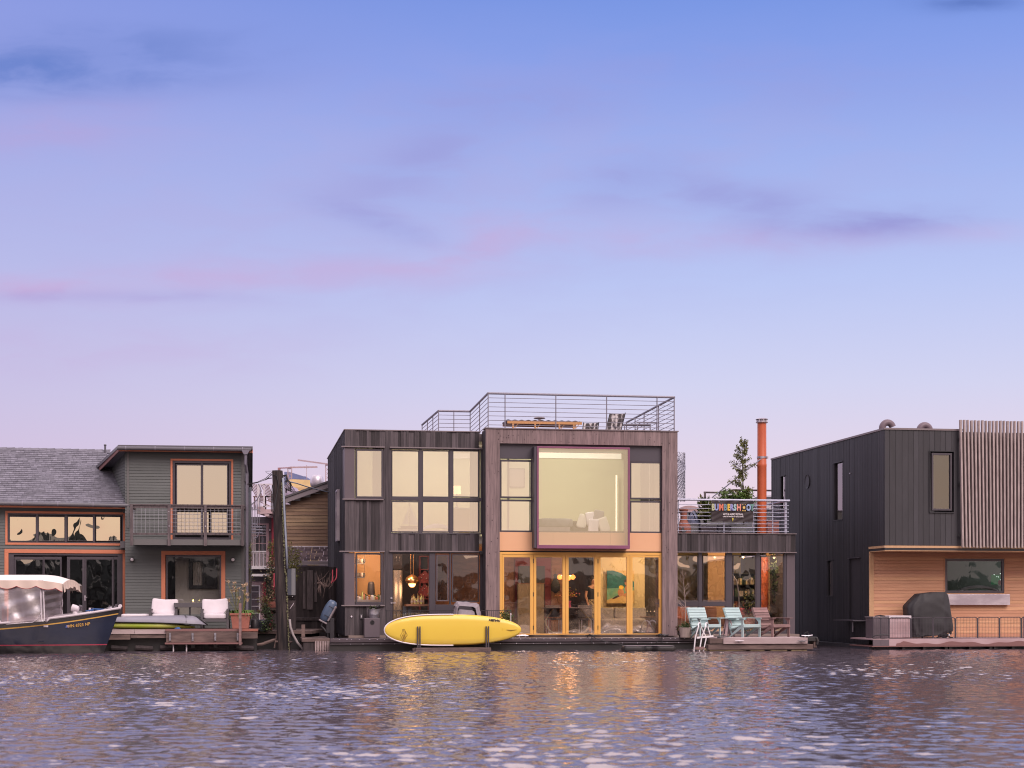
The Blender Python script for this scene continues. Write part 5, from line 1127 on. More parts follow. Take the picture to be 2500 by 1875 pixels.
    ir = f.rect(461, 1364, 530, 1437, 1.1); mb = MB(); frame_mb(mb, ir[0], ir[1], ir[2], ir[3], 1.08, 1.19, .1); mb.box((ir[0]+ir[1])/2-.02, (ir[0]+ir[1])/2+.06, 1.09, 1.19, ir[2]+.1, ir[3]-.1); mb.box(ir[0]+.1, ir[1]-.1, 1.17, 1.195, ir[2]+.1, ir[3]-.1); mb.build('inner_window', m_blackm, H)
    mb = MB(); mb.grid(lambda u, v: (ir[0]+.12+.3*u, 1.13+.015*math.sin(u*30), ir[2]+.1+(ir[3]-ir[2]-.2)*v), 40, 1); mb.build('curtain', m_int_white, H)
    # lights
    for px in (323, 569):
        Lp = thing('wall_lamp', 'round bulkhead lamp %s of the ground floor window' % ('to the left' if px < 400 else 'to the right'), 'wall lamp', f.w(f.x(px), -.02, f.z(px, 1366.5)), f.yaw, 'round bulkhead lamps')
        mb = MB(); mb.M = Matrix.Rotation(R_(90), 4, 'X'); mb.lathe([(.045,0),(.066,.005),(.066,.05),(.055,.06),(.05,.06)], 24); mb.build('rim', m_blackm, Lp, smooth='auto')
        mb = MB(); mb.M = Matrix.Rotation(R_(90), 4, 'X'); mb.lathe([(.052,.052),(.045,.07),(.02,.082),(.002,.084)], 24); mb.build('diffuser', m_whiter, Lp, smooth=True)
    # balcony
    B = thing('balcony', 'weathered timber balcony with square wire mesh panels below the orange framed doors', 'balcony', f.w(0,0,0), f.yaw); d = -1.0
    xa, xb = f.x(318, d), f.x(596, d); zt_, zb_ = f.z(450, 1231.5, d), f.z(450, 1331, d); z2 = f.z(450, 1317, d)
    mb = MB(); mb.box(xa, xb, d, d+.05, zb_, z2); mb.box(xa+.01, xb-.01, d+.052, -.01, zb_+.03, zb_+.12); mb.build('floor_beam', m_trimgrey, B, bevel=.004)
    mb = MB(); mb.box(xa-.02, xb+.02, d-.03, d+.07, zt_-.035, zt_+.0); mb.box(xa-.01, xb+.01, d, d+.04, zt_-.11, zt_-.037); mb.box(xa-.01, xa+.05, d+.072, -.0, zt_-.1, zt_-.0); mb.box(xb-.05, xb+.01, d+.072, -.0, zt_-.1, zt_-.0); mb.build('top_rail', m_oldrail, B)
    zbr = f.z(450, 1303, d); mb = MB(); mb.box(xa, xb, d+.0, d+.04, zbr-.035, zbr+.02); mb.build('bottom_rail', m_oldrail, B)
    for px in (321.5, 413, 501.5, 592):
        mb = MB(); x = f.x(px, d); mb.box(x-.042, x+.042, d-.06, d-.002, zb_-.02, zt_-.036); mb.build('post', m_oldrail, B, bevel=.006)
    mb = MB(); rs = random.Random(5)
    x = xa+.06
    while x < xb: 
        mb.bar((x, d+.02, zbr+.02-rs.uniform(0,.02)), (x+rs.uniform(-.006,.006), d+.02, zt_-.11), .0065); x += .121
    z = zbr+.1
    while z < zt_-.12: mb.bar((xa, d+.022, z), (xb, d+.022, z+.004), .0065); z += .112
    y = d+.12
    while y < -.05: mb.bar((xa+.02, y, zbr), (xa+.02, y, zt_-.1), .0065); y += .12
    mb.build('wire_mesh', m_wire, B)
    for px in (413, 501.5):
        mb = MB(); x = f.x(px, d); mb.ball((x, d-.065, f.z(px, 1285, d)), .018, .01, .018, 8, 5); mb.ball((x, d-.065, f.z(px, 1250, d)), .014, .01, .014, 8, 5); mb.build('bolt', m_steel, B)
    # ---------------- low wing
    g = WFm; Wn = thing('house_wing', 'single storey clapboard wing with a grey shingle roof and orange framed glass doors', 'house wing', g.w(0,0,0), g.yaw)
    Wn.parent = None
    xw0 = g.x(-40); zt = g.z(150, 1236); uw = g.rect(13, 1249, 306, 1331); dw = g.rect(11, 1341.5, 309, 1538)
    dw = (dw[0], dw[1], LDZ, dw[3])
    mb = MB(); clap(mb, xw0, -.02, LDZ, zt, 0, [uw, dw], pitch=.083, seed=9); mb.build('front_wall', m_siding, Wn)
    mb = MB(); mb.box(xw0, -.02, 2.6, 2.7, LDZ, zt); mb.build('inner_wall', m_furn, Wn)
    mb = MB(); mb.box(xw0, -.02, .04, 2.59, dw[3]+.02, dw[3]+.10); mb.build('ceiling', m_int_white, Wn)
    # roof by courses of shingle tabs
    ez = g.z(150, 1228.5, -.35); rdp = 2.75; rz = CAMH+(HZ-1101)/FP*(47.4+rdp); R0 = Vector((0, -.38, ez)); slope = math.atan2(rz-ez, rdp+.38); Lr = math.hypot(rz-ez, rdp+.38)
    n = 27; mb = MB(); rs = random.Random(8)
    fa = f.w(x0, 0); 
    def xlim(y):     # the roof stops at the angled wall of the upper storey
        wx = x0-math.sin(a)*max(0, y)/max(.3, math.cos(a))-.0
        p = g.local(tuple(f.w(x0-math.sin(a)*y*1.08, math.cos(a)*y*1.08))+()) if y > 0 else g.local(tuple(f.w(x0+.22, -.3)))
        return p.x
    for k in range(n):
        s0, s1 = Lr*k/n, Lr*(k+1.35)/n
        ym = -.38+math.cos(slope)*(s0+s1)/2; xe = xlim(ym); x = xw0-rs.uniform(0,.2)
        while x < xe:
            w = rs.uniform(.10,.22); xb_ = min(x+w, xe); j = rs.uniform(0,.006); js = rs.uniform(0,.010)
            p = lambda X_, s_, h: (X_, -.38+math.cos(slope)*s_-math.sin(slope)*h, ez+math.sin(slope)*s_+math.cos(slope)*h)
            mb.add([p(x,s0-js,.020+j), p(xb_-.004,s0-js,.020+j), p(xb_-.004,s1,.004), p(x,s1,.004), p(x,s0-js,.004), p(xb_-.004,s0-js,.004)], [(0,1,2,3),(0,4,5,1)]); x = xb_
            if xb_ >= xe: break
    mb.add([(xw0,-.38,ez-.01),(xlim(-.2),-.38,ez-.01),(xlim(rdp),rdp,rz-.01),(xw0,rdp,rz-.01)], [(0,1,2,3)], .5)
    mb.add([(xw0,rdp,rz-.01),(xlim(rdp),rdp,rz-.01),(xlim(rdp),rdp+3,ez+.3),(xw0,rdp+3,ez+.3)], [(0,1,2,3)], .5)
    mb.build('shingle_roof', m_shingle, Wn, fix=False)
    mb = MB(); x = xw0
    while x < xlim(rdp)-.1: mb.add([(x,rdp-.14,rz-.08),(x+.24,rdp-.14,rz-.08),(x+.25,rdp,rz+.045),(x,rdp,rz+.03),(x,rdp+.14,rz-.08),(x+.24,rdp+.14,rz-.08)], [(0,1,2,3),(3,2,5,4)]); x += .235
    mb.build('ridge_cap', m_shingle, Wn, fix=False)
    mb = MB(); xv = xlim(rdp)-.02; mb.tube([(xv, rdp-.15, rz-.1), (xv, rdp-.15, rz+.14)], .03, 10); mb.ball((xv, rdp-.15, rz+.16), .045, .045, .03, 10, 6); mb.build('vent_pipe', m_gutter, Wn)
    mb = MB(); mb.tube([(xw0, -.44, ez-.03), (xlim(0)-.0, -.44, ez-.045)], .062, 12); mb.build('gutter', m_gutter, Wn, smooth='auto')
    mb = MB()
    for px in (53, 140, 226): x = g.x(px, -.44); mb.tube([(x,-.44,ez-.033),(x+.03,-.44,ez-.033)], .069, 12)
    mb.build('gutter_clips', m_downsp, Wn)
    mb = MB(); mb.box(xw0, xlim(0)-.05, -.37, -.34, ez-.14, ez-.02); mb.build('fascia', m_trimor, Wn)
    mb = MB(); mb.box(xw0, xlim(0)-.05, -.338, -.02, ez-.12, ez-.09); mb.build('soffit', m_trimgrey, Wn)
    oframe(g, uw, .062, par=Wn); oframe(g, dw, .11, par=Wn, mask='lrt')
    mb = MB(); frame_mb(mb, uw[0]+.064, uw[1]-.064, uw[2]+.064, uw[3]-.064, -.01, .06, .03)
    for px in (90.5, 161, 229): x = g.x(px); mb.box(x-.028, x+.028, -.012, .06, uw[2]+.094, uw[3]-.094, r=.5)
    mb.build('window_surround', m_frame, Wn)
    for a2, b2 in ((24,87), (95,157), (166,226.5), (235,293)): window(Wn, g.rect(a2, 1262, b2, 1320), .004, m_frame, m_gy_left, .015, .05)
    mb = MB(); mb.box(dw[0]+.112, dw[1]-.112, -.0, .06, dw[3]-.17, dw[3]-.112, r=.5); mb.box(dw[0]+.112, g.x(34), -.0, .06, LDZ, dw[3]-.17, r=.5); mb.box(g.x(288), dw[1]-.112, 0, .06, LDZ, dw[3]-.17, r=.5); mb.build('door_surround', m_frame, Wn)
    zd = dw[3]-.19
    for a2, b2, fw in ((39,104,.06), (109,147,.05), (171,201,.11), (211,273,.07), (279,286,.05)):
        window(Wn, (g.x(a2), g.x(b2), LDZ+.12, g.z(a2, 1366)), .012, m_frame, m_gy_dark, fw*.8, .05, name='folding_door', fh=.08)
    mb = MB(); x = g.x(207.5); z = g.z(207, 1458); mb.box(x-.02, x+.02, -.02, 0, z-.1, z+.05); mb.box(x-.02, x+.06, -.05, -.03, z-.012, z+.008); mb.build('door_handle', m_steel, Wn)
WFm = Frame(310, 47.55, 14.0)
build_left()

def left_deck():
    f = LF; d = -2.7; T = thing('timber_deck', 'weathered timber deck with iron brackets in front of the grey house', 'deck', f.w(0, d, 0), f.yaw)
    X = lambda px: f.x(px, d); Z = lambda px, py: f.z(px, py, d)
    mb = MB(); y = .0
    while y < 2.95: mb.box(X(-60), X(629), y+.03, y+.125, LDZ-.04, LDZ-.002); y += .13
    mb.build('deck_boards', m_dockwood, T)
    mb = MB(); mb.box(X(266), X(328.3), -.03, .02, Z(330,1548), LDZ-.0); mb.box(X(328.8), X(406), -.03, .02, Z(370,1548), LDZ-.0); mb.build('pale_edge_board', m_docklight, T, bevel=.004)
    mb = MB(); mb.box(X(-60), X(318), -.01, .06, Z(290,1562), Z(290,1548.5)); mb.box(X(318.5), X(406), .005, .06, Z(360,1558), Z(360,1548.5)); mb.build('edge_beam', m_dockwood, T, bevel=.008)
    mb = MB(); mb.box(X(406.3), X(590), -.10, -.03, Z(500,1568), Z(500,1541)); mb.build('bench_front', m_dockwood, T, bevel=.006)
    mb = MB(); mb.box(X(404), X(592), -.22, -.028, Z(500,1572.5), Z(500,1568.5)); mb.box(X(404), X(592), -.105, .03, Z(500,1541), LDZ+.012); mb.build('ledge', m_rust, T, bevel=.004)
    mb = MB(); mb.box(X(591), X(629), -.06, .04, Z(610,1559), Z(610,1541)); mb.build('edge_beam', m_dockwood, T, bevel=.008)
    mb = MB(); mb.box(X(592), X(630), -.08, .05, Z(610,1541), LDZ+.012); mb.build('trim_board', m_terra, T)
    for px in (416, 471, 526, 581):
        mb = MB(); x = X(px); mb.box(x-.028, x+.028, -.125, -.101, Z(px,1565), Z(px,1545)); mb.box(x-.016, x+.016, -.16, -.126, Z(px,1563), Z(px,1549)); mb.build('bracket', m_steelbk, T)
        mb = MB(); mb.box(X(px)-.05, X(px)+.05, .0, .1, Z(px,1582), Z(px,1573)); mb.build('hanger', m_black, T)
    mb = MB(); x = X(587); mb.box(x-.037, x+.037, -.24, -.15, Z(587,1575), Z(587,1472)); mb.build('post', m_oldchair, T, bevel=.01)
    for px in (424, 456):
        mb = MB(); mb.tube([(X(px),-.1,Z(px,1573)),(X(px),-.1,-.25)], .02, 8); mb.tube([(X(px-2),-.12,Z(px,1573)),(X(px+2),-.12,Z(px,1573))], .03, 6); mb.build('pipe', m_white, T)
    mb = MB(); mb.box(X(-60), X(625), .25, 2.9, -.5, LDZ-.22); mb.build('float', m_black, T)
    mb = MB()
    for k in range(6): mb.tube([(X(270+60*k), .12, .1), (X(310+62*k), .14, .07)], .07, 8)
    mb.build('float_log', m_darkwood, T)['kind'] = 'stuff'
left_deck()
DT = 44.9
def left_boats():
    # upturned grey board over a lime kayak lying on the deck
    z = LDZ; t = DT+.25; s = t/FP
    K = thing('lime_kayak', 'lime green kayak lying on the deck under the grey upturned boat', 'kayak', P(370, t, z), LF.yaw)
    def loft(sts, ns=14):
        mb = MB(); vs = []
        for x, yc, hw, zc, hh, p in sts:
            for k in range(ns):
                a = 2*math.pi*k/ns; ca, sa = math.cos(a), math.sin(a); vs.append((x, yc+math.copysign(abs(ca)**p, ca)*hw, zc+math.copysign(abs(sa)**p, sa)*hh))
        m = len(sts); mb.add(vs, [(i*ns+k, i*ns+(k+1) % ns, (i+1)*ns+(k+1) % ns, (i+1)*ns+k) for i in range(m-1) for k in range(ns)]+[tuple(range(ns)), tuple((m-1)*ns+k for k in range(ns))], .5); return mb
    X = lambda px: (px-370)*s
    loft([(X(240),0,.05,.14,.05,1),(X(262),0,.2,.12,.09,.8),(X(300),0,.32,.11,.105,.7),(X(400),0,.34,.10,.10,.7),(X(440),0,.24,.08,.07,.8),(X(474),0,.05,.05,.02,1)]).build('hull', m_lime, K, smooth=True)
    mb = MB(); mb.tube([(X(250),-.2,.2),(X(300),-.34,.19),(X(400),-.35,.175),(X(462),-.14,.10)], .012, 6); mb.build('gunwale', m_black, K)
    G = thing('grey_dinghy', 'long light grey upturned boat on top of the lime kayak', 'boat', P(390, t+.02, z+.16), LF.yaw)
    X2 = lambda px: (px-390)*s
    def sec(px, w, h, zb): return (X2(px), w, h, zb)
    sts = [sec(262,.26,.10,.05), sec(300,.34,.15,.04), sec(380,.36,.19,.025), sec(440,.36,.225,.0), sec(468,.34,.23,-.02), sec(485,.27,.18,-.03), sec(498,.15,.09,-.045), sec(505,.02,.02,-.05)]
    mb = MB(); ns = 12; vs = []
    for x, w, h, zb in sts:
        for k in range(ns+1):
            a = math.pi*k/ns; vs.append((x, -math.cos(a)*w, zb+math.sin(a)**.7*h))
    m = len(sts); mb.add(vs, [(i*(ns+1)+k, i*(ns+1)+k+1, (i+1)*(ns+1)+k+1, (i+1)*(ns+1)+k) for i in range(m-1) for k in range(ns)]+[tuple(range(ns+1))], .5); mb.build('hull', m_greyhull, G, smooth=True)
    mb = MB(); mb.tube([(x, -w-.005, zb) for x, w, h, zb in sts], .013, 6); mb.tube([(X2(478),-.05,.20),(X2(488),-.2,.12),(X2(498),-.16,.03),(X2(505),-.02,-.04)], .016, 6); mb.build('rubber_edge', m_black, G)
    mb = MB(); mb.tube([(X2(452),-.12,.215),(X2(455),-.28,.15),(X2(456),-.37,.03)], .007, 5); mb.tube([(X2(450),-.13,.22),(X2(456),-.2,.20),(X2(458),-.25,.17),(X2(453),-.25,.17),(X2(452),-.2,.2)], .005, 5); mb.build('tie_cord', m_cable, G)
    Rp = thing('blue_cloth', 'small crumpled blue cloth on the deck below the grey upturned boat', 'cloth', P(434, DT-.25, z), 0)
    mb = MB(); mb.ball((0,0,.02), .09, .05, .035, 12, 8, fz=lambda v: v+Vector((0,0,.02*mnoise.noise(v*30)))); mb.build('cloth', m_bluerope, Rp, smooth=True)
left_boats()
def cushion(mb, x0, x1, y0, y1, z0, z1, sag=.0):
    mb.grid(lambda u, v: (0,0,0), 1, 1) if False else None
    c = ((x0+x1)/2, (y0+y1)/2, (z0+z1)/2); hx, hy, hz = (x1-x0)/2, (y1-y0)/2, (z1-z0)/2
    nu, nv = 24, 16; vs = []
    for i in range(nv+1):
        th = math.pi*i/nv-math.pi/2
        for k in range(nu):
            ph = 2*math.pi*k/nu; se = lambda v, p: math.copysign(abs(v)**p, v)
            x = se(math.cos(th), .25)*se(math.cos(ph), .22); y = se(math.cos(th), .25)*se(math.sin(ph), .5); z = se(math.sin(th), .35)
            zz = c[2]+hz*z-(sag*(1-x*x)*(z > 0)*max(0, z))+.006*mnoise.noise(Vector((x*4, y*3, z*3)))
            vs.append((c[0]+hx*x+.006*mnoise.noise(Vector((z*4, x, 1))), c[1]+hy*y, zz))
    mb.add(vs, [(i*nu+k, i*nu+(k+1) % nu, (i+1)*nu+(k+1) % nu, (i+1)*nu+k) for i in range(nv) for k in range(nu)], .5)
def armchair(px, lab, tilt):
    t = 46.0; s = t/FP; T = thing('lounge_armchair', lab, 'armchair', P(px, t, LDZ), LF.yaw, 'white cushioned armchairs on the left deck')
    w = .36
    mb = MB(); mb.box(-w, w, -.35, .3, .20, .27); mb.build('seat_frame', m_furn, T, bevel=.006)
    for sx in (-1, 1):
        mb = MB(); mb.box(sx*w-.035, sx*w+.035, -.36, .36, .52, .56); mb.box(sx*w-.035, sx*w+.035, -.36, -.28, .0, .519); mb.box(sx*w-.035, sx*w+.035, .28, .36, 0, .519); mb.build('arm', m_furn, T, bevel=.006)
    mb = MB(); mb.box(-w, w, .3, .34, .28, .76); mb.build('back_frame', m_furn, T)
    mb = MB(); cushion(mb, -w+.03, w-.03, -.36, .24, .272, .43); mb.build('seat_cushion', m_cushion, T, smooth=True)
    mb = MB(); mb.M = Matrix.Translation((0, .14, .40)) @ Matrix.Rotation(R_(-14), 4, 'X') @ Matrix.Rotation(R_(tilt), 4, 'Y'); cushion(mb, -w-.02, w-.0, -.10, .08, 0, .47, sag=.05); mb.build('back_cushion', m_cushion, T, smooth=True)
armchair(401, 'white cushioned armchair beside the low white footstool', 3)
armchair(526, 'white cushioned armchair beside the terracotta planter', -2)
def left_things():
    f = LF; t = 46.0; s = t/FP
    O = thing('footstool', 'low white cushioned footstool between boat bow and left armchair', 'footstool', P(332, t, LDZ), f.yaw)
    mb = MB(); cushion(mb, -.40, .40, -.3, .3, .28, .42); mb.build('cushion', m_cushion, O, smooth=True); mb = MB(); mb.box(-.36, .38, -.28, .28, .22, .27); mb.build('frame', m_furn, O)
    for sx, sy in ((-1,-1),(1,-1),(-1,1),(1,1)): mb = MB(); mb.bar((sx*.32, sy*.25, 0), (sx*.32, sy*.25, .22), .04); mb.build('leg', m_furn, O)
    Tb = thing('patio_table', 'dark rectangular patio table between the white armchairs', 'table', P(463, t+.35, LDZ), f.yaw)
    mb = MB(); mb.box(-.42, .42, -.3, .3, .60, .73); mb.build('top', m_furn, Tb, bevel=.005)
    for sx, sy in ((-1,-1),(1,-1),(-1,1),(1,1)): mb = MB(); mb.bar((sx*.37, sy*.25, 0), (sx*.37, sy*.25, .60), .05); mb.build('leg', m_blackm, Tb)
    mb = MB(); mb.box(-.37,.37,-.27,-.24,.28,.32); mb.box(.0,.05,-.26,-.22,0,.6); mb.build('crossbar', m_blackm, Tb)
    Cn = thing('tea_light', 'small lit tea light on the dark patio table', 'candle', P(471.5, t+.2, LDZ+.73), 0)
    mb = MB(); mb.lathe([(.03,0),(.034,.02),(.03,.045),(.0,.045)], 12); mb.build('cup', m_beige, Cn, smooth='auto'); mb = MB(); mb.ball((0,-.0,.06), .022, .022, .035, 8, 6); mb.build('flame', emit('candle_flame', c4(1,.8,.25), 3.0), Cn, smooth=True)
    def pot_box(px, lab, w, h, px_=None):
        T = thing('terracotta_planter', lab, 'planter', P(px, t-.1, LDZ), f.yaw)
        mb = MB(); mb.lathe([(w*.80,0),(w*.82,.02),(w*.97,h-.07),(w*1.06,h-.065),(w*1.08,h),(w*.98,h),(w*.9,h-.05),(.01,h-.05)], 4, (0,0,0)); 
        o = mb.build('pot', m_terra, T, bevel=.008); o.rotation_euler = (0,0,R_(45)); return T
    pot_box(588, 'large square terracotta planter behind the pale post', .39, .44)
    A = thing('agapanthus_clump', 'strap leaved plant with dry brown flower heads in the terracotta planter', 'plant', P(588, t-.1, LDZ+.41), f.yaw); rs = random.Random(6)
    mb = MB()
    for i in range(300):
        a = rs.uniform(0, 6.28); l = rs.uniform(.28, .52); bx, by = rs.uniform(-.16,.16), rs.uniform(-.12,.12); w_ = rs.uniform(.014,.026); pts = []
        for q in range(6):
            k = q/5; r = l*k; pts.append(Vector((bx+math.cos(a)*r*.95, by+math.sin(a)*r*.6, l*.9*(k-1.15*k*k*rs.uniform(.75,1.2)))))
        tg = Vector((-math.sin(a), math.cos(a), .2)).normalized()*w_
        mb.add([p+tg*(1-i_/5.5) for i_, p in enumerate(pts)]+[p-tg*(1-i_/5.5) for i_, p in enumerate(pts)], [(q, q+1, q+7, q+6) for q in range(5)])
    mb.build('leaves', m_bright, A, fix=False)
    st, fl = MB(), MB()
    for i in range(16):
        bx = rs.uniform(-.28,.22); tx = bx*1.25+rs.uniform(-.1,.12); h = rs.uniform(.38,.95); st.tube([(bx*.4, 0, 0), (bx*.8, rs.uniform(-.1,.1), h*.5), (tx, rs.uniform(-.1,.1), h)], .006, 5); e = st.v[-1]
        fl = MB()
        for q in range(26): fl.leaf((tx+rs.gauss(0,.012), e[1], h), (rs.gauss(0,1), rs.gauss(0,1), rs.gauss(.3,1)), .07, .016)
        fl.build('flower_head', m_flower, A, fix=False)
    st.build('flower_stems', m_leafyl, A)
    W_ = thing('watering_can', 'dark watering can between the terracotta planter and the plants', 'watering can', P(622, t+.3, LDZ-.0), 0)
    mb = MB(); mb.lathe([(.11,0),(.12,.03),(.11,.2),(.08,.25),(.02,.26)], 16); mb.build('body', m_blackm, W_, smooth='auto'); mb = MB(); mb.tube([(.05,0,.06),(.13,0,.2),(.17,0,.24)], .018, 6); mb.build('spout', m_blackm, W_); mb = MB(); mb.tube([(-.08,0,.2),(-.12,0,.3),(0,0,.34),(.08,0,.25)], .012, 6); mb.build('handle', m_blackm, W_)
left_things()

def electric_boat():
    t0 = 43.2; s = t0/FP; T = thing('canopy_boat', 'navy electric launch with a scalloped cream canopy and clear side curtains, bow to the right', 'boat', P(0, t0, 0), R_(3)); X = lambda px: px*s
    bow, stern = X(290), X(-330); Z = lambda py: CAMH-(py-HZ)*s
    ns = 36; mb = MB(); rows = []
    def sheer(u): return .72+.02*(1-u)**2*0+.46*max(0, (u-.30)/.70)**2.0
    def hb(u): return 1.02*min(1, (1-u)*2.2+.0)**.62 if u > .55 else 1.02*(.86+.14*math.sin(min(1, u/.5)*math.pi/2))
    zs_fix = [-.35, -.12, .02, .15, .205, .235, .38, .50]
    U = [i/ns for i in range(ns+1)]
    mats_rows = [1,1,1,1,2,0,0,0,3,1]      # between successive z rows
    for side in (-1, 1):
        vs = []; nrow = 11
        for u in U:
            sh = sheer(u); levels = [-.35,-.12,.03,.14,.205,.232,.36,.50, sh-.155, sh-.125, sh]
            levels[6] = min(levels[6], (sh-.155)*.5+.116); levels[7] = min(levels[7], (sh-.155)*.8+.05)
            for z in levels:
                kz = max(0, min(1, (z+.35)/(sh+.35))); flare = kz**.42; xb = stern+(bow-stern)*u
                rake = (1-kz)*.55*max(0, (u-.80)/.20)**1.0 + 0
                w = hb(u)*flare*(1-.0*u); w *= (1 if u < .97 else (1-u)/.03*.9+.1)
                vs.append((xb-rake, side*max(.012, w), z))
        base = len(mb.v)
        for v in vs: mb.v.append(v)
        for i in range(ns):
            for j in range(nrow-1):
                a = base+i*nrow+j; mb.f.append((a, a+nrow, a+nrow+1, a+1)); mb.r.append(.5); mb.m.append(mats_rows[j])
    n1 = (ns+1)*11
    for j in range(10): mb.f.append((j, j+1, n1+j+1, n1+j)); mb.r.append(.5); mb.m.append(0)
    H = mb.build('hull', [m_hullnavy, m_hullblk, m_hullred, m_hullyel], T, smooth='auto')
    # gunwale, foredeck
    mb = MB(); pt = []
    for side in (-1, 1):
        pts = [(stern+(bow-stern)*u, side*max(.012, hb(u)*(1 if u < .97 else (1-u)/.03*.9+.1)), sheer(u)+.012) for u in U]; mb.tube(pts, .034, 8)
    mb.build('gunwale', m_boatdeck, T, smooth='auto')
    def dk(u, v):
        uu = .63+.37*u; w = hb(uu)*(1 if uu < .97 else (1-uu)/.03*.9+.1); return (stern+(bow-stern)*uu, (2*v-1)*w, sheer(uu)+.015+.14*(1-(2*v-1)**2)*(1-u)*min(1, u*14+.75))
    mb = MB(); mb.grid(dk, 24, 12); mb.build('foredeck', m_boatdeck, T, smooth=True, fix=False)
    mb = MB(); mb.M = Matrix.Translation((bow-.0, 0, sheer(1)+.06)) @ Matrix.Rotation(R_(90), 4, 'X'); mb.lathe([(.0,-.03),(.045,-.03),(.05,-.02),(.042,0),(.05,.02),(.045,.03),(.0,.03)], 18); mb.build('bow_roller', m_white, T, smooth='auto')
    mb = MB(); mb.tube([(X(219)-0,-.12,sheer(.9)+.03),(X(219),-.12,sheer(.9)+.14)], .03, 10); mb.build('bow_light', m_white, T); mb = MB(); mb.tube([(X(262),-.05,sheer(.96)+.03),(X(266),-.05,sheer(.96)+.09),(X(272),-.05,sheer(.97)+.04)], .009, 6); mb.build('eye', m_steel, T)
    mb = MB(); rs = random.Random(2)
    for k in range(7): mb.tube([(X(212)+rs.uniform(0,.3), -.3+rs.uniform(-.06,.06), sheer(.9)+.05), (X(225)+rs.uniform(0,.2), -.33, sheer(.92)+.09), (X(240)+rs.uniform(0,.15), -.25+rs.uniform(-.08,.08), sheer(.93)+.06)], .014, 5)
    mb.build('coiled_rope', m_bluerope, T)
    Vn = thing('boat_ventilator', 'white cowl ventilator standing on the foredeck of the launch', 'ventilator', T.matrix_basis @ Vector((X(188), -.35, sheer(.82)+.07)), R_(0)); mb = MB(); mb.lathe([(.075,0),(.06,.02),(.055,.09),(.06,.11)], 16); mb.build('stem', m_white, Vn, smooth='auto'); mb = MB(); mb.M = Matrix.Translation((0,0,.14)) @ Matrix.Rotation(R_(-78), 4, 'Y'); mb.lathe([(.02,-.11),(.07,-.09),(.09,-.03),(.10,.08),(.085,.085),(.07,.02)], 18); mb.build('cowl', m_white, Vn, smooth='auto')
    # coaming and registration
    uu = lambda px: (X(px)-stern)/(bow-stern)
    yf = lambda px, z: -hb(uu(px))*((z+.35)/(sheer(uu(px))+.35))**.42-.012
    zt_ = Z(1526); cx = X(199); ang = math.degrees(math.atan2(yf(220,zt_)-yf(178,zt_), X(220)-X(178)))
    tilt = math.degrees(math.atan2(hb(uu(199))*.42*((zt_+.35)/(sheer(uu(199))+.35))**-.58/(sheer(uu(199))+.35), 1))
    o = text('registration', 'WN 6923 NP', .115, T, m_hullyel, (cx, yf(199, zt_)-.012, zt_), rot=(90+0, -7, ang), sx=.92, ext=.003, bold=.001)
    M_ = Matrix.Translation((cx, yf(199, zt_)-.024, zt_)) @ Matrix.Rotation(R_(ang), 4, 'Z') @ Matrix.Rotation(R_(tilt), 4, 'X') @ Matrix.Rotation(R_(-7), 4, 'Y') @ Matrix.Rotation(R_(90), 4, 'X'); o.matrix_basis = M_ @ Matrix.Scale(.92, 4, (1,0,0))
    mb = MB(); mb.M = Matrix.Translation((X(173.5), yf(173.5, Z(1529))-.008, Z(1528.5))) @ Matrix.Rotation(R_(ang), 4, 'Z') @ Matrix.Rotation(R_(tilt), 4, 'X'); mb.prism([(-.045,-.035),(.045,-.03),(.045,.03),(-.03,.035)], -.006, 0, 'y', mi=0); mb.prism([(-.02,.0),(.02,.0),(.02,.02),(-.02,.02)], -.009, -.0065, 'y', mi=1); mb.build('decal', [mat('decal_blue', c4(.12,.2,.6), .5), mat('decal_pink', c4(.7,.4,.45), .5)], T)
    mb = MB(); mb.box(X(120)+.0, X(131), yf(126, Z(1528))-.03, yf(126, Z(1528)), Z(1530.5), Z(1526)); mb.build('fairlead', m_white, T, bevel=.01)
    # canopy with scalloped valance
    xa, xb = X(-300), X(171); wy = .98; zt0 = Z(1404)
    def top(u, v):
        x = xa+(xb-xa)*u; e = min(1, (1-u)/.06); yy = (2*v-1)*wy; crown = .17*(1-(2*v-1)**2)
        drop = .0 if u < .86 else .09*((u-.86)/.14)**1.6
        return (x, yy, Z(1418)-.01+crown*(1-.3*(u > .93)*(u-.93)/.07)-drop)
    Cn = MB(); Cn.grid(top, 60, 14); cano = Cn.build('canopy', m_canvastop, T, smooth=True, fix=False)
    def val(u, v, side=-1):
        px = -300+(171+300)*u; x = X(px); ph = (px-40)/46.0; sc = abs(math.cos(math.pi*ph))**.8
        zt = top(u, 0 if side < 0 else 1)[2]; h = .165+.075*sc-.02*u
        return (x, side*(wy+.012+.02*v*math.sin(u*60)+.02*v), zt+.012-h*v)
    mb = MB(); mb.grid(lambda u, v: val(u, v), 260, 8); mb.grid(lambda u, v: val(u, v, 1), 120, 6)
    def vend(u, v): sc = abs(math.cos(math.pi*u*4)); zz = top(1, u)[2]; return (xb+.012+.03*v*(1+.5*math.sin(u*40)), (2*u-1)*(wy+.012), zz+.012-(.17+.06*sc)*v)
    mb.grid(vend, 90, 6); mb.build('valance', m_canvas, T, smooth=True, fix=False)
    mb = MB(); mb.tube([val(i/260, 1) for i in range(261)], .0085, 5); mb.build('piping', m_redpipe, T)
    # supports and vinyl curtains
    ys = -.93
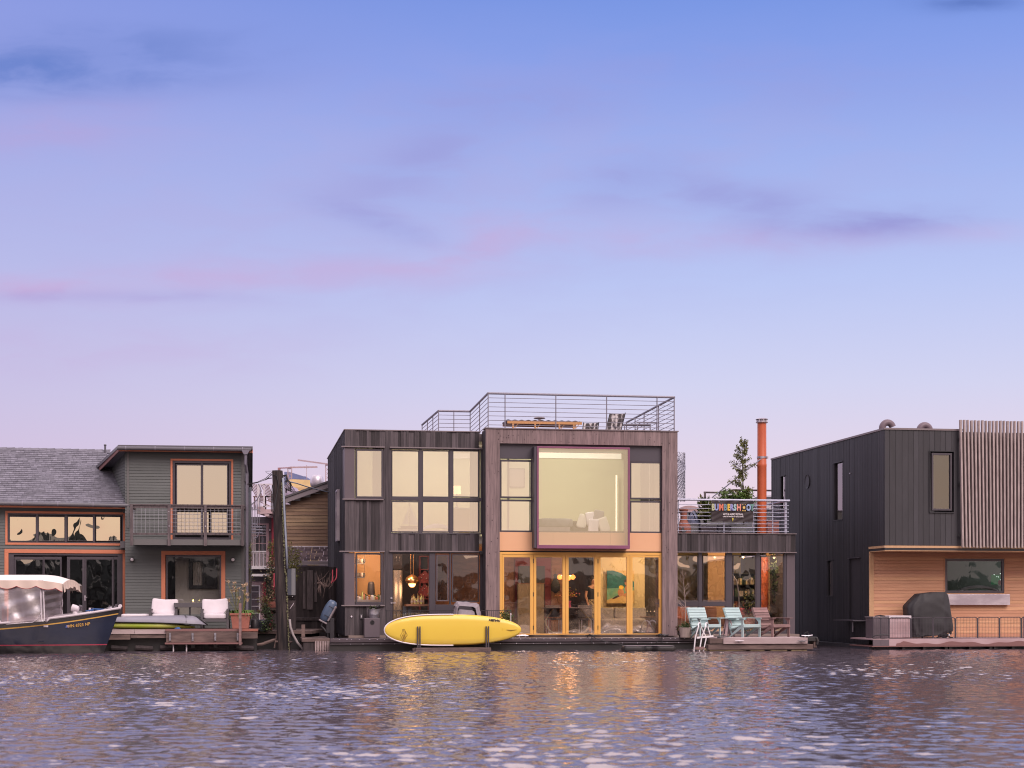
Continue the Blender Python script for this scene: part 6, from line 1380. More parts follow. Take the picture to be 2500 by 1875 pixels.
    for px0, px1, yb in ((4, 9, 1528), (12, 14, 1525), (124, 128, 1515), (117, 121, 1516)):
        mb = MB(); mb.tube([(X(px0), ys, Z(1430)), (X(px1), ys-.03, Z(yb))], .016, 8); mb.tube([(X(px0), -ys, Z(1430)), (X(px1), -ys+.03, Z(yb))], .016, 8) if px0 in (4, 124) else None; mb.build('canopy_pole', m_white, T)
    mb = MB()
    mb.tube([(X(12),ys-.02,Z(1440)),(X(13),ys-.02,Z(1490)),(X(17),ys-.02,Z(1508)),(X(26),ys-.02,Z(1519)),(X(38),ys-.02,Z(1523)),(X(100),ys-.02,Z(1518)),(X(113),ys-.02,Z(1509)),(X(120),ys-.02,Z(1494)),(X(119),ys-.02,Z(1430))], .011, 6); mb.build('curtain_zip', m_white, T, smooth=True)
    mb = MB(); mb.grid(lambda u, v: (X(-280)+(X(-2)-X(-280))*u, ys-.0+.012*math.sin(u*40+v*3), Z(1528)+(Z(1425)-Z(1528))*v), 30, 12); mb.build('vinyl_curtain', m_vinyl, T, smooth=True, fix=False)
    mb = MB(); mb.grid(lambda u, v: (X(9)+(X(125)-X(9))*u, ys-.0+.02*math.sin(u*13+v*5)+.014*math.sin(v*17-u*6), Z(1524-8*u)+(Z(1425)-Z(1524))*v), 40, 30); mb.build('vinyl_curtain', m_vinyl, T, smooth=True, fix=False)
    mb = MB(); mb.grid(lambda u, v: (X(127)+(X(148)-X(127))*u+.01*math.sin(v*30), ys+1.86*u*.55+.02*math.sin(v*12+u*9), Z(1516-8*u)+(Z(1428)-Z(1516))*v), 16, 30); mb.build('vinyl_curtain', m_vinyl, T, smooth=True, fix=False)
    mb = MB(); mb.tube([(X(148)+.01*math.sin(k*1.1), ys+1.02, Z(1508)+(Z(1436)-Z(1508))*k/14) for k in range(15)], .012, 6); mb.build('curtain_edge', m_white, T)
    mb = MB(); mb.tube([(X(129),ys+.1,Z(1516)),(X(134),ys+.3,Z(1508)),(X(142),ys+.6,Z(1507))], .03, 8); mb.build('coaming', m_boatdeck, T)
    mb = MB(); mb.box(X(-250), X(20), -.5, -.1, .3, .62); mb.box(X(18), X(22), -.6, -.2, .3, 1.25); mb.box(X(35), X(70), -.4, .4, .3, .95); mb.build('seat', m_terra, T, bevel=.03)
    mb = MB(); mb.grid(lambda u, v: (X(-300)+(X(120)-X(-300))*u, -.62+1.24*v, .3), 4, 2); mb.build('sole', m_boatdeck, T, fix=False)
electric_boat()
# ------------------------------------------------------------------ the gap between the houses
def gap():
    # piling
    t = 45.9; s = t/FP; T = thing('wooden_piling', 'tall weathered wooden piling with conduit and lichen between the left and middle houses', 'piling', P(688, t, 0), 0)
    X = lambda px: (px-688)*s; Z = lambda py: CAMH-(py-HZ)*s
    rs = random.Random(3); mb = MB(); n = 22; pr = [(1620,693,17.5),(1560,693,17),(1450,689,17),(1380,687,16.5),(1300,684,16),(1220,681.5,15),(1175,678.5,13.5),(1149,677,12.8)]
    rows = []
    for i in range(30):
        k = i/29*(len(pr)-1); a = min(int(k), len(pr)-2); f_ = k-a; rows.append([pr[a][q]*(1-f_)+pr[a+1][q]*f_ for q in range(3)])
    vs = [(X(px)+r*s*(1+.05*mnoise.noise(Vector((math.cos(6.28*j/n)*2, math.sin(6.28*j/n)*2, py*.02))))*math.cos(6.2832*j/n), r*s*math.sin(6.2832*j/n), Z(py)) for py, px, r in rows for j in range(n)]
    mb.add(vs, [(i*n+j, i*n+(j+1) % n, (i+1)*n+(j+1) % n, (i+1)*n+j) for i in range(29) for j in range(n)]+[tuple(29*n+j for j in range(n))], .5); mb.build('post', m_pile, T, smooth='auto')
    mb = MB(); mb.tube([(X(693),-.17,Z(1168)),(X(696),-.19,Z(1240)),(X(701),-.20,Z(1330)),(X(704),-.20,Z(1388))], .030, 10); mb.build('conduit', m_conduit, T, smooth=True)
    mb = MB()
    for k in range(520):
        py = rs.uniform(1180, 1585); px = 690+(py-1180)*.037+rs.gauss(0, .9)+(3 if py > 1400 else 0); mb.ball((X(px), -.185-rs.uniform(0,.03), Z(py)), rs.uniform(.004,.016), .01, rs.uniform(.006,.025), 5, 4)
    mb.build('lichen', m_moss, T)['kind'] = 'stuff'
    mb = MB(); 
    for off in (0, .03): mb.tube([(X(666)+off,-.1,Z(1185)),(X(664.5)+off,-.2,Z(1230)),(X(665)+off,-.21,Z(1248)),(X(668)+off,-.2,Z(1254)),(X(671)+off,-.19,Z(1246)),(X(678),-.19,Z(1215)),(X(683),-.17,Z(1180))], .012, 6)
    mb.tube([(X(664),-.1,Z(1160)),(X(678),-.17,Z(1162)),(X(682),-.18,Z(1180)),(X(679),-.19,Z(1205)),(X(670),-.19,Z(1240))], .012, 6)
    for q in range(7): mb.tube([(X(692),-.1,Z(1163+q*3)),(X(700+q*2),-.12,Z(1166+q*6)),(X(708+q*2.5),-.05,Z(1176+q*4)),(X(704+q*2),.0,Z(1196+q)),(X(694+q),.05,Z(1190+q))], .009, 5)
    mb.tube([(X(692),0,Z(1162)),(X(699),-.02,Z(1160)),(X(702),-.02,Z(1172)),(X(697),-.02,Z(1178))], .03, 8)
    mb.build('cable_loops', m_cable, T)
    mb = MB(); mb.box(X(708),X(711),-.03,.03,Z(1200),Z(1178)); mb.box(X(697),X(700),-.03,.03,Z(1203),Z(1192)); mb.build('insulator', m_blackm, T)
    W1 = thing('overhead_cable', 'bundle of dark cables from the piling to the grey house', 'cable', P(664, t, 0), 0)
    mb = MB(); o = W1.location.x
    def wire(pts, r=.009):
        mb.tube([at(px, py, tt)-Vector((o, t, 0)) for px, py, tt in pts], r, 5)
    for dy in (0, 1.5): wire([(664,1153+dy*4,t),(648,1168+dy*2,t),(628,1177+dy,t),(604,1181.5+dy,t+1)])
    wire([(664,1150,t),(648,1150.5,t),(650,1154,t),(662,1159,t)], .006); wire([(664,1167,t),(655,1168,t),(646,1172,t)], .015); wire([(664,1157,t),(652,1170,t),(640,1174,t)], .007)
    mb.build('cable', m_cable, W1)
    W2 = thing('overhead_cable', 'thick pale cable from the piling across to the dark side wall of the middle house', 'cable', P(700, t, 0), 0); mb = MB(); o = W2.location.x
    wire([(702,1175,t),(724,1180,t+1),(745,1187,t+2),(770,1194,t+3),(803,1202,t+5)], .018); mb.build('cable', m_conduit, W2)
    B = thing('electrical_enclosure', 'tall grey and slate metal electrical box on the right of the piling', 'electrical box', P(712, t-.05, 0), 0); X2 = lambda px: (px-712)*s
    mb = MB(); mb.box(X2(703), X2(712.8), -.14, .1, Z(1453), Z(1389)); mb.build('body', m_greyboxd, B, bevel=.006); mb = MB(); mb.box(X2(713), X2(721.5), -.145, .1, Z(1453), Z(1388.5)); mb.build('door', m_greybox, B, bevel=.006)
    mb = MB(); mb.box(X2(703), X2(721), -.1, .05, Z(1456), Z(1453.5)); mb.build('base_flange', m_blackm, B); mb = MB()
    for q in range(4): mb.box(X2(704), X2(720), -.02, .03, Z(1463+q*9), Z(1458+q*9))
    mb.box(X2(701), X2(704), 0, .06, Z(1530), Z(1455)); mb.build('mounting_frame', m_darkwood, B); mb = MB(); mb.tube([(X2(709),-.1,Z(1486)),(X2(719),-.12,Z(1472))], .01, 6); mb.ball((X2(715.5),-.12,Z(1456.5)), .015); mb.build('stay', m_steel, B)
    Hs = thing('water_hose', 'thick pale hose hanging from the piling in a curve down to the water', 'hose', P(712, t-.2, 0), 0)
    mb = MB(); mb.tube([(X2(708),-.05,Z(1512)),(X2(710),-.08,Z(1530)),(X2(717),-.1,Z(1550)),(X2(727),-.1,Z(1568)),(X2(738),-.08,Z(1581)),(X2(744),-.08,Z(1592))], .034, 10); mb.build('hose', mat('pale_hose', c4(.30,.26,.26), .5), Hs, smooth=True)
    Fb = thing('mooring_float', 'white foam mooring float on the water at the corner of the middle house', 'float', P(758, 45.4, 0), 0)
    mb = MB(); mb.ball((0,0,.06), .19, .15, .09, 16, 10); mb.build('float', m_whiter, Fb, smooth=True); mb = MB(); mb.tube([(.12,0,.10),(.2,.1,.16),(.3,.3,.3)], .012, 6); mb.build('rope', m_cable, Fb)
    Br = thing('crossed_timbers', 'dark crossed timbers and driftwood round the foot of the piling', 'timbers', P(680, 46.0, 0), 0); X3 = lambda px: (px-680)*s
    mb = MB(); mb.tube([(X3(610),-.1,Z(1577)),(X3(640),-.1,Z(1573)),(X3(668),-.05,Z(1563)),(X3(676),0,Z(1562))], .045, 7); mb.tube([(X3(676),-.2,Z(1566)),(X3(716),-.2,Z(1567))], .03, 6); mb.tube([(X3(671),-.1,Z(1582)),(X3(681),-.1,Z(1530))], .025, 6); mb.box(X3(735),X3(743),.1,.2,Z(1585),Z(1525)); mb.build('timbers', m_dockwood, Br)
    # low dock and dark wooden walls behind
    Dk = thing('low_dock', 'low grey timber dock at the left corner of the middle house', 'dock', MF.w(MF.x(772,-.7), -.7, 0), YW); k = 46.0/FP; X4 = lambda px: (px-772)*k
    mb = MB(); mb.box(X4(738), X4(804.5), 0, 2.5, .24, .345); mb.box(X4(768), X4(804.5), -.02, 0, .02, .30); mb.build('deck', m_dockwood, Dk, bevel=.01)
    mb = MB(); mb.box(X4(742), X4(804), .03, 2.4, -.3, .235); mb.build('float', m_darkwood, Dk)
    mb = MB()
    for q in range(9): mb.box(X4(769+q*4), X4(771+q*4), -.04, -.021, -.05, .26)
    mb.build('skirt_boards', m_docklight, Dk)['kind'] = 'stuff'
    Fn = thing('board_fence', 'dark weathered vertical board wall below the tan house', 'fence', at(765, HZ, 51).xy.to_3d(), R_(4)); X5 = lambda px: (px-765)*51/FP; Z5 = lambda py: CAMH-(py-HZ)*51/FP
    mb = MB(); boards(mb, X5(700), X5(825), Z5(1508), Z5(1384), 0, [], w=(.10,.19), relief=.02, seed=31); boards(mb, X5(700), X5(825), .2, Z5(1512), -.1, [], w=(.10,.19), relief=.02, seed=32); mb.build('boards', m_darkwood, Fn)
    mb = MB(); mb.box(X5(700), X5(825), -.16, .06, Z5(1515), Z5(1508.5)); mb.build('rail', m_darkwood, Fn)
    mb = MB()
    for px0, px1, y0, y1 in ((740,746,1395,1486),(750,764,1392,1488),(768,774,1398,1470)): mb.box(X5(px0), X5(px1), -.055, -.035, Z5(y1), Z5(y0))
    mb.build('bleached_boards', m_oldrail, Fn)
    # hanging branches and hose reel with red bracket
    Rk = thing('red_hook_bracket', 'curved red metal bracket fixed to the dark side wall with driftwood hung below', 'bracket', P(818, 46.9, 0), 0); X6 = lambda px: (px-818)*46.9/FP; Z6 = lambda py: CAMH-(py-HZ)*46.9/FP
    mb = MB(); mb.tube([(X6(812),0,Z6(1391)),(X6(812),0,Z6(1415)),(X6(809),0,Z6(1424))], .014, 6); mb.tube([(X6(823),-.1,Z6(1388)),(X6(822.5),-.1,Z6(1408)),(X6(820),-.1,Z6(1415)),(X6(814),-.05,Z6(1420))], .016, 6); mb.build('hooks', m_red, Rk)
    Dr = thing('driftwood_branch', 'twisted pale driftwood branches hanging beside the red bracket', 'driftwood', P(795, 47.2, 0), 0); X7 = lambda px: (px-795)*47.2/FP; Z7 = lambda py: CAMH-(py-HZ)*47.2/FP
    rs = random.Random(9); mb = MB(); mb.tube([(X7(774),0,Z7(1424)),(X7(782),0,Z7(1422)),(X7(790),0,Z7(1430)),(X7(800),0,Z7(1432)),(X7(812),0,Z7(1418))], [.02,.035,.04,.03,.015], 7)
    for q in range(16): a = rs.uniform(778, 812); mb.tube([(X7(a),0,Z7(1428)),(X7(a+rs.uniform(-12,12)),-.05,Z7(1428+rs.uniform(-25,25))),(X7(a+rs.uniform(-16,14)),-.05,Z7(1428+rs.uniform(-35,32)))], [.012,.008,.004], 5)
    mb.build('branches', m_dockwood, Dr)
    # outboard motor
    O = thing('outboard_motor', 'small blue outboard motor tilted on a black bracket at the corner of the middle house', 'outboard motor', P(802, 45.9, CAMH-(1492-HZ)*45.9/FP), 0)
    k = 45.9/FP; mb = MB(); mb.M = Matrix.Rotation(R_(28), 4, 'Y'); 
    prof = [(.02,-.33),(.10,-.32),(.155,-.26),(.185,-.10),(.185,.12),(.16,.25),(.12,.315),(.03,.335)]
    mb.lathe(prof, 20, sx=.85, sy=.75); mb.build('cowling', m_motor, O, smooth=True)
    mb = MB(); mb.M = Matrix.Rotation(R_(28), 4, 'Y'); mb.box(.10,.155,-.12,.12,-.26,.22); mb.box(-.12,.14,-.10,.10,-.36,-.31); mb.build('trim', m_fascia, O, bevel=.02)
    mb = MB(); mb.M = Matrix.Rotation(R_(28), 4, 'Y')
    for z in (-.14, .14): mb.box(-.04,.12,-.143,-.135,z-.008,z+.008)
    mb.build('cowl_slots', m_blackm, O)
    mb = MB(); mb.tube([(-.14,0,-.3),(-.2,0,-.42),(-.13,0,-.5),(-.05,0,-.60)], .035, 8); mb.tube([(-.22,0,-.24),(-.12,.02,-.36)], .02, 6); mb.box(-.06,.10,-.05,.05,-.62,-.30); mb.box(-.03,.0,-.03,.03,-.76,-.60); mb.box(.05,.16,-.08,.08,-.80,-.2); mb.build('clamp_bracket', m_blackm, O, bevel=.01)
    # tan house behind
    t = 57; s = t/FP; Hn = thing('tan_house', 'tan brown clapboard house end with a sloping grey edged roof and shingle skirt', 'house', P(750, t, 0), R_(2)); X8 = lambda px: (px-750)*s; Z8 = lambda py: CAMH-(py-HZ)*s
    mb = MB(); xL, xR = X8(680), X8(860); zl = lambda x: Z8(1226)+(x-X8(697))*(Z8(1188)-Z8(1226))/(X8(803)-X8(697))-.02
    n = 30; rs = random.Random(4); z = Z8(1336); p = .125
    while z < zl(xR):
        b = z+p; xa = xL if b < zl(xL) else xL+(b-zl(xL))/((Z8(1188)-Z8(1226))/(X8(803)-X8(697)))
        if xa < xR: mb.add([(xa,-.022,z),(xR,-.022,z),(xR,-.004,b),(xa,-.004,b),(xa,.05,z),(xR,.05,z),(xR,.05,b),(xa,.05,b)], [(0,1,2,3),(7,6,5,4),(1,0,4,5),(2,1,5,6),(3,2,6,7),(0,3,7,4)], rs.random())
        z = b
    mb.build('clapboard_wall', m_tan, Hn)
    x0, x1 = X8(690), X8(820); a0 = Z8(1226)+ (x0-X8(697))*(Z8(1188)-Z8(1226))/(X8(803)-X8(697)); a1 = Z8(1226)+(x1-X8(697))*(Z8(1188)-Z8(1226))/(X8(803)-X8(697))
    mb = MB(); mb.prism([(x0,a0-.06),(x1,a1-.06),(x1,a1+.12),(x0,a0+.12)], -.30, -.26, 'y'); mb.build('fascia', m_fascia, Hn)
    mb = MB(); mb.prism([(x0,a0+.121),(x1,a1+.121),(x1,a1+.19),(x0,a0+.19)], -.34, 5, 'y'); mb.build('roof', m_furn, Hn)
    mb = MB(); mb.box(X8(700), X8(830), -.06, .03, Z8(1336), Z8(1333)); mb.build('flashing', m_white, Hn)
    mb = MB(); rs = random.Random(5)
    for k in range(7):
        za = Z8(1370)+k*(Z8(1337)-Z8(1370))/7; zb = za+(Z8(1337)-Z8(1370))/7*1.25; x = X8(700)-rs.uniform(0,.2)
        while x < X8(830): w = rs.uniform(.12,.28); mb.add([(x,-.42+.05*k,za),(x+w-.006,-.42+.05*k,za),(x+w-.006,-.37+.05*k,zb),(x,-.37+.05*k,zb)], [(0,1,2,3)]); x += w
    mb.build('shingle_skirt', m_shingle2, Hn, fix=False)
    mb = MB(); mb.box(X8(722), X8(830), -.52, -.45, Z8(1380), Z8(1370.5)); mb.box(X8(690), X8(830), -.2, .0, .3, Z8(1380)); mb.build('eave_board', m_fascia, Hn)
    V = thing('roof_cowl', 'big rounded metal ventilator on the tan house roof', 'ventilator', P(773.5, t+1, Z8(1192)), 0)
    mb = MB(); mb.lathe([(12.5*s,-.1),(12.5*s,.12),(13.2*s,.13),(12*s,.16)], 16); mb.build('base', m_dockwood, V); mb = MB(); mb.lathe([(12*s,.12),(16*s,.16),(16.8*s,.26),(16.5*s,.40),(14*s,.50),(9*s,.545),(.02,.55)], 24); mb.build('hood', m_steel, V, smooth=True)
    # grey house with roof terrace, spiral stair, french doors
    t = 60; s = t/FP; G = thing('grey_terrace_house', 'grey house with a white railed roof terrace seen between the left house and the piling', 'house', P(640, t, 0), R_(0)); X9 = lambda px: (px-640)*s; Z9 = lambda py: CAMH-(py-HZ)*s
    mb = MB(); clap(mb, X9(596), X9(672), Z9(1345), Z9(1262), .0, [(X9(614), X9(657), Z9(1345), Z9(1278))], pitch=.11); mb.box(X9(596), X9(690), .06, 3, .5, Z9(1262)); mb.build('wall', m_greyhouse, G)
    mb = MB(); mb.box(X9(596), X9(690), -.9, .03, Z9(1390), Z9(1386)); mb.box(X9(600), X9(672), -.95, -.9, Z9(1408), Z9(1402)); mb.build('porch_slab', m_whiter, G)
    mb = MB(); frame_mb(mb, X9(612), X9(657), Z9(1390), Z9(1278), -.02, .05, .05); mb.box(X9(632), X9(633.5), -.01, .04, Z9(1388), Z9(1281)); mb.box(X9(615), X9(651), -.012, .035, Z9(1327.5), Z9(1326)); mb.box(X9(615), X9(651), -.012, .035, Z9(1308), Z9(1306)); mb.box(X9(650), X9(656), -.03, .04, Z9(1388), Z9(1281)); mb.build('upper_door', m_pinkdock, G)
    mb = MB(); mb.add([(X9(614),.03,Z9(1388)),(X9(651),.03,Z9(1388)),(X9(651),.03,Z9(1281)),(X9(614),.03,Z9(1281))], [(0,1,2,3)]); mb.build('upper_pane', m_gy_left, G, fix=False)
    mb = MB(); mb.box(X9(600), X9(648), -.02, .0, Z9(1530), Z9(1420)); mb.build('lower_wall', m_pinkdock, G)
    mb = MB(); frame_mb(mb, X9(603), X9(636), Z9(1520), Z9(1428), -.06, -.021, .05)
    for y in (1445, 1463, 1480, 1497): mb.box(X9(606), X9(633), -.055, -.022, Z9(y+.6), Z9(y-.6))
    mb.box(X9(613), X9(614.5), -.056, -.022, Z9(1517), Z9(1431)); mb.build('french_door', m_whiter, G)
    mb = MB(); mb.add([(X9(605),-.03,Z9(1518)),(X9(634),-.03,Z9(1518)),(X9(634),-.03,Z9(1431)),(X9(605),-.03,Z9(1431))], [(0,1,2,3)]); mb.build('lower_pane', m_gy_dark, G, fix=False)
    mb = MB(); mb.box(X9(642), X9(650), -.1, -.03, Z9(1470), Z9(1420)); mb.box(X9(666), X9(676), -.3, .03, Z9(1540), Z9(1262)); mb.build('red_post', m_red, G)
    for ya_, yb_ in ((1350,1347),(1390.5,1383)): mb = MB(); mb.box(X9(601), X9(659), -.95, -.90, Z9(ya_), Z9(yb_)); mb.build('porch_rail', m_whiter, G)
    mb = MB()
    for px in (606, 613, 621, 629, 637, 644, 652): mb.bar((X9(px),-.92,Z9(1384)), (X9(px),-.92,Z9(1348)), .035)
    mb.build('porch_balusters', m_white, G)['kind'] = 'stuff'
    for px in (607, 611.5): mb = MB(); mb.tube([(X9(px),-1.0,Z9(1345)),(X9(px),-1.0,Z9(1282))], .03, 8); mb.build('porch_post', m_white, G)
    mb = MB(); mb.box(X9(640), X9(690), -1.2, 2, Z9(1258), Z9(1248)); mb.prism([(X9(640),Z9(1242)),(X9(654),Z9(1242)),(X9(668),Z9(1258)),(X9(640),Z9(1260))], -1.25, -1.21, 'y'); mb.box(X9(659), X9(669), -1.3, -.2, Z9(1265), Z9(1260)); mb.build('terrace_floor', m_pinkdock, G)
    mb = MB(); mb.bar((X9(643),-1.15,Z9(1188)), (X9(690),-1.15,Z9(1188)), .05); mb.bar((X9(643),-1.15,Z9(1188)), (X9(643),-1.15,Z9(1255)), .08); mb.bar((X9(656.5),-1.15,Z9(1188)), (X9(656.5),-1.15,Z9(1255)), .05); mb.bar((X9(643),-1.15,Z9(1241)), (X9(680),-1.15,Z9(1241)), .05); mb.build('terrace_railing', m_white, G)
    mb = MB(); mb.lathe([(.11,Z9(1240)),(.11,Z9(1224)),(.14,Z9(1223)),(.14,Z9(1220)),(.1,Z9(1219))], 16, (X9(609),-.4,0)); mb.build('chimney_pot', m_white, G, smooth='auto')
    mb = MB(); mb.box(X9(657), X9(662), -.08, -.03, Z9(1298), Z9(1290)); mb.build('door_lamp', m_blackm, G); mb = MB(); mb.box(X9(658), X9(661), -.09, -.08, Z9(1296.5), Z9(1291.5)); mb.build('lamp_glass', m_whiter, G)
    # spiral stair of that house
    Sp = thing('garden_spiral_stair', 'dark metal spiral stair with thin balusters beside the left house downspout', 'spiral stair', P(612, 58.5, 0), 0); s2 = 58.5/FP; Xs = lambda px: (px-612)*s2; Zs = lambda py: CAMH-(py-HZ)*s2
    for k in range(9):
        mb = MB(); y = 1302-k*7.5; mb.M = Matrix.Translation((Xs(611),0,Zs(y))) @ Matrix.Rotation(k*.55, 4, 'Z'); mb.prism([(0,-.08),(.42,-.2),(.42,.2),(0,.08)], 0, .045, 'z'); mb.build('tread', m_stairmetal, Sp)
    mb = MB(); mb.tube([(Xs(611),0,Zs(1345)),(Xs(611),0,Zs(1225))], .05, 8); mb.build('centre_pole', m_downsp, Sp)
    mb = MB()
    for q in range(9): px = 605+q*4; mb.tube([(Xs(px),-.4,Zs(1300-abs(q-2)*2)),(Xs(px),-.4,Zs(1246-max(0,q-1)*2.2))], .011, 5)
    for q in range(10): px = 606+q*3.8; mb.tube([(Xs(px),-.3,Zs(1245)),(Xs(px),-.3,Zs(1243-q*3.2))], .010, 5)
    mb.build('balusters', m_downsp, Sp)['kind'] = 'stuff'
    mb = MB(); mb.tube([(Xs(604),-.4,Zs(1246)),(Xs(636),-.4,Zs(1246)),(Xs(640),-.4,Zs(1250))], .02, 6); mb.tube([(Xs(606),-.3,Zs(1243)),(Xs(630),-.3,Zs(1222)),(Xs(637),-.3,Zs(1210)),(Xs(641),-.3,Zs(1200)),(Xs(638),-.3,Zs(1190)),(Xs(634),-.3,Zs(1183))], .022, 6); mb.tube([(Xs(636),-.35,Zs(1300)),(Xs(632),-.35,Zs(1312)),(Xs(624),-.35,Zs(1316))], .02, 6); mb.build('handrail', m_downsp, Sp)
    # two wooden chairs on that roof
    for px, lab in ((631, 'pale slatted chair on the neighbour roof terrace, nearer the grey house'), (657, 'pale slatted chair on the neighbour roof terrace, half hidden by the piling')):
        C = thing('roof_chair', lab, 'garden chair', P(px, 59.3, Z9(1247)), R_(0)); mb = MB()
        for q in range(6): mb.bar((-.16+q*.055-.15, .0, .95-abs(q-2.5)*.01), (-.12+q*.04+.12, .1, .30), .045, .02)
        mb.build('backrest', m_oldchair, C); mb = MB(); mb.bar((-.05,-.1,.33),(.45,-.1,.12),.36,.03); mb.build('seat', m_oldchair, C)
        for q in (-.1, .3): mb = MB(); mb.bar((q,-.25,0),(q,-.25,.45),.05); mb.build('leg', m_oldchair, C)
        mb = MB(); mb.box(-.15,.45,-.3,-.2,.45,.48); mb.build('arm', m_oldchair, C)
    # plants round the piling
    bush('climbing_shrub', 'tall dark climbing shrub with pale blossoms left of the piling', 'shrub', P(659, 47.5, 1.0), .20, .2, .85, 1100, .07, m_leafdk, seed=41, m2=m_flower, up=.2)
    bush('feathery_bush', 'feathery yellow green bush behind the electrical box right of the piling', 'shrub', P(716, 50, 1.9), .22, .2, .62, 1100, .06, m_leafyl, seed=42, up=1.4)
    bush('feathery_bush', 'feathery yellow green bush directly left of the piling', 'shrub', P(665, 50, 2.3), .13, .2, .5, 500, .055, m_leafyl, seed=46, up=1.4)
    bush('russet_shrub', 'reddish leaved shrub beside the white french door', 'shrub', P(648, 46.8, .9), .24, .2, .32, 700, .065, m_leafbr, seed=43, m2=m_leafyl)
    bush('trailing_shrub', 'dark green trailing shrub low beside the dark blue pot', 'shrub', P(654, 46.5, .5), .20, .2, .42, 800, .07, m_leafdk, seed=44, m2=m_leaf, up=-.1)
    bush('potted_fern', 'green leafy plant in a reddish trough against the piling', 'plant', P(670, 46.9, 1.02), .14, .12, .17, 300, .07, m_leafdk, seed=45, m2=m_leaf)
    bush('vine', 'thin yellow green vine climbing the downspout of the grey house', 'vine', P(611, 47.6, 1.6), .10, .1, .75, 300, .065, m_leafyl, seed=47, up=.3, m2=m_leafdk)
    Pt = thing('blue_pot', 'large dark blue pot on the walkway left of the piling', 'pot', P(642, 46.6, LDZ-.08), 0); mb = MB(); mb.lathe([(.13,0),(.15,.04),(.19,.28),(.21,.30),(.205,.33),(.15,.3),(.0,.3)], 20); mb.build('pot', m_greyboxd, Pt, smooth='auto'); mb = MB(); mb.lathe([(.0,.305),(.16,.31)], 16); mb.build('soil', m_darkwood, Pt)
    Tr = thing('red_trough', 'reddish plant trough fixed beside the piling', 'planter', P(668, 46.8, CAMH-(1483-HZ)*46.8/FP), 0); mb = MB(); mb.prism([(-.13,0),(.13,0),(.16,.17),(-.16,.17)], -.12, .12, 'y'); mb.build('trough', m_terra, Tr); mb = MB(); mb.box(-.2,.2,-.14,.14,-.08,-.005); mb.build('shelf', m_dockwood, Tr)
    Sg = thing('red_sign', 'small upright red board fixed to the left of the piling', 'sign', P(671.5, 47, CAMH-(1432-HZ)*47/FP), 0); mb = MB(); mb.box(-.045,.05,0,.03,0,.39); mb.build('board', m_red, Sg); mb = MB(); mb.box(-.004,.008,-.005,-.001,.12,.28); mb.build('lettering', m_pinkdock, Sg)
    Wk = thing('back_walkway', 'dark timber walkway between the two houses behind the piling', 'walkway', P(670, 46.6, 0), 0); mb = MB(); k = 46.6/FP; mb.box((600-670)*k, (762-670)*k, 0, 3.6, .44, .53); mb.build('deck', m_dockwood, Wk); mb = MB(); mb.box((600-670)*k, (745-670)*k, .1, 3.4, -.4, .42); mb.build('float', m_black, Wk)
    mb = MB(); mb.box((650-670)*k, (708-670)*k, 1.2, 1.3, .53, 1.4); mb.build('back_boards', m_darkwood, Wk); mb = MB(); mb.box((653-670)*k, (662-670)*k, .1, .2, .54, .74); mb.build('brick', m_red, Wk)
    # far city
    far = [(694, 746, 1152, 1186, 620, m_greyboxd, c4(.20,.23,.42), 'slate blue tower block with sloping top far behind the tan house', 'far_block', [(694,1152),(706,1152),(742,1163),(742,1200),(694,1200)]),
           (733, 748, 1161, 1190, 700, None, c4(.17,.19,.36), 'small dark blue roof block right of the slate tower', 'far_block', [(733,1163),(746,1163),(750,1172),(750,1200),(733,1200)]),
           (706, 762, 1170, 1200, 520, None, c4(.85,.62,.30), 'sunlit cream and yellow building far behind the tan house', 'far_building', [(706,1171),(716,1170),(761,1172),(762,1215),(704,1215)]),
           (694, 712, 1180, 1215, 480, None, c4(.42,.36,.46), 'pale mauve building directly behind the cables of the piling', 'far_building', [(692,1184),(705,1182),(712,1196),(730,1200),(730,1230),(692,1230)])]
    for x0, x1, y0, y1, t, _, colr, lab, nm, poly in far:
        F_ = thing(nm, lab, 'building', at((x0+x1)/2, HZ, t).xy.to_3d(), 0); mb = MB(); pts = [(at(px, py, t).x-F_.location.x, at(px, py, t).z) for px, py in poly]; pts[-1] = (pts[-1][0], 0); pts[-2] = (pts[-2][0], 0); mb.prism(pts, 0, 20, 'y'); mm = mat('far_wall', colr, .8, (colr[0]*.8, colr[1]*.8, colr[2]*.85, 1), (.25,.25,.5)); mb.build('wall', mm, F_)
        mb = MB(); w = (x1-x0)*t/FP; zt = pts[1][1]
        for k in range(5): mb.box(-w/2+.5, w/2-1, -.08, -.02, zt-3.2-k*1.1*2, zt-2.6-k*1.1*2)
        mb.build('window_bands', mat('far_window', (colr[0]*.7, colr[1]*.66, colr[2]*.75, 1), .5), F_)
    def crane(px, base_y, jib, counter, lab, t=560, mast_w=2.2, hang=None):
        F_ = thing('tower_crane', lab, 'crane', at(px, HZ, t).xy.to_3d(), 0); X = lambda q: at(q, HZ, t).x-F_.location.x; Zc = lambda q: at(0, q, t).z; mc = mat('crane_paint', c4(.46,.33,.35), .7)
        mb = MB(); zt = Zc(base_y); a = mast_w/2*.6
        for sx in (-a, a): mb.bar((sx,0,0),(sx,0,zt),.28)
        z = 0
        while z < zt-2: mb.bar((-a,0,z),(a,0,z+1.6),.16); mb.bar((a,0,z),(-a,0,z+1.6),.16); z += 1.6
        mb.build('mast', mc, F_)
        mb = MB(); (xa, ya), (xb, yb) = jib; n = 22
        for k in range(n):
            u0, u1 = k/n, (k+1)/n; p = lambda u, o: (X(xa+(xb-xa)*u), 0, Zc(ya+(yb-ya)*u+o)); mb.bar(p(u0,-1), p(u1,-1), .22); mb.bar(p(u0,1), p(u1,1), .28); mb.bar(p(u0,1), p(u1,-1), .14)
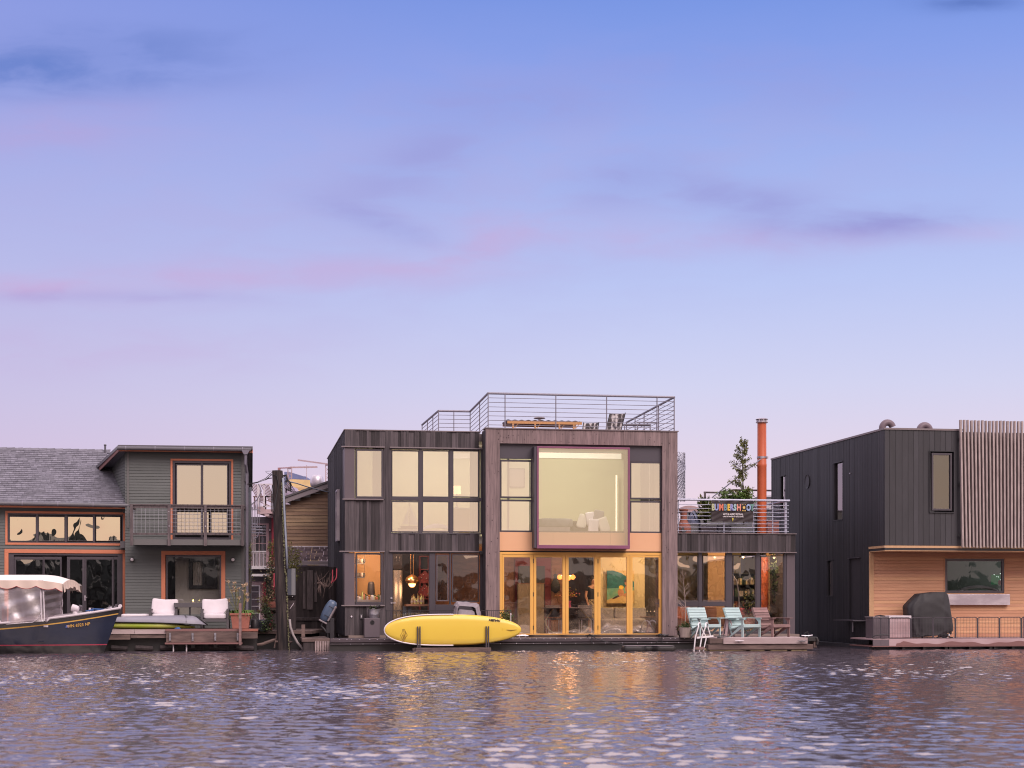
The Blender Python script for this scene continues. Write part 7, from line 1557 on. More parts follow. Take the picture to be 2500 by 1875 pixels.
        mb.build('jib', mc, F_)
        mb = MB(); (xa, ya), (xb, yb) = counter; mb.bar((X(xa),0,Zc(ya)), (X(xb),0,Zc(yb)), .5, .35); mb.box(X(xb)-.35, X(xb)+.5, -.5, .5, Zc(yb+5), Zc(yb-1)); mb.build('counter_jib', mat('crane_red', c4(.34,.17,.19), .7), F_)
        mb = MB(); mb.box(X(px-2.4), X(px+2.4), -.8, .8, Zc(base_y+3), Zc(base_y-1.5)); mb.build('cab', mat('crane_cab', c4(.32,.22,.26), .7), F_)
        if hang: mb = MB(); mb.tube([(X(hang[0]),0,Zc(hang[1])),(X(hang[0]),0,Zc(hang[2]))], .09, 5); mb.build('hoist_cable', mc, F_)
    crane(707.5, 1142, ((707,1141),(775,1140)), ((707,1142),(681,1143)), 'tower crane with a level jib just right of the piling top', hang=(748.5, 1135, 1170))
    crane(799, 1134, ((727,1123),(800,1133)), ((799,1134),(806,1136)), 'pale tower crane whose sloping jib points left beside the dark house', t=640)
gap()
# ------------------------------------------------------------------ right house: black boards, slat screen, cedar recess
RF = Frame(2160, 46.9, 9.4)
RDK = .31
def build_right():
    f = RF; H = thing('floating_house', 'black board clad house with a cedar lined recess and a pale vertical slat screen', 'house', f.w(0,0,0), f.yaw)
    zt, zs = f.z(2250, 1050.5), f.z(2250, 1332); x1 = f.x(2620); D = 10.2; rc = 1.15
    w1 = f.rect(2268, 1101, 2329, 1252)
    mb = MB(); boards(mb, 0, f.x(2349), zs, zt, 0, [w1], w=(.13,.2), relief=.004, thick=.05, gap=.008, seed=51, backing=.05); boards(mb, f.x(2349), x1, zs, zt-.02, .05, [], w=(.3,.5), relief=.004, seed=52); mb.build('front_wall', m_blackclad, H)
    o = window(H, f.rect(2278, 1111, 2319, 1242), -.03, m_frame, m_gy_clear2, .055, .08, gy=.05)
    mb = MB(); mb.box(w1[0]-.8, w1[1]+.8, 1.4, 1.5, zs+.1, zt-.25); mb.build('inner_wall', m_paneldark, H)
    mb = MB(); mb.box(w1[0]-.3, w1[1]-.25, .8, .86, zs+.3, zt-.5); mb.build('curtain', m_greybox, H)
    mb = MB(); frame_mb(mb, w1[0], w1[1], w1[2], w1[3], -.045, .05, .02); mb.build('window_trim', m_blackclad, H)
    # side wall, facing left
    rz = lambda px, py: None
    def side(px, py):   # a photo point on the side plane x = 0 -> (depth, z)
        r = Vector(((px-CX)/FP, 1.0)); t = f.o.dot(f.u)/r.dot(f.u); return (t*r.dot(f.v)-f.o.dot(f.v), CAMH-(py-HZ)/FP*t)
    holes = []; wins = []
    for a, b, c, e in (((2035,1132),(2058,1127),(2058,1267),(2035,1271)), ((1905,1164),(1918,1161),(1918,1240),(1905,1243)), ((2019,1370),(2035,1368),(2035,1454),(2019,1456))):
        (d0, z0), (d1, z1) = side(a[0], a[1]), side(b[0], b[1]); zb = side(*c)[1]; holes.append((min(d0,d1), max(d0,d1), zb, z1)); wins.append((min(d0,d1), max(d0,d1), zb, z1))
    dd0, dd1 = side(2074,1500)[0], side(2099,1500)[0]; dz = side(2085,1364)[1]; hd = (min(dd0,dd1), max(dd0,dd1), side(2085,1513)[1], dz)
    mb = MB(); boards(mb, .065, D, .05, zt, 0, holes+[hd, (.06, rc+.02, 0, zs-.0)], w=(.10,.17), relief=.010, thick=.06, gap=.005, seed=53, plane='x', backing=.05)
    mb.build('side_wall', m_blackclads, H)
    for a, b, c, e in wins:
        mb = MB(); mb.box(-.02, .02, a-.01, b+.01, c-.03, c); mb.box(-.03, .05, a-.03, b+.03, e, e+.025); mb.box(.0, .05, a, a+.05, c, e-.0); mb.box(.0, .05, b-.05, b, c, e); o = mb.build('side_window', m_blackclad, H)
        g = MB(); g.add([(.06,a,c),(.06,b,c),(.06,b,e),(.06,a,e)], [(0,1,2,3)]); g.build('pane', m_gy_lo, o, fix=False)
        mb = MB(); mb.box(.3,.35,a-.5,b+.5,c-.3,e+.3); mb.build('blind', m_paneldark, o)
    mb = MB(); mb.box(.02,.06,hd[0],hd[1],hd[2],hd[3]); mb.build('side_door', m_blackm, H)
    mb = MB(); mb.box(-.05, 0, hd[0]-.05, hd[1]+.05, hd[3]+.01, hd[3]+.03); mb.build('door_hood', m_paneldark, H)
    mb = MB(); mb.box(-.45,-.02,hd[0]-.6,hd[1]+.2,hd[2]-.03,hd[2]); mb.bar((-.42,hd[0]-.5,hd[2]),(-.42,hd[0]-.5,hd[2]-.35),.03); mb.build('door_step', m_paneldark, H)
    (pd, pz) = side(1972, 1176); mb = MB(); mb.M = Matrix.Translation((0, pd, pz)) @ Matrix.Rotation(R_(-90), 4, 'Y'); mb.lathe([(.17,.012),(.215,.02),(.225,.03),(.225,.0),(.17,.0)], 28); pr = mb.build('porthole', m_blackm, H, smooth='auto'); mb = MB(); mb.M = Matrix.Translation((-.014, pd, pz)) @ Matrix.Rotation(R_(-90), 4, 'Y'); mb.lathe([(.0,0),(.17,0),(.17,.002),(.0,.002)], 28); mb.build('porthole_glass', m_blackclad, pr)
    (q1, q2) = side(2077, 1155.5); mb = MB(); mb.box(-.04,-.01,q1-.04,q1+.04,q2-.012,q2+.012); mb.build('wall_vent', m_steel, H)
    # roof cap, edges
    mb = MB(); mb.box(-.03, f.x(2349), -.03, .06, zt+.002, zt+.055); mb.box(-.03, .05, .061, D, zt+.002, zt+.055); mb.build('roof_edge', m_capmetal, H)
    mb = MB(); mb.box(.06, x1, .12, D, zt-.22, zt-.02); mb.build('roof', m_furn, H)
    # recess
    xr0 = f.x(2127, 0)-.0; zf = RDK; lx = .37*0+f.x(2138, rc)
    (sd, sz) = side(2127, 1400)
    mb = MB(); mb.box(.0, x1, .0, rc, zs-.14, zs-.055); mb.build('soffit_core', m_blackm, H)
    mb = MB(); mb.box(.012, x1, -.012, .0, zs-.07, zs-.004); mb.box(.0, x1, .001, rc+.3, zs-.16, zs-.142); mb.box(-.012, -.0, -.012, rc+.05, zs-.07, zs-.004); mb.build('soffit', m_cedartrim, H)
    win = f.rect(2305, 1362, 2453, 1450, rc); zr = zs-.161
    mb = MB(); boards(mb, .03, x1, zf, zr, rc, [win], w=(.098,.1), relief=.002, thick=.04, gap=.006, vertical=False, seed=54, backing=.03); mb.build('cedar_wall', m_cedar, H)
    mb = MB(); mb.box(-.02, .12, rc-.035, rc-.002, zf-.05, zr); mb.build('cedar_corner', m_cedartrim, H)
    mb = MB(); mb.box(.0, .06, .5, rc+.3, -.4, zs); mb.build('side_return', m_blackclads, H) if False else None
    window(H, (win[0]+.1, win[1]-.1, win[2]+.1, win[3]-.1), rc-.01, m_frame, glass('right_glass', .30, tint=(.9,1,.95,1), wav=.5), .075, .07, label='wide dark framed window above the steel sill box')
    mb = MB(); frame_mb(mb, win[0], win[1]+.0, win[2], win[3], rc-.025, rc+.04, .022); mb.build('window_trim', m_cedar, H)
    sl = f.rect(2290, 1451, 2460, 1477, rc); mb = MB(); mb.box(sl[0], sl[1], rc-.16, rc-.01, sl[2], sl[3]); mb.build('sill_box', m_steel, H, bevel=.006)
    mb = MB(); mb.box(.1, x1, rc+2.6, rc+2.7, zf, zr+.1); mb.box(.1, .2, rc+.1, rc+2.59, zf, zr+.1); mb.build('inner_wall', mat('dark_green_wall', c4(.035,.055,.045), .7), H)
    # slat screen: every slat is a part
    z0, z1 = f.z(2400, 1337, -.18), f.z(2400, 1026.5, -.18); xs = f.x(2343.5, -.18); p = 8.83*(46.9+3.4)/FP*1.0
    k = 0; rs = random.Random(5); last = f.x(2520, -.18)
    while xs+k*p < last:
        x = xs+k*p; lean = .0; mb = MB(); w = .05+rs.uniform(-.002,.002)
        mb.bar((x+w/2+.07*max(0, 1-k/16), -.16, z0+rs.uniform(-.008,.008)), (x+w/2, -.16, z1+rs.uniform(-.008,.008)), w, .09, up=(0,1,0)); o = mb.build('screen_slat', m_slat, H); k += 1
    for z in (z0+.35, (z0+z1)/2, z1-.55): mb = MB(); mb.box(xs, last, -.10, -.06, z-.03, z+.03); mb.build('screen_batten', m_blackm, H)
    # side base and float
    mb = MB(); mb.box(-.0, .05, .07, D, -.4, .048); mb.box(-.35, -.03, 1.6, D, .0, .10); mb.build('base', m_blackclads, H)
build_right()
def right_things():
    f = RF; zt = f.z(2250, 1050.5)
    for px, d, lab in ((2154, .8, 'plum grey gooseneck roof vent at the corner of the black house'), (2245, 1.3, 'plum grey gooseneck roof vent in the middle of the black roof edge')):
        T = thing('gooseneck_vent', lab, 'roof vent', f.w(f.x(px, d), d, zt-.05), f.yaw, 'gooseneck roof vents'); r = .082; pts = [(0,0,0),(0,0,.15)]
        for q in range(1, 12): a = math.pi-q*R_(165)/11; pts.append((.135+.135*math.cos(a), 0, .15+.14*math.sin(a)))
        mb = MB(); mb.tube(pts, r, 16, cap=False); mb.tube([pts[-2], pts[-1]], r*.9, 16); mb.build('duct', m_duct, T, smooth='auto'); mb = MB(); mb.lathe([(.12,0),(.12,.02),(.09,.03)], 20, (0,0,.045)); mb.build('flange', m_duct, T); T.scale = (1.2, 1.2, 1.2)
    for px, d, lab in ((2048, 5.6, 'domed end of a roof vent behind the black side wall, left of a pair'), (2075, 4.8, 'domed end of a roof vent behind the black side wall, right of a pair')):
        T = thing('gooseneck_vent', lab, 'roof vent', f.w(f.x(px, d), d, zt-.12), f.yaw, 'gooseneck roof vents'); r = .088; pts = [(0,0,0),(0,0,.1)]
        for q in range(1, 12): a = math.pi-q*R_(190)/11; pts.append((.125+.125*math.cos(a), 0, .1+.135*math.sin(a)))
        mb = MB(); mb.tube(pts, r, 14); mb.build('duct', m_duct, T, smooth='auto'); mb = MB(); mb.lathe([(.12,0),(.12,.02),(.09,.03)], 20); mb.build('flange', m_duct, T)
    for px, d, h, lab in ((1949, 9.2, .14, 'short pipe on the far end of the black roof edge'), (2019.5, 6.3, .12, 'short pipe on the black roof edge beside the domed vents')):
        T = thing('roof_pipe', lab, 'pipe', f.w(f.x(px, d), d, zt), f.yaw); mb = MB(); mb.tube([(0,0,-.1),(0,0,h)], .045, 10); mb.build('pipe', m_duct, T); mb = MB(); mb.tube([(0,0,h),(0,0,h+.03)], .06, 10); mb.build('cap', m_duct, T)
    # dock
    D = thing('timber_dock', 'dock with a pale pink fascia and rust stains in front of the black house', 'dock', f.w(0, -.6, 0), f.yaw); d = -.6; X = lambda px: f.x(px, d); Z = lambda px, py: f.z(px, py, d)
    mb = MB(); mb.box(X(2131), X(2560), .03, 1.72, Z(2300,1562), Z(2300,1559)); mb.build('deck', m_pinkdock, D)
    zb, ztp = Z(2300,1576), Z(2300,1560)
    mb = MB(); mb.box(X(2170), X(2560), -.03, .02, zb, ztp); mb.build('fascia_board', m_pinkdock, D)
    mb = MB(); mb.box(X(2131), X(2149.6), -.028, .025, zb, ztp-.01); mb.box(X(2150), X(2169.6), -.028, .025, zb, ztp-.01); mb.build('end_board', m_panelgrey, D)
    poly = [(X(2186), zb+.001)]; rs = random.Random(6); px = 2188
    while px < 2556: h = (Z(0,1568+3*math.sin(px*.045)+2*math.sin(px*.11+1))-Z(0,1576))*(1-.35*(px < 2200)); poly.append((X(px), zb+max(.015, h*.95))); px += 8
    poly.append((X(2556), zb+.001)); mb = MB(); mb.prism(poly, -.034, -.031, 'y'); mb.build('rust_stain', m_rust, D)
    mb = MB(); mb.box(X(2128), X(2560), -.04, 1.7, zb-.03, zb-.002); mb.build('rub_strip', m_rust, D)
    mb = MB(); mb.box(X(2130), X(2560), .25, 1.7, -.4, zb-.03); mb.build('float', m_greyboxd, D)
    for px in (2208, 2259, 2312, 2322, 2371, 2421, 2432, 2476): mb = MB(); mb.box(X(px)-.045, X(px)+.045, .04, .24, -.02, zb-.031); mb.build('strut', m_black, D)
    mb = MB(); mb.tube([(X(2128),-.02,Z(0,1564)),(X(2135),-.05,Z(0,1559)),(X(2148),-.05,Z(0,1557)),(X(2168),-.05,Z(0,1558))], .018, 6); mb.build('hose', m_cable, D)
    # wire fence panels
    F_ = thing('wire_fence', 'row of rounded dark wire fence panels along the pink edged dock', 'fence', f.w(0, -.55, 0), f.yaw); d = -.55; X = lambda px: f.x(px, d)
    z0, z1 = f.z(2300, 1558, d), f.z(2300, 1507, d)
    for a, b in ((2131,2149), (2151,2169), (2171.5,2222), (2225,2276.5), (2279.5,2331), (2334,2385), (2388,2438.5), (2441.5,2492), (2495,2545)):
        mb = MB(); xa, xb = X(a), X(b); r = min(.045, (xb-xa)*.3); zz = z1-(.012 if a < 2320 else 0)
        pts = [(xa,0,z0),(xa,0,zz-r),(xa+r*.3,0,zz-r*.3),(xa+r,0,zz),(xb-r,0,zz),(xb-r*.3,0,zz-r*.3),(xb,0,zz-r),(xb,0,z0),(xa,0,z0)]
        mb.tube(pts, .0125, 6); P_ = mb.build('fence_panel', m_frame, F_)
        mb = MB(); n = max(3, int((xb-xa)/.045)); 
        for k in range(1, n): x = xa+(xb-xa)*k/n; mb.bar((x,0,z0),(x,0,zz-.005),.0042)
        for k in range(1, 4): z = z0+(zz-z0)*k/4; mb.bar((xa,.003,z),(xb,.003,z),.0042)
        mb.build('wire_mesh', m_frame, P_)
        mb = MB(); mb.bar((xb+.018,0,z0-.10),(xb+.018,0,zz-.02),.018); mb.build('fence_pin', m_frame, F_)
    # storage box
    S_ = thing('storage_box', 'pale pink deck storage box with a lid behind the left fence panels', 'storage box', f.w(f.x(2171,-.3), -.3, RDK), f.yaw); a, b = 0, f.x(2225,-.3)-f.x(2171,-.3); c = f.x(2131,-.3)-f.x(2171,-.3); h = f.z(2200,1506,-.3)-RDK
    mb = MB(); mb.box(a+.0, b-.03, 0, .6, 0.02, h-.04); mb.build('body', m_pinkdock, S_, bevel=.01); mb = MB(); mb.box(a-.01, b-.005, -.02, .62, h-.039, h+.035); mb.build('lid', m_white, S_, bevel=.008)
    mb = MB(); mb.box(b-.029, b-.004, -.01, .6, 0, h-.04); mb.build('end_trim', m_white, S_)
    S2 = thing('deck_cabinet', 'plum grey cabinet at the left corner of the pink edged dock', 'cabinet', f.w(f.x(2131,-.3), -.3, RDK), f.yaw); mb = MB(); mb.box(.02, -c/2-.01, 0, .6, 0, h-.02); mb.box(-c/2+.01, -c-.02, 0, .6, 0, h-.02); mb.build('body', m_panelgrey, S2, bevel=.006); mb = MB(); mb.box(.0, -c-.012, -.02, .62, h-.019, h+.01); mb.build('top', m_fascia, S2)
    mb = MB(); mb.tube([(.1,.1,h+.02),(.25,.05,h+.045),(.4,.1,h+.02),(.3,.2,h+.03)], .018, 6); mb.build('rope', m_cable, S2)
    # covered grill
    G = thing('covered_grill', 'big grill under a black fabric cover in front of the cedar wall', 'grill', f.w(f.x(2270,.3), .3, RDK), f.yaw); s = f.z(2270,1400,.3)-f.z(2270,1500,.3); s /= 100; 
    out = [(2216,1556),(2213,1528),(2207,1498),(2205,1482),(2208,1476),(2222,1462),(2238,1447),(2262,1446),(2296,1444.5),(2308,1446),(2312,1452),(2318,1480),(2322,1520),(2325,1541),(2312,1545),(2290,1552),(2262,1553)]
    pts = [((px-2270)*s, (f.z(2270,py,.3)-RDK)) for px, py in out]
    L_ = pts[:7]; 
    zs = [max(0, min(p[1] for p in pts)), .1, .25, .42, .58, .70, .80, .90, 1.0, 1.08, 1.14, 1.185]
    def ext(z):
        xs = []
        for (xa, za), (xb, zb) in zip(pts, pts[1:]+pts[:1]):
            if (za-z)*(zb-z) <= 0 and abs(za-zb) > 1e-6: xs.append(xa+(xb-xa)*(z-za)/(zb-za))
        return (min(xs), max(xs)) if xs else (0, 0)
    mb = MB(); n = 64; zmax = max(p[1] for p in pts)-.01; vs = []; m = 26
    for i in range(m+1):
        z = .03+(zmax-.03)*i/m; a, b = ext(z); cx, hx = (a+b)/2, (b-a)/2; hy = .36*(1-.25*(z/zmax)**3)
        for k in range(n):
            th = 2*math.pi*k/n; ca, sa = math.cos(th), math.sin(th); fold = .022*math.sin(k*1.1+z*3+math.sin(z*5)*2)*(1-(z/zmax)**2)+.018*mnoise.noise(Vector((ca*3, sa*3, z*4)))+.02*math.exp(-((ca*.5+z-1.0)*14)**2)
            vs.append((cx+math.copysign(abs(ca)**.55, ca)*(hx+fold*.4), math.copysign(abs(sa)**.5, sa)*(hy+fold), z))
    mb.add(vs, [(i*n+k, i*n+(k+1) % n, (i+1)*n+(k+1) % n, (i+1)*n+k) for i in range(m) for k in range(n)]+[tuple(m*n+k for k in range(n))], .5); mb.build('cover', m_grill, G, smooth='auto')
    for x in (-.3, .35): mb = MB(); mb.tube([(x,-.15,.0),(x,-.15,.06)], .03, 8); mb.build('caster', m_blackm, G)
    # cat sleeping by the grill
    C = thing('cat', 'black and white cat lying on the dock below the black grill cover', 'cat', f.w(f.x(2306,-.35), -.35, RDK), f.yaw)
    mc = mat('cat_fur', c4(.018,.016,.018), .9); mw = mat('cat_white', c4(.75,.72,.72), .9)
    mb = MB()
    def catf(u, v):
        th = 2*math.pi*v; r = .062*math.sin(math.pi*min(.97, max(.03, u)))**.45; x = -.20+.36*u; z = .065*(1-.15*u)+.02*math.sin(u*3.1)
        if u > .72: r *= 1-.35*(u-.72)/.28*0+0; z += .05*(u-.72)/.28
        return (x, r*1.15*math.cos(th), max(.003, z+r*math.sin(th)))
    mb.grid(catf, 18, 14); mb.ball((.17,-.01,.145), .048, .045, .042, 12, 8); mb.prism([(.145,.17),(.155,.215),(.175,.182)], -.035, -.02, 'y'); mb.prism([(.165,.18),(.185,.212),(.195,.172)], .01, .025, 'y')
    mb.tube([(-.19,0,.04),(-.25,-.04,.02),(-.24,-.10,.015),(-.18,-.12,.015)], [.02,.016,.014,.01], 8); mb.tube([(.10,-.05,.05),(.15,-.08,.02),(.21,-.08,.016)], [.022,.018,.016], 8); mb.tube([(-.08,-.05,.04),(-.04,-.1,.02),(.02,-.10,.016)], [.03,.022,.016], 8); mb.build('body', mc, C, smooth='auto')
    mb = MB(); mb.ball((.12,-.055,.09), .035, .02, .04, 10, 7); mb.ball((.195,-.025,.13), .022, .022, .02, 10, 7); mb.ball((.215,-.08,.016), .02, .017, .014, 8, 6); mb.ball((.03,-.10,.018), .02, .016, .014, 8, 6); mb.build('white_patches', mw, C, smooth=True)['kind'] = 'stuff'
    # post with meter at the far right edge
    T = thing('meter_post', 'pale post with a small dark meter at the right edge of the dock', 'post', f.w(f.x(2508,-.2), -.2, RDK), f.yaw); mb = MB(); mb.box(-.09,.2,0,.1,0,.62); mb.build('post', m_pinkdock, T); mb = MB(); mb.box(-.06,0,-.03,0,.25,.36); mb.build('meter', m_blackm, T)
    # things behind the window: green lit aquarium glow and a round table
    Q = thing('green_lights', 'small green lit shelf with white sparks inside the dark framed window', 'lights', f.w(f.x(2432,1.9), 1.9, f.z(2432,1427,1.9)), f.yaw); mb = MB(); mb.box(-.12,.14,0,.1,0,.30); mb.build('shelf', emit('green_glow', c4(.02,.12,.05), .5), Q); mb = MB()
    for x, z in ((-.08,.30),(.01,.24),(.06,.23),(.12,.33),(.12,.14)): mb.ball((x,-.03,z), .012, n=6, m=4)
    mb.build('bulbs', emit('white_spark', c4(.9,1,.95), 1.5), Q); mb = MB(); mb.ball((.1,-.05,.06), .07, .04, .08, 10, 6); mb.build('ornament', m_red, Q)
    Tb = thing('round_sofa', 'rounded grey sofa back seen through the dark framed window', 'sofa', f.w(f.x(2388,2.0), 2.0, f.z(2388,1470,2.0)), f.yaw); mb = MB(); mb.grid(lambda u, v: (.78*math.cos(math.pi*u), .3*(v-.5), .17+.34*math.sin(math.pi*u)*(1-.25*(2*v-1)**2)), 24, 8); mb.build('back', m_sofa, Tb, smooth=True, fix=False); mb = MB(); mb.grid(lambda u, v: (.55*math.cos(math.pi*u), -.16+.1*v, .12+.22*math.sin(math.pi*u)), 24, 3); mb.build('cushion', m_greyhull, Tb, smooth=True, fix=False)
right_things()
# ------------------------------------------------------------------ rooms seen through the glass
def rooms():
    f = MF; zc = f.z(1400, 1318, .5)-.13; Z0 = DK+.012
    def at_(px, py, d): x, z = f.loc(px, py, d); return x, z
    def pos(px, d, z=None): return f.w(f.x(px, d), d, Z0 if z is None else z)
    m_glow = emit('warm_bulb', c4(1,.62,.25), 5.0); m_shade = emit('lamp_shade_glow', c4(1,.68,.36), 2.2)
    def spot(px, d, z, e, lab, col=(1,.62,.34)):
        T = thing('ceiling_spot', lab, 'ceiling light', f.w(f.x(px, d), d, z), f.yaw); mb = MB(); mb.lathe([(.05,-.02),(.06,0),(.01,0)], 14); mb.build('rim', m_white, T); mb = MB(); mb.ball((0,0,-.02), .03, n=8, m=6); mb.build('bulb', m_glow, T, smooth=True)
        a_ = bpy.data.lights.new('room_fill_light', 'AREA'); a_.energy = e*.8; a_.color = col; a_.size = .35; q = bpy.data.objects.new('room_fill_light', a_); COL.objects.link(q); q.location = f.w(f.x(px, d), max(1.3 if px > 1654 else .5, d-.9), z-.12); q.rotation_euler = (R_(58), 0, f.yaw)  # added one-sided fill light near the glass, facing inward, unseen from outside
    # kitchen corner
    d = 1.9
    spot(900, 2.0, zc-.0, 60, 'small ceiling light inside the kitchen corner window')
    S_ = thing('wall_shelf', 'open kitchen shelf with crockery hanging in the corner window', 'shelf', pos(876, d, 0), f.yaw); x0 = f.x(866, d); x1 = f.x(889.5, d); X = f.x(876, d)
    for py in (1376, 1410):
        mb = MB(); z = f.z(876, py, d); mb.box(x0-X, x1-X, -.1, .2, z-.015, z+.015); mb.build('board', m_furn, S_)
        for q in range(5): mb = MB(); mb.lathe([(.03,0),(.045,.04),(.04,.11+.02*(q % 2)),(.02,.12)], 10, (x0-X+.05+q*.055, 0, z+.016)); mb.build('jar', [m_beige, m_furn, m_dockwood][q % 3], S_)
    mb = MB(); mb.bar((x1-X-.01,-.09,f.z(876,1350,d)), (x1-X-.01,-.09,f.z(876,1412,d)), .012); mb.build('hanger', m_blackm, S_)
    K = thing('kitchen_counter', 'kitchen counter crowded with jars and bottles behind the corner window', 'counter', pos(902, 1.45), f.yaw); X = f.x(902, 1.45); z = f.z(902, 1464, 1.45)-Z0
    mb = MB(); mb.box(f.x(858,1.45)-X, f.x(934,1.45)-X, -.2, .35, z-.06, z); mb.build('worktop', m_beige, K); mb = MB(); mb.box(f.x(858,1.45)-X, f.x(934,1.45)-X, -.17, .35, 0, z-.061); mb.build('cabinet', m_furn, K)
    rs = random.Random(8); cols = [m_beige, m_white, m_teal, m_bottle, m_terra, m_leaf, m_steel, m_copper]
    for q in range(15):
        px = 873+q*3.9; h = rs.uniform(.08,.24); r = rs.uniform(.025,.045)
        J = thing('kitchen_jar', ['pale', 'white', 'mint green', 'amber glass', 'terracotta', 'leafy green', 'steel', 'copper'][q % 8]+' kitchen jar on the crowded counter, number %s from the left' % ['first','second','third','fourth','fifth','sixth','seventh','eighth','ninth','tenth','eleventh','twelfth','thirteenth','fourteenth','fifteenth'][q], 'jar', pos(px, 1.42+.12*(q % 3), Z0+z), 0, 'jars on the kitchen counter')
        mb = MB(); mb.lathe([(r*.9,0),(r,.01),(r,h*.7),(r*.5,h*.86),(r*.5,h)], 10); mb.build('jar', cols[q % 8], J, smooth='auto')
        mb = MB(); mb.lathe([(r*.55,h),(r*.55,h+.015)], 10); mb.build('lid', m_blackm, J)
    Cf = thing('coffee_machine', 'dark rounded coffee machine standing at the back of the corner window', 'coffee machine', pos(906, 2.1, Z0+z-.05), f.yaw); mb = MB(); mb.lathe([(.09,0),(.10,.05),(.11,.3),(.10,.5),(.07,.58),(.01,.59)], 18); mb.build('body', m_paneldark, Cf, smooth=True); mb = MB()
    mb.box(-.28,.02,-.1,.1,0,.20); mb.build('base', m_copper, Cf)
    # fridge, cupboard, pendant, wine rack, bar table
    spot(985, 2.0, zc, 26, 'small ceiling light inside the open glass door'); d = 2.4
    Fr = thing('fridge', 'tall stainless steel fridge just inside the glass door', 'fridge', pos(969.5, d), f.yaw); X = f.x(969.5, d); xa, xb = f.x(956, d)-X, f.x(982, d)-X; z = f.z(969, 1392, d)-Z0
    mb = MB(); mb.grid(lambda u, v: (xa+(xb-xa)*u, -.03-.02*math.sin(u*math.pi)-.006*math.sin(u*9), .06+(z-.06)*v), 16, 2); mb.box(xa, xb, 0, .6, .05, z); mb.build('door', mat('fridge_steel', c4(.70,.58,.50), .22, c4(.5,.4,.36), (7,.4,.25), metal=.85), Fr, smooth=False, fix=False); mb = MB(); mb.box(xa, xb, .0, .6, 0, .049); mb.build('plinth', m_blackm, Fr)
    Cb = thing('wall_cupboard', 'dark cupboard with two glasses above the fridge', 'cupboard', pos(969.5, d, Z0+z+.02), f.yaw); h = zc-Z0-z-.05; mb = MB(); mb.box(xa, xb, 0, .5, 0, h); mb.build('body', m_int_dark, Cb)
    for q in (-.03, .06): mb = MB(); mb.lathe([(.02,0),(.004,.01),(.004,.06),(.02,.09),(.02,.14)], 8, (q,-.03,.25)); mb.build('glass', m_steel, Cb)
    P_ = thing('copper_pendant', 'copper dome pendant lamp hanging over the bottle table', 'pendant lamp', pos(1006, 1.7, f.z(1006, 1420, 1.7)), f.yaw); k = 48.6/FP
    mb = MB(); mb.lathe([(17*k,0),(16.8*k,3*k),(14.5*k,9*k),(10*k,14*k),(4*k,16.5*k),(.5*k,17*k)], 28); mb.build('shade', m_copper, P_, smooth=True)
    mb = MB(); mb.lathe([(12*k,-5*k),(13.5*k,-1*k),(13.5*k,0),(11*k,-.5*k)], 24); mb.build('shade_ring', m_copper, P_, smooth=True); mb = MB(); mb.lathe([(4*k,-13*k),(7*k,-10*k),(9.5*k,-4*k),(9.5*k,-1*k)], 20); mb.build('diffuser', m_shade, P_, smooth=True); mb = MB(); mb.tube([(9.5*k*math.cos(a/6*math.pi), -.1*k, -5*k-9*k*math.sin(a/6*math.pi)) for a in range(7)], .008, 6); mb.build('handle', m_copper, P_)
    for sx in (-3, 3): mb = MB(); mb.tube([(sx*k,0,16*k),(sx*k,0,zc-P_.location.z)], .009, 6); mb.build('cord', m_copper, P_)
    lamp_light('pendant_light', P_.location+Vector((0,-.05,-17*k)), 12, rad=.22)
    Rk = thing('wine_rack', 'plum coloured wine rack with diagonal shelves and dark bottles', 'wine rack', pos(1036, 2.6), f.yaw); X = f.x(1036, 2.6); xa, xb = f.x(1024.5, 2.6)-X, f.x(1048, 2.6)-X; zz = lambda py: f.z(1036, py, 2.6)-Z0
    mb = MB(); mb.box(xa, xa+.025, 0, .3, zz(1490), zz(1357)); mb.box(xb-.02, xb, 0, .3, zz(1490), zz(1357)); 
    for py in (1358, 1390.5, 1422.5, 1455, 1462): mb.box(xa+.026, xb-.021, 0.002, .3, zz(py)-.012, zz(py)+.012)
    mb.bar((xa+.03,.05,zz(1420)),(xb-.02,.05,zz(1401)),.3,.02,up=(0,1,0)); mb.bar((xa+.06,.05,zz(1453)),(xb-.02,.05,zz(1433)),.3,.02,up=(0,1,0)); mb.build('shelves', m_int_red, Rk); mb = MB(); mb.box(xa, xb, .31, .33, zz(1490), zz(1357)); mb.build('back', m_blackm, Rk)
    mb = MB()
    for px, py in ((1029,1411),(1041,1412),(1029,1433),(1042,1431),(1036,1437),(1031,1441),(1044,1450),(1033,1403)): x = f.x(px,2.6)-X; mb.lathe([(.03,0),(.03,.01)], 8, (0,0,0)) if False else mb.ball((x,.0,zz(py)), .016, .02, .016, 8, 5)
    mb.build('bottle_ends', m_steel, Rk)['kind'] = 'stuff'
    Tb = thing('bar_table', 'dark table covered in bottles inside the open glass door', 'table', pos(1022, 1.4), f.yaw); X = f.x(1022, 1.4); z = f.z(1022, 1475, 1.4)-Z0
    mb = MB(); mb.box(f.x(990,1.4)-X, f.x(1055,1.4)-X, -.2, .3, z-.06, z); mb.build('top', m_copper if False else m_int_wood, Tb); 
    for px in (984, 996, 1050): mb = MB(); mb.bar((f.x(px+4,1.4)-X,0,0),(f.x(px+4,1.4)-X,0,z-.06),.10); mb.build('leg', m_greyboxd, Tb)
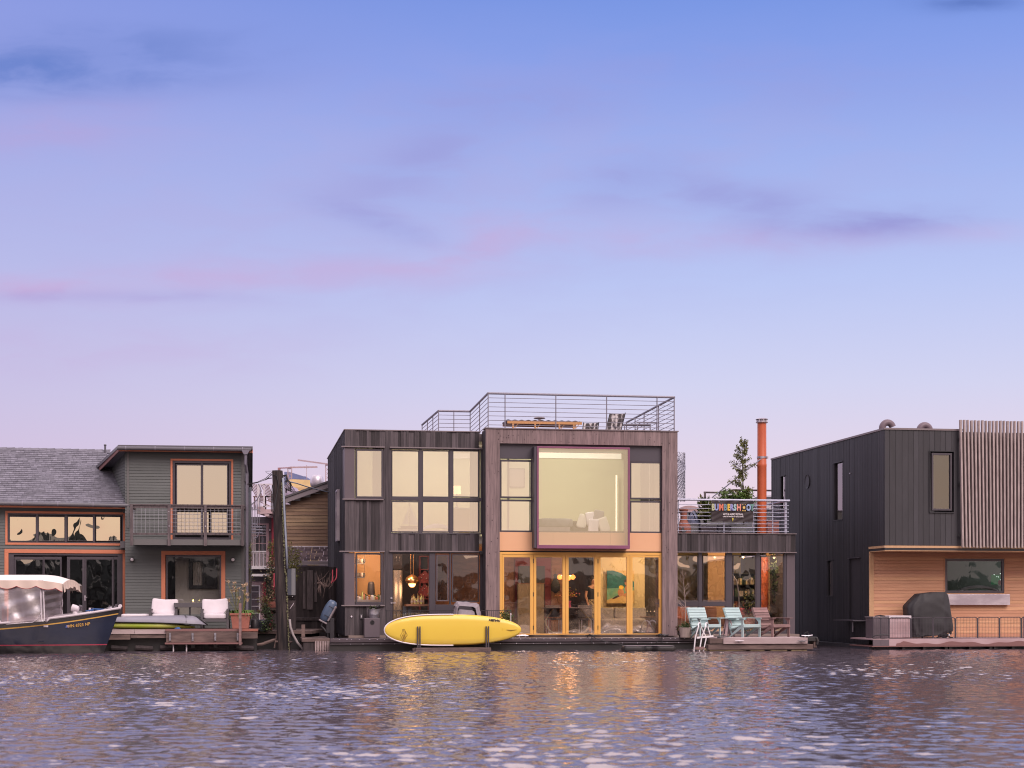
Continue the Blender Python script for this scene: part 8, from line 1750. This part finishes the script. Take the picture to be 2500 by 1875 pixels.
    for q in range(12):
        px = 1005+q*2.6; h = rs.uniform(.15,.31); r = .028
        J = thing('bottle', ['amber', 'clear gold', 'squat honey coloured', 'tall yellow'][q % 4]+' bottle in the cluster on the dark table, '+['first','second','third','fourth','fifth','sixth','seventh','eighth','ninth','tenth','eleventh','twelfth'][q]+' from the left', 'bottle', pos(px, 1.35+.1*(q % 3), Z0+z), 0, 'bottles on the bar table')
        mb = MB(); mb.lathe([(r,0),(r*1.05,.01),(r,h*.6),(r*.35,h*.78),(r*.35,h)], 10); mb.build('glass', m_bottle, J, smooth='auto'); mb = MB(); mb.lathe([(r*.42,h-.03),(r*.42,h+.005)], 8); mb.build('cap', m_copper, J); mb = MB(); mb.lathe([(r*1.08,h*.2),(r*1.08,h*.45)], 10); mb.build('paper_label', m_beige, J)
    # living room
    spot(1290, 2.2, zc, 14, 'left of two small ceiling lights seen through the first yellow door'); spot(1312, 2.2, zc, 14, 'right of two small ceiling lights seen through the second yellow door')
    spot(1585, 2.6, zc, 95, 'ceiling light washing the cream wall behind the last yellow doors', (1,.66,.30)); spot(1500, 2.3, zc, 30, 'ceiling light in front of the wave painting', (1,.72,.45)); spot(1400, 1.6, zc, 12, 'dim ceiling light above the middle yellow door')
    Cl = thing('globe_chandelier', 'cluster of glowing amber glass globes hanging behind the second and third yellow doors', 'chandelier', pos(1383, 1.5, f.z(1383, 1409, 1.5)), f.yaw); k = 48.4/FP
    mg = emit('amber_globe', c4(1,.30,.06), 2.6, c4(.6,.2,.05)); mw = emit('bright_globe', c4(1,.72,.40), 5.5)
    for i, (dx, dy, dz, m) in enumerate(((-17,0,0,mg),(-12,2,1,mw),(-8,-1,-1,mg),(0,1,2,mw),(5,-1,-2,mg),(10,1,1,mw),(16,0,0,mg),(19,2,0,mw))): mb = MB(); mb.ball((dx*k, dy*k*2, dz*k), (6.2 if m is mg else 4.2)*k, n=14, m=10); mb.build('globe', m, Cl, smooth=True)
    for dx in (-8, 0, 8): mb = MB(); mb.tube([(dx*k,0,5*k),(0,0,24*k)], .003, 4); mb.build('cord', m_blackm, Cl)
    lamp_light('chandelier_light', Cl.location+Vector((0,-.25,-.1)), 20, (1,.5,.2), rad=.22)
    # painting of a teal wave with two bathers
    d = 3.55; T = thing('wave_painting', 'large painting of a teal wave, pale sand and two bathers on cream wall', 'painting', pos(1510, d, f.z(1510, 1473, d)), f.yaw); X = f.x(1510, d); xa, xb = f.x(1481.5, d)-X, f.x(1533, d)-X; h = f.z(1510, 1393, d)-f.z(1510, 1473, d)
    mb = MB(); mb.box(xa, xb+.2, 0, .05, 0, h); mb.build('canvas', mat('sand_paint', c4(.62,.40,.16), .7), T)
    wv = mat('wave_paint', c4(.012,.10,.115), .6, c4(.03,.22,.22), (3,3,9), nlo=.5, nhi=.8); gp = mat('foam_paint', c4(.25,.38,.22), .7, c4(.10,.32,.27), (4,4,4))
    w = xb-xa; mb = MB(); mb.prism([(xa,h*.45),(xa,h-.0),(xa+w*.3,h),(xa+w*.7,h*.92),(xa+w,h*.78),(xb+.2,h*.66),(xb+.2,h*.5),(xa+w*.6,h*.47)], -.004, -.001, 'y'); mb.build('wave', wv, T)
    mb = MB(); mb.prism([(xa,h*.10),(xa,h*.449),(xa+w*.6,h*.469),(xb+.2,h*.499),(xb+.2,h*.40),(xa+w*.5,h*.22)], -.0045, -.0012, 'y'); mb.build('foam', gp, T)
    mb = MB(); mb.prism([(xa,h*.93),(xa+.0,h),(xb+.2,h),(xb+.2,h*.67),(xa+w,h*.79),(xa+w*.7,h*.93),(xa+w*.3,h*1.0)], -.006, -.0042, 'y'); mb.build('sky_field', m_int_cream, T) if False else None
    def blobp(nm, cx, cz, rx, rz, m, y=-.007, rot=0): mb = MB(); mb.prism([(cx+rx*math.cos(a)*math.cos(rot)-rz*math.sin(a)*math.sin(rot), cz+rx*math.cos(a)*math.sin(rot)+rz*math.sin(a)*math.cos(rot)) for a in [q*math.pi/8 for q in range(16)]], y, y+.002, 'y'); mb.build(nm, m, T)
    ms = mat('painted_skin', c4(.50,.22,.12), .7); myc = mat('painted_yellow', c4(.80,.50,.05), .7); mdk = mat('painted_dark', c4(.06,.03,.04), .7)
    blobp('bather_shadow', xa+w*.5, h*.21, w*.28, h*.03, mdk, rot=.45); blobp('bather_body', xa+w*.66, h*.33, w*.15, h*.12, ms, -.009); blobp('bather_head', xa+w*.68, h*.45, w*.10, h*.065, ms, -.011); blobp('bather_cap', xa+w*.68, h*.49, w*.115, h*.06, myc, -.013); blobp('bather_arm', xa+w*.95, h*.28, w*.2, h*.05, ms, -.010, .35); blobp('bather_head', xa+w*.96, h*.62, w*.12, h*.09, ms, -.011); blobp('bather_hair', xa+w*.95, h*.69, w*.13, h*.05, mdk, -.012); blobp('bather_body', xa+w*.98, h*.45, w*.12, h*.12, ms, -.0105)
    # counter, hall table, clothes, vase, dining table, stump table
    C1 = thing('hall_cabinet', 'pale tall cabinet seen through the first two yellow doors', 'cabinet', pos(1297, 3.3), f.yaw); X = f.x(1297, 3.3); mb = MB(); mb.box(f.x(1264,3.3)-X, f.x(1328,3.3)-X, 0, .15, 0, f.z(1297,1425,3.3)-Z0); mb.build('body', m_furn if False else mat('taupe_paint', c4(.30,.24,.18), .7), C1); mb = MB(); mb.box(f.x(1263,3.3)-X, f.x(1329,3.3)-X, -.03, .16, f.z(1297,1425,3.3)-Z0+.001, f.z(1297,1423,3.3)-Z0); mb.build('top', m_int_wood, C1)
    Gu = thing('hanging_guitar_case', 'dark pear shaped case hanging on the brown wall left of the chandelier', 'case', pos(1356, 3.4, f.z(1356, 1448, 3.4)), f.yaw); mb = MB(); mb.lathe([(.03,0),(.14,.08),(.15,.25),(.07,.42),(.05,.50),(.07,.56),(.03,.60)], 18, sy=.35); mb.build('body', m_blackm, Gu, smooth=True); mb = MB(); mb.tube([(0,0,.58),(0,.05,.66)], .008, 6); mb.build('strap', m_blackm, Gu)
    Dt = thing('dining_table', 'round dining table with pale bent legs behind the second and third yellow doors', 'table', pos(1383, 1.5), f.yaw); z = f.z(1383, 1483, 1.5)-Z0; mb = MB(); mb.lathe([(.01,z-.03),(.75,z-.03),(.78,z-.01),(.78,z),(.01,z)], 36); mb.build('top', m_sofa, Dt, smooth='auto')
    for sx in (-1, 1):
        mb = MB(); mb.tube([(sx*.69,-.25,.40),(sx*.66,-.25,.25),(sx*.55,-.25,.10),(sx*.42,-.25,.02),(sx*.3,-.25,.02)], .03, 8); mb.tube([(sx*.69,-.25,.40),(sx*.4,.0,z-.03)], .025, 8); mb.build('bent_leg', mat('pale_ash', c4(.55,.42,.28), .5), Dt, smooth='auto')
    Va = thing('flower_vase', 'pink vase of orange and yellow flowers on the dining table', 'vase', pos(1388, 1.5, Z0+z), f.yaw); mb = MB(); mb.lathe([(.07,0),(.08,.03),(.06,.12),(.09,.2),(.08,.2)], 14); mb.build('vase', mat('pink_glass', c4(.6,.1,.2), .3), Va, smooth='auto'); rs2 = random.Random(4); mb = MB()
    for q in range(140): mb.leaf((rs2.gauss(0,.15), rs2.gauss(0,.08), .3+abs(rs2.gauss(0,.1))), (rs2.gauss(0,1), rs2.gauss(0,1), .6), .06, .035, mi=rs2.choice([0,0,1,2,3]))
    mb.build('flowers', [m_leafyl, m_trimor, m_red, myc], Va, fix=False)
    for px, lab in ((1352, 'low dark chair left of the dining table behind the yellow doors'), (1432, 'low dark chair right of the dining table behind the yellow doors')):
        Ch = thing('dining_chair', lab, 'chair', pos(px, 1.9), f.yaw); mb = MB(); mb.box(-.22,.22,-.2,.2,.42,.46); mb.build('seat', m_cover, Ch); mb = MB(); mb.box(-.22,.22,.2,.23,.5,.86); mb.build('backrest', m_cover, Ch)
        for sx, sy in ((-1,-1),(1,-1),(-1,1),(1,1)): mb = MB(); mb.bar((sx*.19,sy*.18,0),(sx*.19,sy*.18,.42),.03); mb.build('leg', m_steel, Ch)
    So = thing('long_sofa', 'long rumpled grey sofa under the wave painting', 'sofa', pos(1500, 2.7), f.yaw); X = f.x(1500, 2.7); xa, xb = f.x(1462,2.7)-X, f.x(1582,2.7)-X
    mb = MB(); cushion(mb, xa, xb, -.35, .35, .08, .45); mb.build('seat', m_sofa, So, smooth=True)
    for q in range(3): mb = MB(); w_ = (xb-xa)/3; cushion(mb, xa+q*w_+.01, xa+(q+1)*w_-.01, .12, .36, .42, .80, sag=.03); mb.build('back_cushion', m_sofa, So, smooth=True)
    mb = MB(); mb.box(xa+.02, xb-.02, -.3, .3, 0, .08); mb.build('base', m_furn, So)
    St = thing('stump_table', 'tree stump side table with candles and a plate behind the last yellow door', 'side table', pos(1588, 1.1), f.yaw); mb = MB(); mb.lathe([(.16,0),(.14,.06),(.11,.2),(.12,.34),(.155,.46),(.16,.48),(.01,.48)], 22); mb.build('stump', m_oldchair, St, smooth='auto'); mb = MB(); mb.lathe([(.01,.48),(.24,.49),(.27,.52),(.24,.525),(.01,.5)], 24, sx=1.3); mb.build('tray', m_int_wood, St, smooth='auto')
    for q in (-.1, 0, .12): mb = MB(); mb.tube([(q,0,.53),(q,0,.66)], .012, 6); mb.ball((q,0,.68), .012, n=6, m=4, mi=1); mb.build('candle', [m_blackm, emit('candle_glow', c4(1,.7,.4), 2)], St)
    # wing room
    wz = f.z(1800, 1349, .9)-.05
    spot(1814, 1.7, wz-.05, 34, 'bright ceiling spot behind the tall window of the low wing', (1,.70,.36)); spot(1745, 1.9, wz-.05, 22, 'dim ceiling spot behind the middle wing window', (1,.66,.36)); spot(1890, 2.0, wz-.05, 26, 'ceiling spot beside the indoor part of the orange flue', (1,.66,.34))
    Pp = thing('indoor_flue', 'orange red stove pipe seen through the right wing window', 'flue', pos(1866, 2.4), f.yaw); r = .125; mb = MB(); mb.lathe([(r,.7),(r,1.5),(r*1.06,1.51),(r*1.06,1.56),(r,1.57),(r,wz-Z0-.05)], 20); mb.build('pipe', m_flue, Pp, smooth='auto'); mb = MB(); mb.lathe([(.2,0),(.24,.05),(.24,.6),(.14,.7)], 20); mb.build('stove', m_blackm, Pp, smooth='auto')
    Bk = thing('bookcase', 'dark bookcase full of objects behind the tall wing window', 'bookcase', pos(1822, 3.2), f.yaw); X = f.x(1822, 3.2); xa, xb = f.x(1788,3.2)-X, f.x(1850,3.2)-X; H_ = f.z(1822,1399,3.2)-Z0
    mb = MB(); frame_mb(mb, xa, xb, 0, H_, 0, .3, .03)
    for q in range(1, 5): mb.box(xa+.031, xb-.031, .002, .3, H_*q/5-.012, H_*q/5+.012)
    mb.box(xa, xb, .301, .32, 0, H_); mb.build('shelves', m_blackm, Bk); rs3 = random.Random(9)
    for q in range(5):
        x = xa+.04; mb = MB()
        while x < xb-.08: w_ = rs3.uniform(.02,.06); hh = rs3.uniform(.15,.27); mb.box(x, x+w_, .04, .25, H_*q/5+.014, H_*q/5+.014+min(hh, H_/5-.05), mi=rs3.choice([0,1,2,3,4])); x += w_+rs3.choice([.002,.002,.04])
        mb.build('books', [m_beige, m_terra, m_greyboxd, m_int_cream, m_leafdk], Bk)['kind'] = 'stuff'
    for nm, lab, px, dd, mm, h in (('orange_armchair', 'orange upholstered armchair behind the lower left wing pane', 1668, 1.7, m_trimor, .95), ('red_lounge_chair', 'red angular lounge chair behind the tall wing window', 1838, 1.5, m_red, .78), ('tan_armchair', 'tan rounded armchair behind the lower middle wing pane', 1735, 1.8, m_int_wood, .82)):
        A_ = thing(nm, lab, 'armchair', pos(px, dd), f.yaw+R_(20)); mb = MB(); cushion(mb, -.38, .38, -.3, .3, .2, .48); mb.build('seat', mm, A_, smooth=True); mb = MB(); cushion(mb, -.38, .38, .16, .36, .4, h); mb.build('backrest', mm, A_, smooth=True)
        for sx in (-.35, .35): mb = MB(); mb.bar((sx*.9,-.25,0),(sx*.9,-.25,.2),.03); mb.build('leg', m_blackm, A_)
    bush('hanging_plant', 'dark spidery hanging plant beside the indoor flue', 'plant', pos(1890, 1.6, Z0+.9), .10, .1, .75, 200, .14, m_leafdk, seed=61)
    bush('leafy_plant', 'leafy indoor plant with yellow tips behind the tall wing window', 'plant', pos(1830, 1.6, Z0+.3), .22, .15, .45, 420, .10, m_leafdk, seed=62, m2=m_leafyl)
    Ar = thing('arc_lamp', 'thin pale arched lamp standing behind the wing windows', 'floor lamp', pos(1800, 1.5), f.yaw); mb = MB(); mb.tube([(.0,0,0),(.06,0,.6),(.05,0,1.2),(-.02,0,1.6),(-.2,0,1.85)], .02, 8); mb.build('arm', m_steel, Ar, smooth='auto'); mb = MB(); mb.lathe([(.15,0),(.15,.03),(.01,.03)], 16); mb.build('base', m_steel, Ar)
    # upper rooms
    zu = zc+.13+.12; zt = f.z(1400, 1050)-.3
    def uspot(px, d, e, lab, col=(1,.88,.74)): spot(px, d, zt-.02, e, lab, col)
    uspot(1420, 1.9, 80, 'ceiling light in the bedroom behind the big purple window', (1,.96,.80)); uspot(1000, 2.6, 42, 'round ceiling light visible in the upper left window'); uspot(1130, 2.6, 42, 'ceiling light behind the third upper left window')
    B = thing('window_bench', 'long pale low bench across the bottom of the big purple window', 'bench', pos(1420, .9, zu), f.yaw); X = f.x(1420, .9); mb = MB(); mb.box(f.x(1316,.9)-X, f.x(1524,.9)-X, 0, .4, 0, f.z(1420,1301,.9)-zu); mb.build('front', m_int_white, B); mb = MB(); mb.box(f.x(1316,.9)-X, f.x(1526,.9)-X, -.02, .42, f.z(1420,1301,.9)-zu+.001, f.z(1420,1301,.9)-zu+.03); mb.build('top', m_int_white, B)
    zb = f.z(1420,1301,1.3); Bd = thing('bed', 'pale grey upholstered bed end with a rolled edge in the big purple window', 'bed', pos(1355, 1.7, zb-.1), f.yaw); X = f.x(1355, 1.7); mb = MB(); cushion(mb, f.x(1310,1.7)-X, f.x(1397,1.7)-X, -.3, .5, .27, .54); mb.build('quilt', mat('bed_grey', c4(.21,.20,.215), .9, c4(.15,.145,.155), (4,4,4), bump=.6), Bd, smooth=True); mb = MB(); mb.box(f.x(1310,1.7)-X, f.x(1388,1.7)-X, -.25, .5, 0, .28); mb.build('base', m_sofa, Bd)
    Pl = thing('pillow_heap', 'heap of white pillows and blankets in a dark chair in the big purple window', 'pillows', pos(1440, 1.6, zb-.05), f.yaw)
    for q, (x, z, r_, tl) in enumerate(((-.18,.30,.16,20),(.0,.36,.15,-10),(.18,.38,.17,12),(.30,.22,.17,-20),(.05,.18,.17,5))): mb = MB(); mb.M = Matrix.Translation((x,-.05*q,z)) @ Matrix.Rotation(R_(tl), 4, 'Y'); cushion(mb, -r_*.7, r_*.7, -.06, .06, -r_, r_); mb.build('pillow', [m_int_white, m_cushion, m_sofa][q % 3], Pl, smooth=True)
    Pl.scale = (1.3, 1.0, 1.35)
    mb = MB(); mb.box(-.42,.42,-.1,.3,0,.16); mb.bar((-.5,.1,.34),(-.3,.1,.0),.10); mb.lathe([(.36,.0),(.46,.22),(.44,.26),(.3,.2)], 20, (.0,.25,.05), sy=.5); mb.build('chair', m_blackm, Pl)
    Ws = thing('light_strip', 'long horizontal white light cove high on the bedroom wall', 'cove light', pos(1415, 3.9, f.z(1415,1119,3.9)), f.yaw); X = f.x(1415, 3.9); mb = MB(); mb.box(f.x(1300,3.9)-X, f.x(1517,3.9)-X, 0, .1, 0, .17); mb.build('cove', emit('cove_glow', c4(1,.92,.78), .34), Ws)
    Sh = thing('daylight_strip', 'narrow glowing strip in place of daylight beside the bedroom curtain', 'curtain', pos(1505, 3.8, zu), f.yaw); mb = MB(); mb.box(-.025,.025,0,.02,.1,f.z(1505,1160,3.8)-zu); mb.build('strip', emit('slit_glow', c4(1,.9,.7), .8), Sh)  # emissive strip imitates daylight coming through a gap
    Lp = thing('table_lamp', 'glowing square shaded lamp in the third upper left window', 'table lamp', pos(1115, 1.7, f.z(1115,1206,1.7)-.42), f.yaw); mb = MB(); mb.lathe([(.06,0),(.06,.03),(.02,.06),(.02,.42)], 12); mb.build('base', m_steel, Lp); mb = MB(); mb.lathe([(.13,.42),(.115,.66)], 20); mb.build('shade', emit('table_shade', c4(1,.72,.38), 1.6), Lp, smooth='auto')
    Ds = thing('bedside_chest', 'pale chest below the glowing lamp in the upper left windows', 'chest', pos(1120, 1.75, zu), f.yaw); mb = MB(); h = f.z(1115,1206,1.7)-.42-zu; mb.box(-.3,.3,-.2,.25,0,h-.03); mb.build('body', m_int_cream, Ds); mb = MB(); mb.box(-.32,.32,-.22,.27,h-.029,h-.002); mb.build('top', m_int_white, Ds)
    Rd = thing('round_bed', 'rounded white pillow mound at the bottom of the middle upper left window', 'pillows', pos(1060, 1.6, f.z(1060,1296,1.6)-.1), f.yaw); mb = MB(); mb.grid(lambda u, v: ((-.4+.95*u), .3*(v-.5), .10+.22*math.sin(math.pi*u)**.7*math.sin(math.pi*min(.97,max(.03,v)))**.4), 30, 8); mb.build('mound', m_cushion, Rd, smooth=True, fix=False); mb = MB(); mb.box(-.6,.7,-.2,.3,-.05,.12); mb.build('base', m_int_white, Rd)
rooms()
def upper_extras():
    f = MF; zu = f.z(1400, 1318, .5)+.12
    d = 2.0; T = thing('model_sailboat', 'pale model sailboat standing in the lower left pane of the triple window', 'model boat', f.w(f.x(998, d), d, f.z(998, 1290, d)), f.yaw)
    mb = MB(); mb.prism([(-.22,.0),(.24,0),(.30,.07),(-.26,.07)], -.04, .04, 'y'); mb.build('hull', m_oldchair, T); mb = MB(); mb.prism([(.02,.10),(.30,.10),(.03,.72)], -.004, .004, 'y'); mb.prism([(-.01,.12),(-.2,.12),(-.01,.62)], -.006, .006, 'y'); mb.build('sails', m_int_white, T); mb = MB(); mb.tube([(.01,0,.07),(.01,0,.75)], .008, 6); mb.build('mast', m_oldchair, T)
    S_ = thing('model_stand', 'narrow pale plinth under the model sailboat', 'plinth', f.w(f.x(998, d), d, zu), f.yaw); mb = MB(); h = f.z(998, 1290, d)-zu; mb.box(-.3,.3,-.15,.15,0,h-.022); mb.build('body', m_int_white, S_); mb = MB(); mb.box(-.32,.32,-.17,.17,h-.021,h-.001); mb.build('top', m_oldchair, S_)
    for px, w, lab in ((1241, .03, 'thin pale curtain edge at the left of the upper left portal pane'), (1592, .10, 'pale hanging curtain behind the upper right portal pane'), (921, .14, 'pale curtain bunched at the right of the corner window upstairs'), (1160, .16, 'cream curtain at the right of the triple window')):
        d = 1.3; C = thing('curtain', lab, 'curtain', f.w(f.x(px, d), d, zu), f.yaw); h = f.z(px, 1092, d)-zu; mb = MB(); mb.grid(lambda u, v: (w*(u-.5)*2, .02*math.sin(u*28), h*v), 30, 2); mb.build('fabric', m_int_white, C, smooth=True, fix=False); mb = MB(); mb.tube([(-w*1.2,0,h),(w*1.2,0,h)], .012, 6); mb.build('rod', m_steel, C)
    d = 4.0; B = thing('ceiling_beam', 'broad pale ceiling beam seen high in the upper left windows', 'beam', f.w(f.x(1100, d), d, f.z(1100, 1119, d)), f.yaw); X = f.x(1100, d); mb = MB(); mb.box(f.x(1099,d)-X, f.x(1172,d)-X, 0, .15, 0, .16); mb.build('beam', m_int_white, B)
    d = 4.1; P_ = thing('wall_picture', 'faint pale framed picture on the bedroom wall left of the big window', 'picture', f.w(f.x(1262, d), d, f.z(1262, 1190, d)), f.yaw); mb = MB(); frame_mb(mb, -.25, .25, 0, .6, 0, .04, .025); mb.build('frame', m_oldchair, P_); mb = MB(); mb.box(-.224,.224,.02,.03,.026,.574); mb.build('print', m_beige, P_)
upper_extras()

def skin_body(name, verts, edges, mat_, parent, root=0, sub=2):
    """one continuous surface grown round a skeleton: verts = (x, y, z, rx, ry)"""
    me = bpy.data.meshes.new(name); me.from_pydata([v[:3] for v in verts], edges, []); o = bpy.data.objects.new(name, me); COL.objects.link(o)
    o.modifiers.new('skin', 'SKIN'); o.modifiers.new('sub', 'SUBSURF').levels = sub
    for i, v in enumerate(verts): me.skin_vertices[0].data[i].radius = (v[3], v[4]); me.skin_vertices[0].data[i].use_root = (i == root)
    bpy.context.view_layer.update()
    m2 = bpy.data.meshes.new_from_object(o.evaluated_get(bpy.context.evaluated_depsgraph_get())); bpy.data.objects.remove(o)
    m2.name = name; m2.materials.clear(); m2.materials.append(mat_); m2.polygons.foreach_set('use_smooth', [True]*len(m2.polygons))
    b = bpy.data.objects.new(name, m2); COL.objects.link(b); b.parent = parent; return b
def person():
    f = MF; d = 2.9; T = thing('person', 'person in a dark top and patterned skirt standing inside behind the third yellow door', 'person', f.w(f.x(1447, d), d, DK+.012), f.yaw+R_(12))
    V = [(0,0,.95,.13,.10),(0,0,1.10,.115,.085),(0,-.01,1.28,.135,.09),(0,0,1.42,.12,.075),(0,0,1.49,.05,.05),(0,-.01,1.55,.05,.052),(0,-.02,1.62,.078,.092),(0,-.01,1.70,.070,.080),
         (-.17,0,1.40,.052,.05),(-.235,.0,1.16,.042,.042),(-.215,-.10,.93,.032,.034),(-.20,-.14,.86,.026,.020),
         (.17,0,1.40,.052,.05),(.25,.02,1.18,.042,.042),(.16,-.14,1.05,.032,.034),(.09,-.18,1.03,.026,.020),
         (-.09,0,.86,.085,.085),(-.10,0,.48,.058,.06),(-.10,.01,.10,.038,.04),(-.10,-.09,.035,.035,.028),(-.10,-.16,.03,.03,.02),
         (.09,0,.86,.085,.085),(.10,0,.48,.058,.06),(.11,.01,.10,.038,.04),(.11,-.09,.035,.035,.028),(.11,-.16,.03,.03,.02)]
    E = [(0,1),(1,2),(2,3),(3,4),(4,5),(5,6),(6,7),(3,8),(8,9),(9,10),(10,11),(3,12),(12,13),(13,14),(14,15),(0,16),(16,17),(17,18),(18,19),(19,20),(0,21),(21,22),(22,23),(23,24),(24,25)]
    # fingers and thumbs
    for root, sx in ((11, 1), (15, -1)):
        bx, by, bz = V[root][:3]
        for q in range(4):
            n = len(V); ox = (q-1.5)*.017; l = (.062,.074,.070,.055)[q]
            if root == 11: V += [(bx+ox, by-.012, bz-.035, .0095, .009), (bx+ox, by-.006, bz-.035-l*.6, .008, .008), (bx+ox, by+.008, bz-.035-l, .0065, .0065)]
            else: V += [(bx-.035, by-.005, bz+ox, .0095, .009), (bx-.035-l*.6, by+.005, bz+ox, .008, .008), (bx-.035-l, by+.02, bz+ox, .0065, .0065)]
            E += [(root, n), (n, n+1), (n+1, n+2)]
        n = len(V)
        if root == 11: V += [(bx+.032, by-.02, bz-.01, .011, .010), (bx+.045, by-.03, bz-.045, .008, .008)]
        else: V += [(bx-.01, by-.03, bz+.03, .011, .010), (bx-.045, by-.035, bz+.042, .008, .008)]
        E += [(root, n), (n, n+1)]
    body = skin_body('body', V, E, m_skin, T)
    skin_body('dark_top', [(0,0,.98,.15,.115),(0,0,1.10,.13,.10),(0,-.01,1.28,.15,.105),(0,0,1.41,.132,.088),(-.17,0,1.40,.066,.064),(-.205,0,1.28,.06,.058),(.17,0,1.40,.066,.064),(.215,.01,1.28,.06,.058)], [(0,1),(1,2),(2,3),(3,4),(4,5),(3,6),(6,7)], m_cloth_dark, T)
    mb = MB(); n = 40; prof = [(.145,1.04),(.17,.95),(.20,.80),(.23,.62),(.25,.46)]
    vs = [((r+.014*math.sin(k*2.1)*i/4)*math.cos(6.2832*k/n), .78*(r+.014*math.sin(k*2.1)*i/4)*math.sin(6.2832*k/n), z) for i, (r, z) in enumerate(prof) for k in range(n)]
    mb.add(vs, [(i*n+k, i*n+(k+1) % n, (i+1)*n+(k+1) % n, (i+1)*n+k) for i in range(4) for k in range(n)]); mb.build('skirt', m_cloth_print, T, smooth=True, fix=False)
    mb = MB(); mb.ball((0,.015,1.665), .098, .105, .115, 16, 12); mb.ball((0,.06,1.52), .10, .05, .17, 14, 10); mb.ball((-.08,.0,1.55), .03, .05, .13, 10, 8); mb.ball((.08,.0,1.55), .03, .05, .13, 10, 8); mb.build('hair', m_hair, T, smooth=True)
    mb = MB(); mb.ball((0,-.115,1.625), .013, .02, .022, 8, 6); mb.ball((0,-.108,1.585), .024, .008, .007, 8, 5, mi=1)
    for sx in (-1, 1): mb.ball((sx*.032,-.100,1.655), .014, .008, .008, 8, 5, mi=2); mb.ball((sx*.085,-.01,1.64), .012, .022, .03, 8, 6)
    mb.build('face_features', [m_skin, m_red, m_whiter], T, smooth=True)
person()
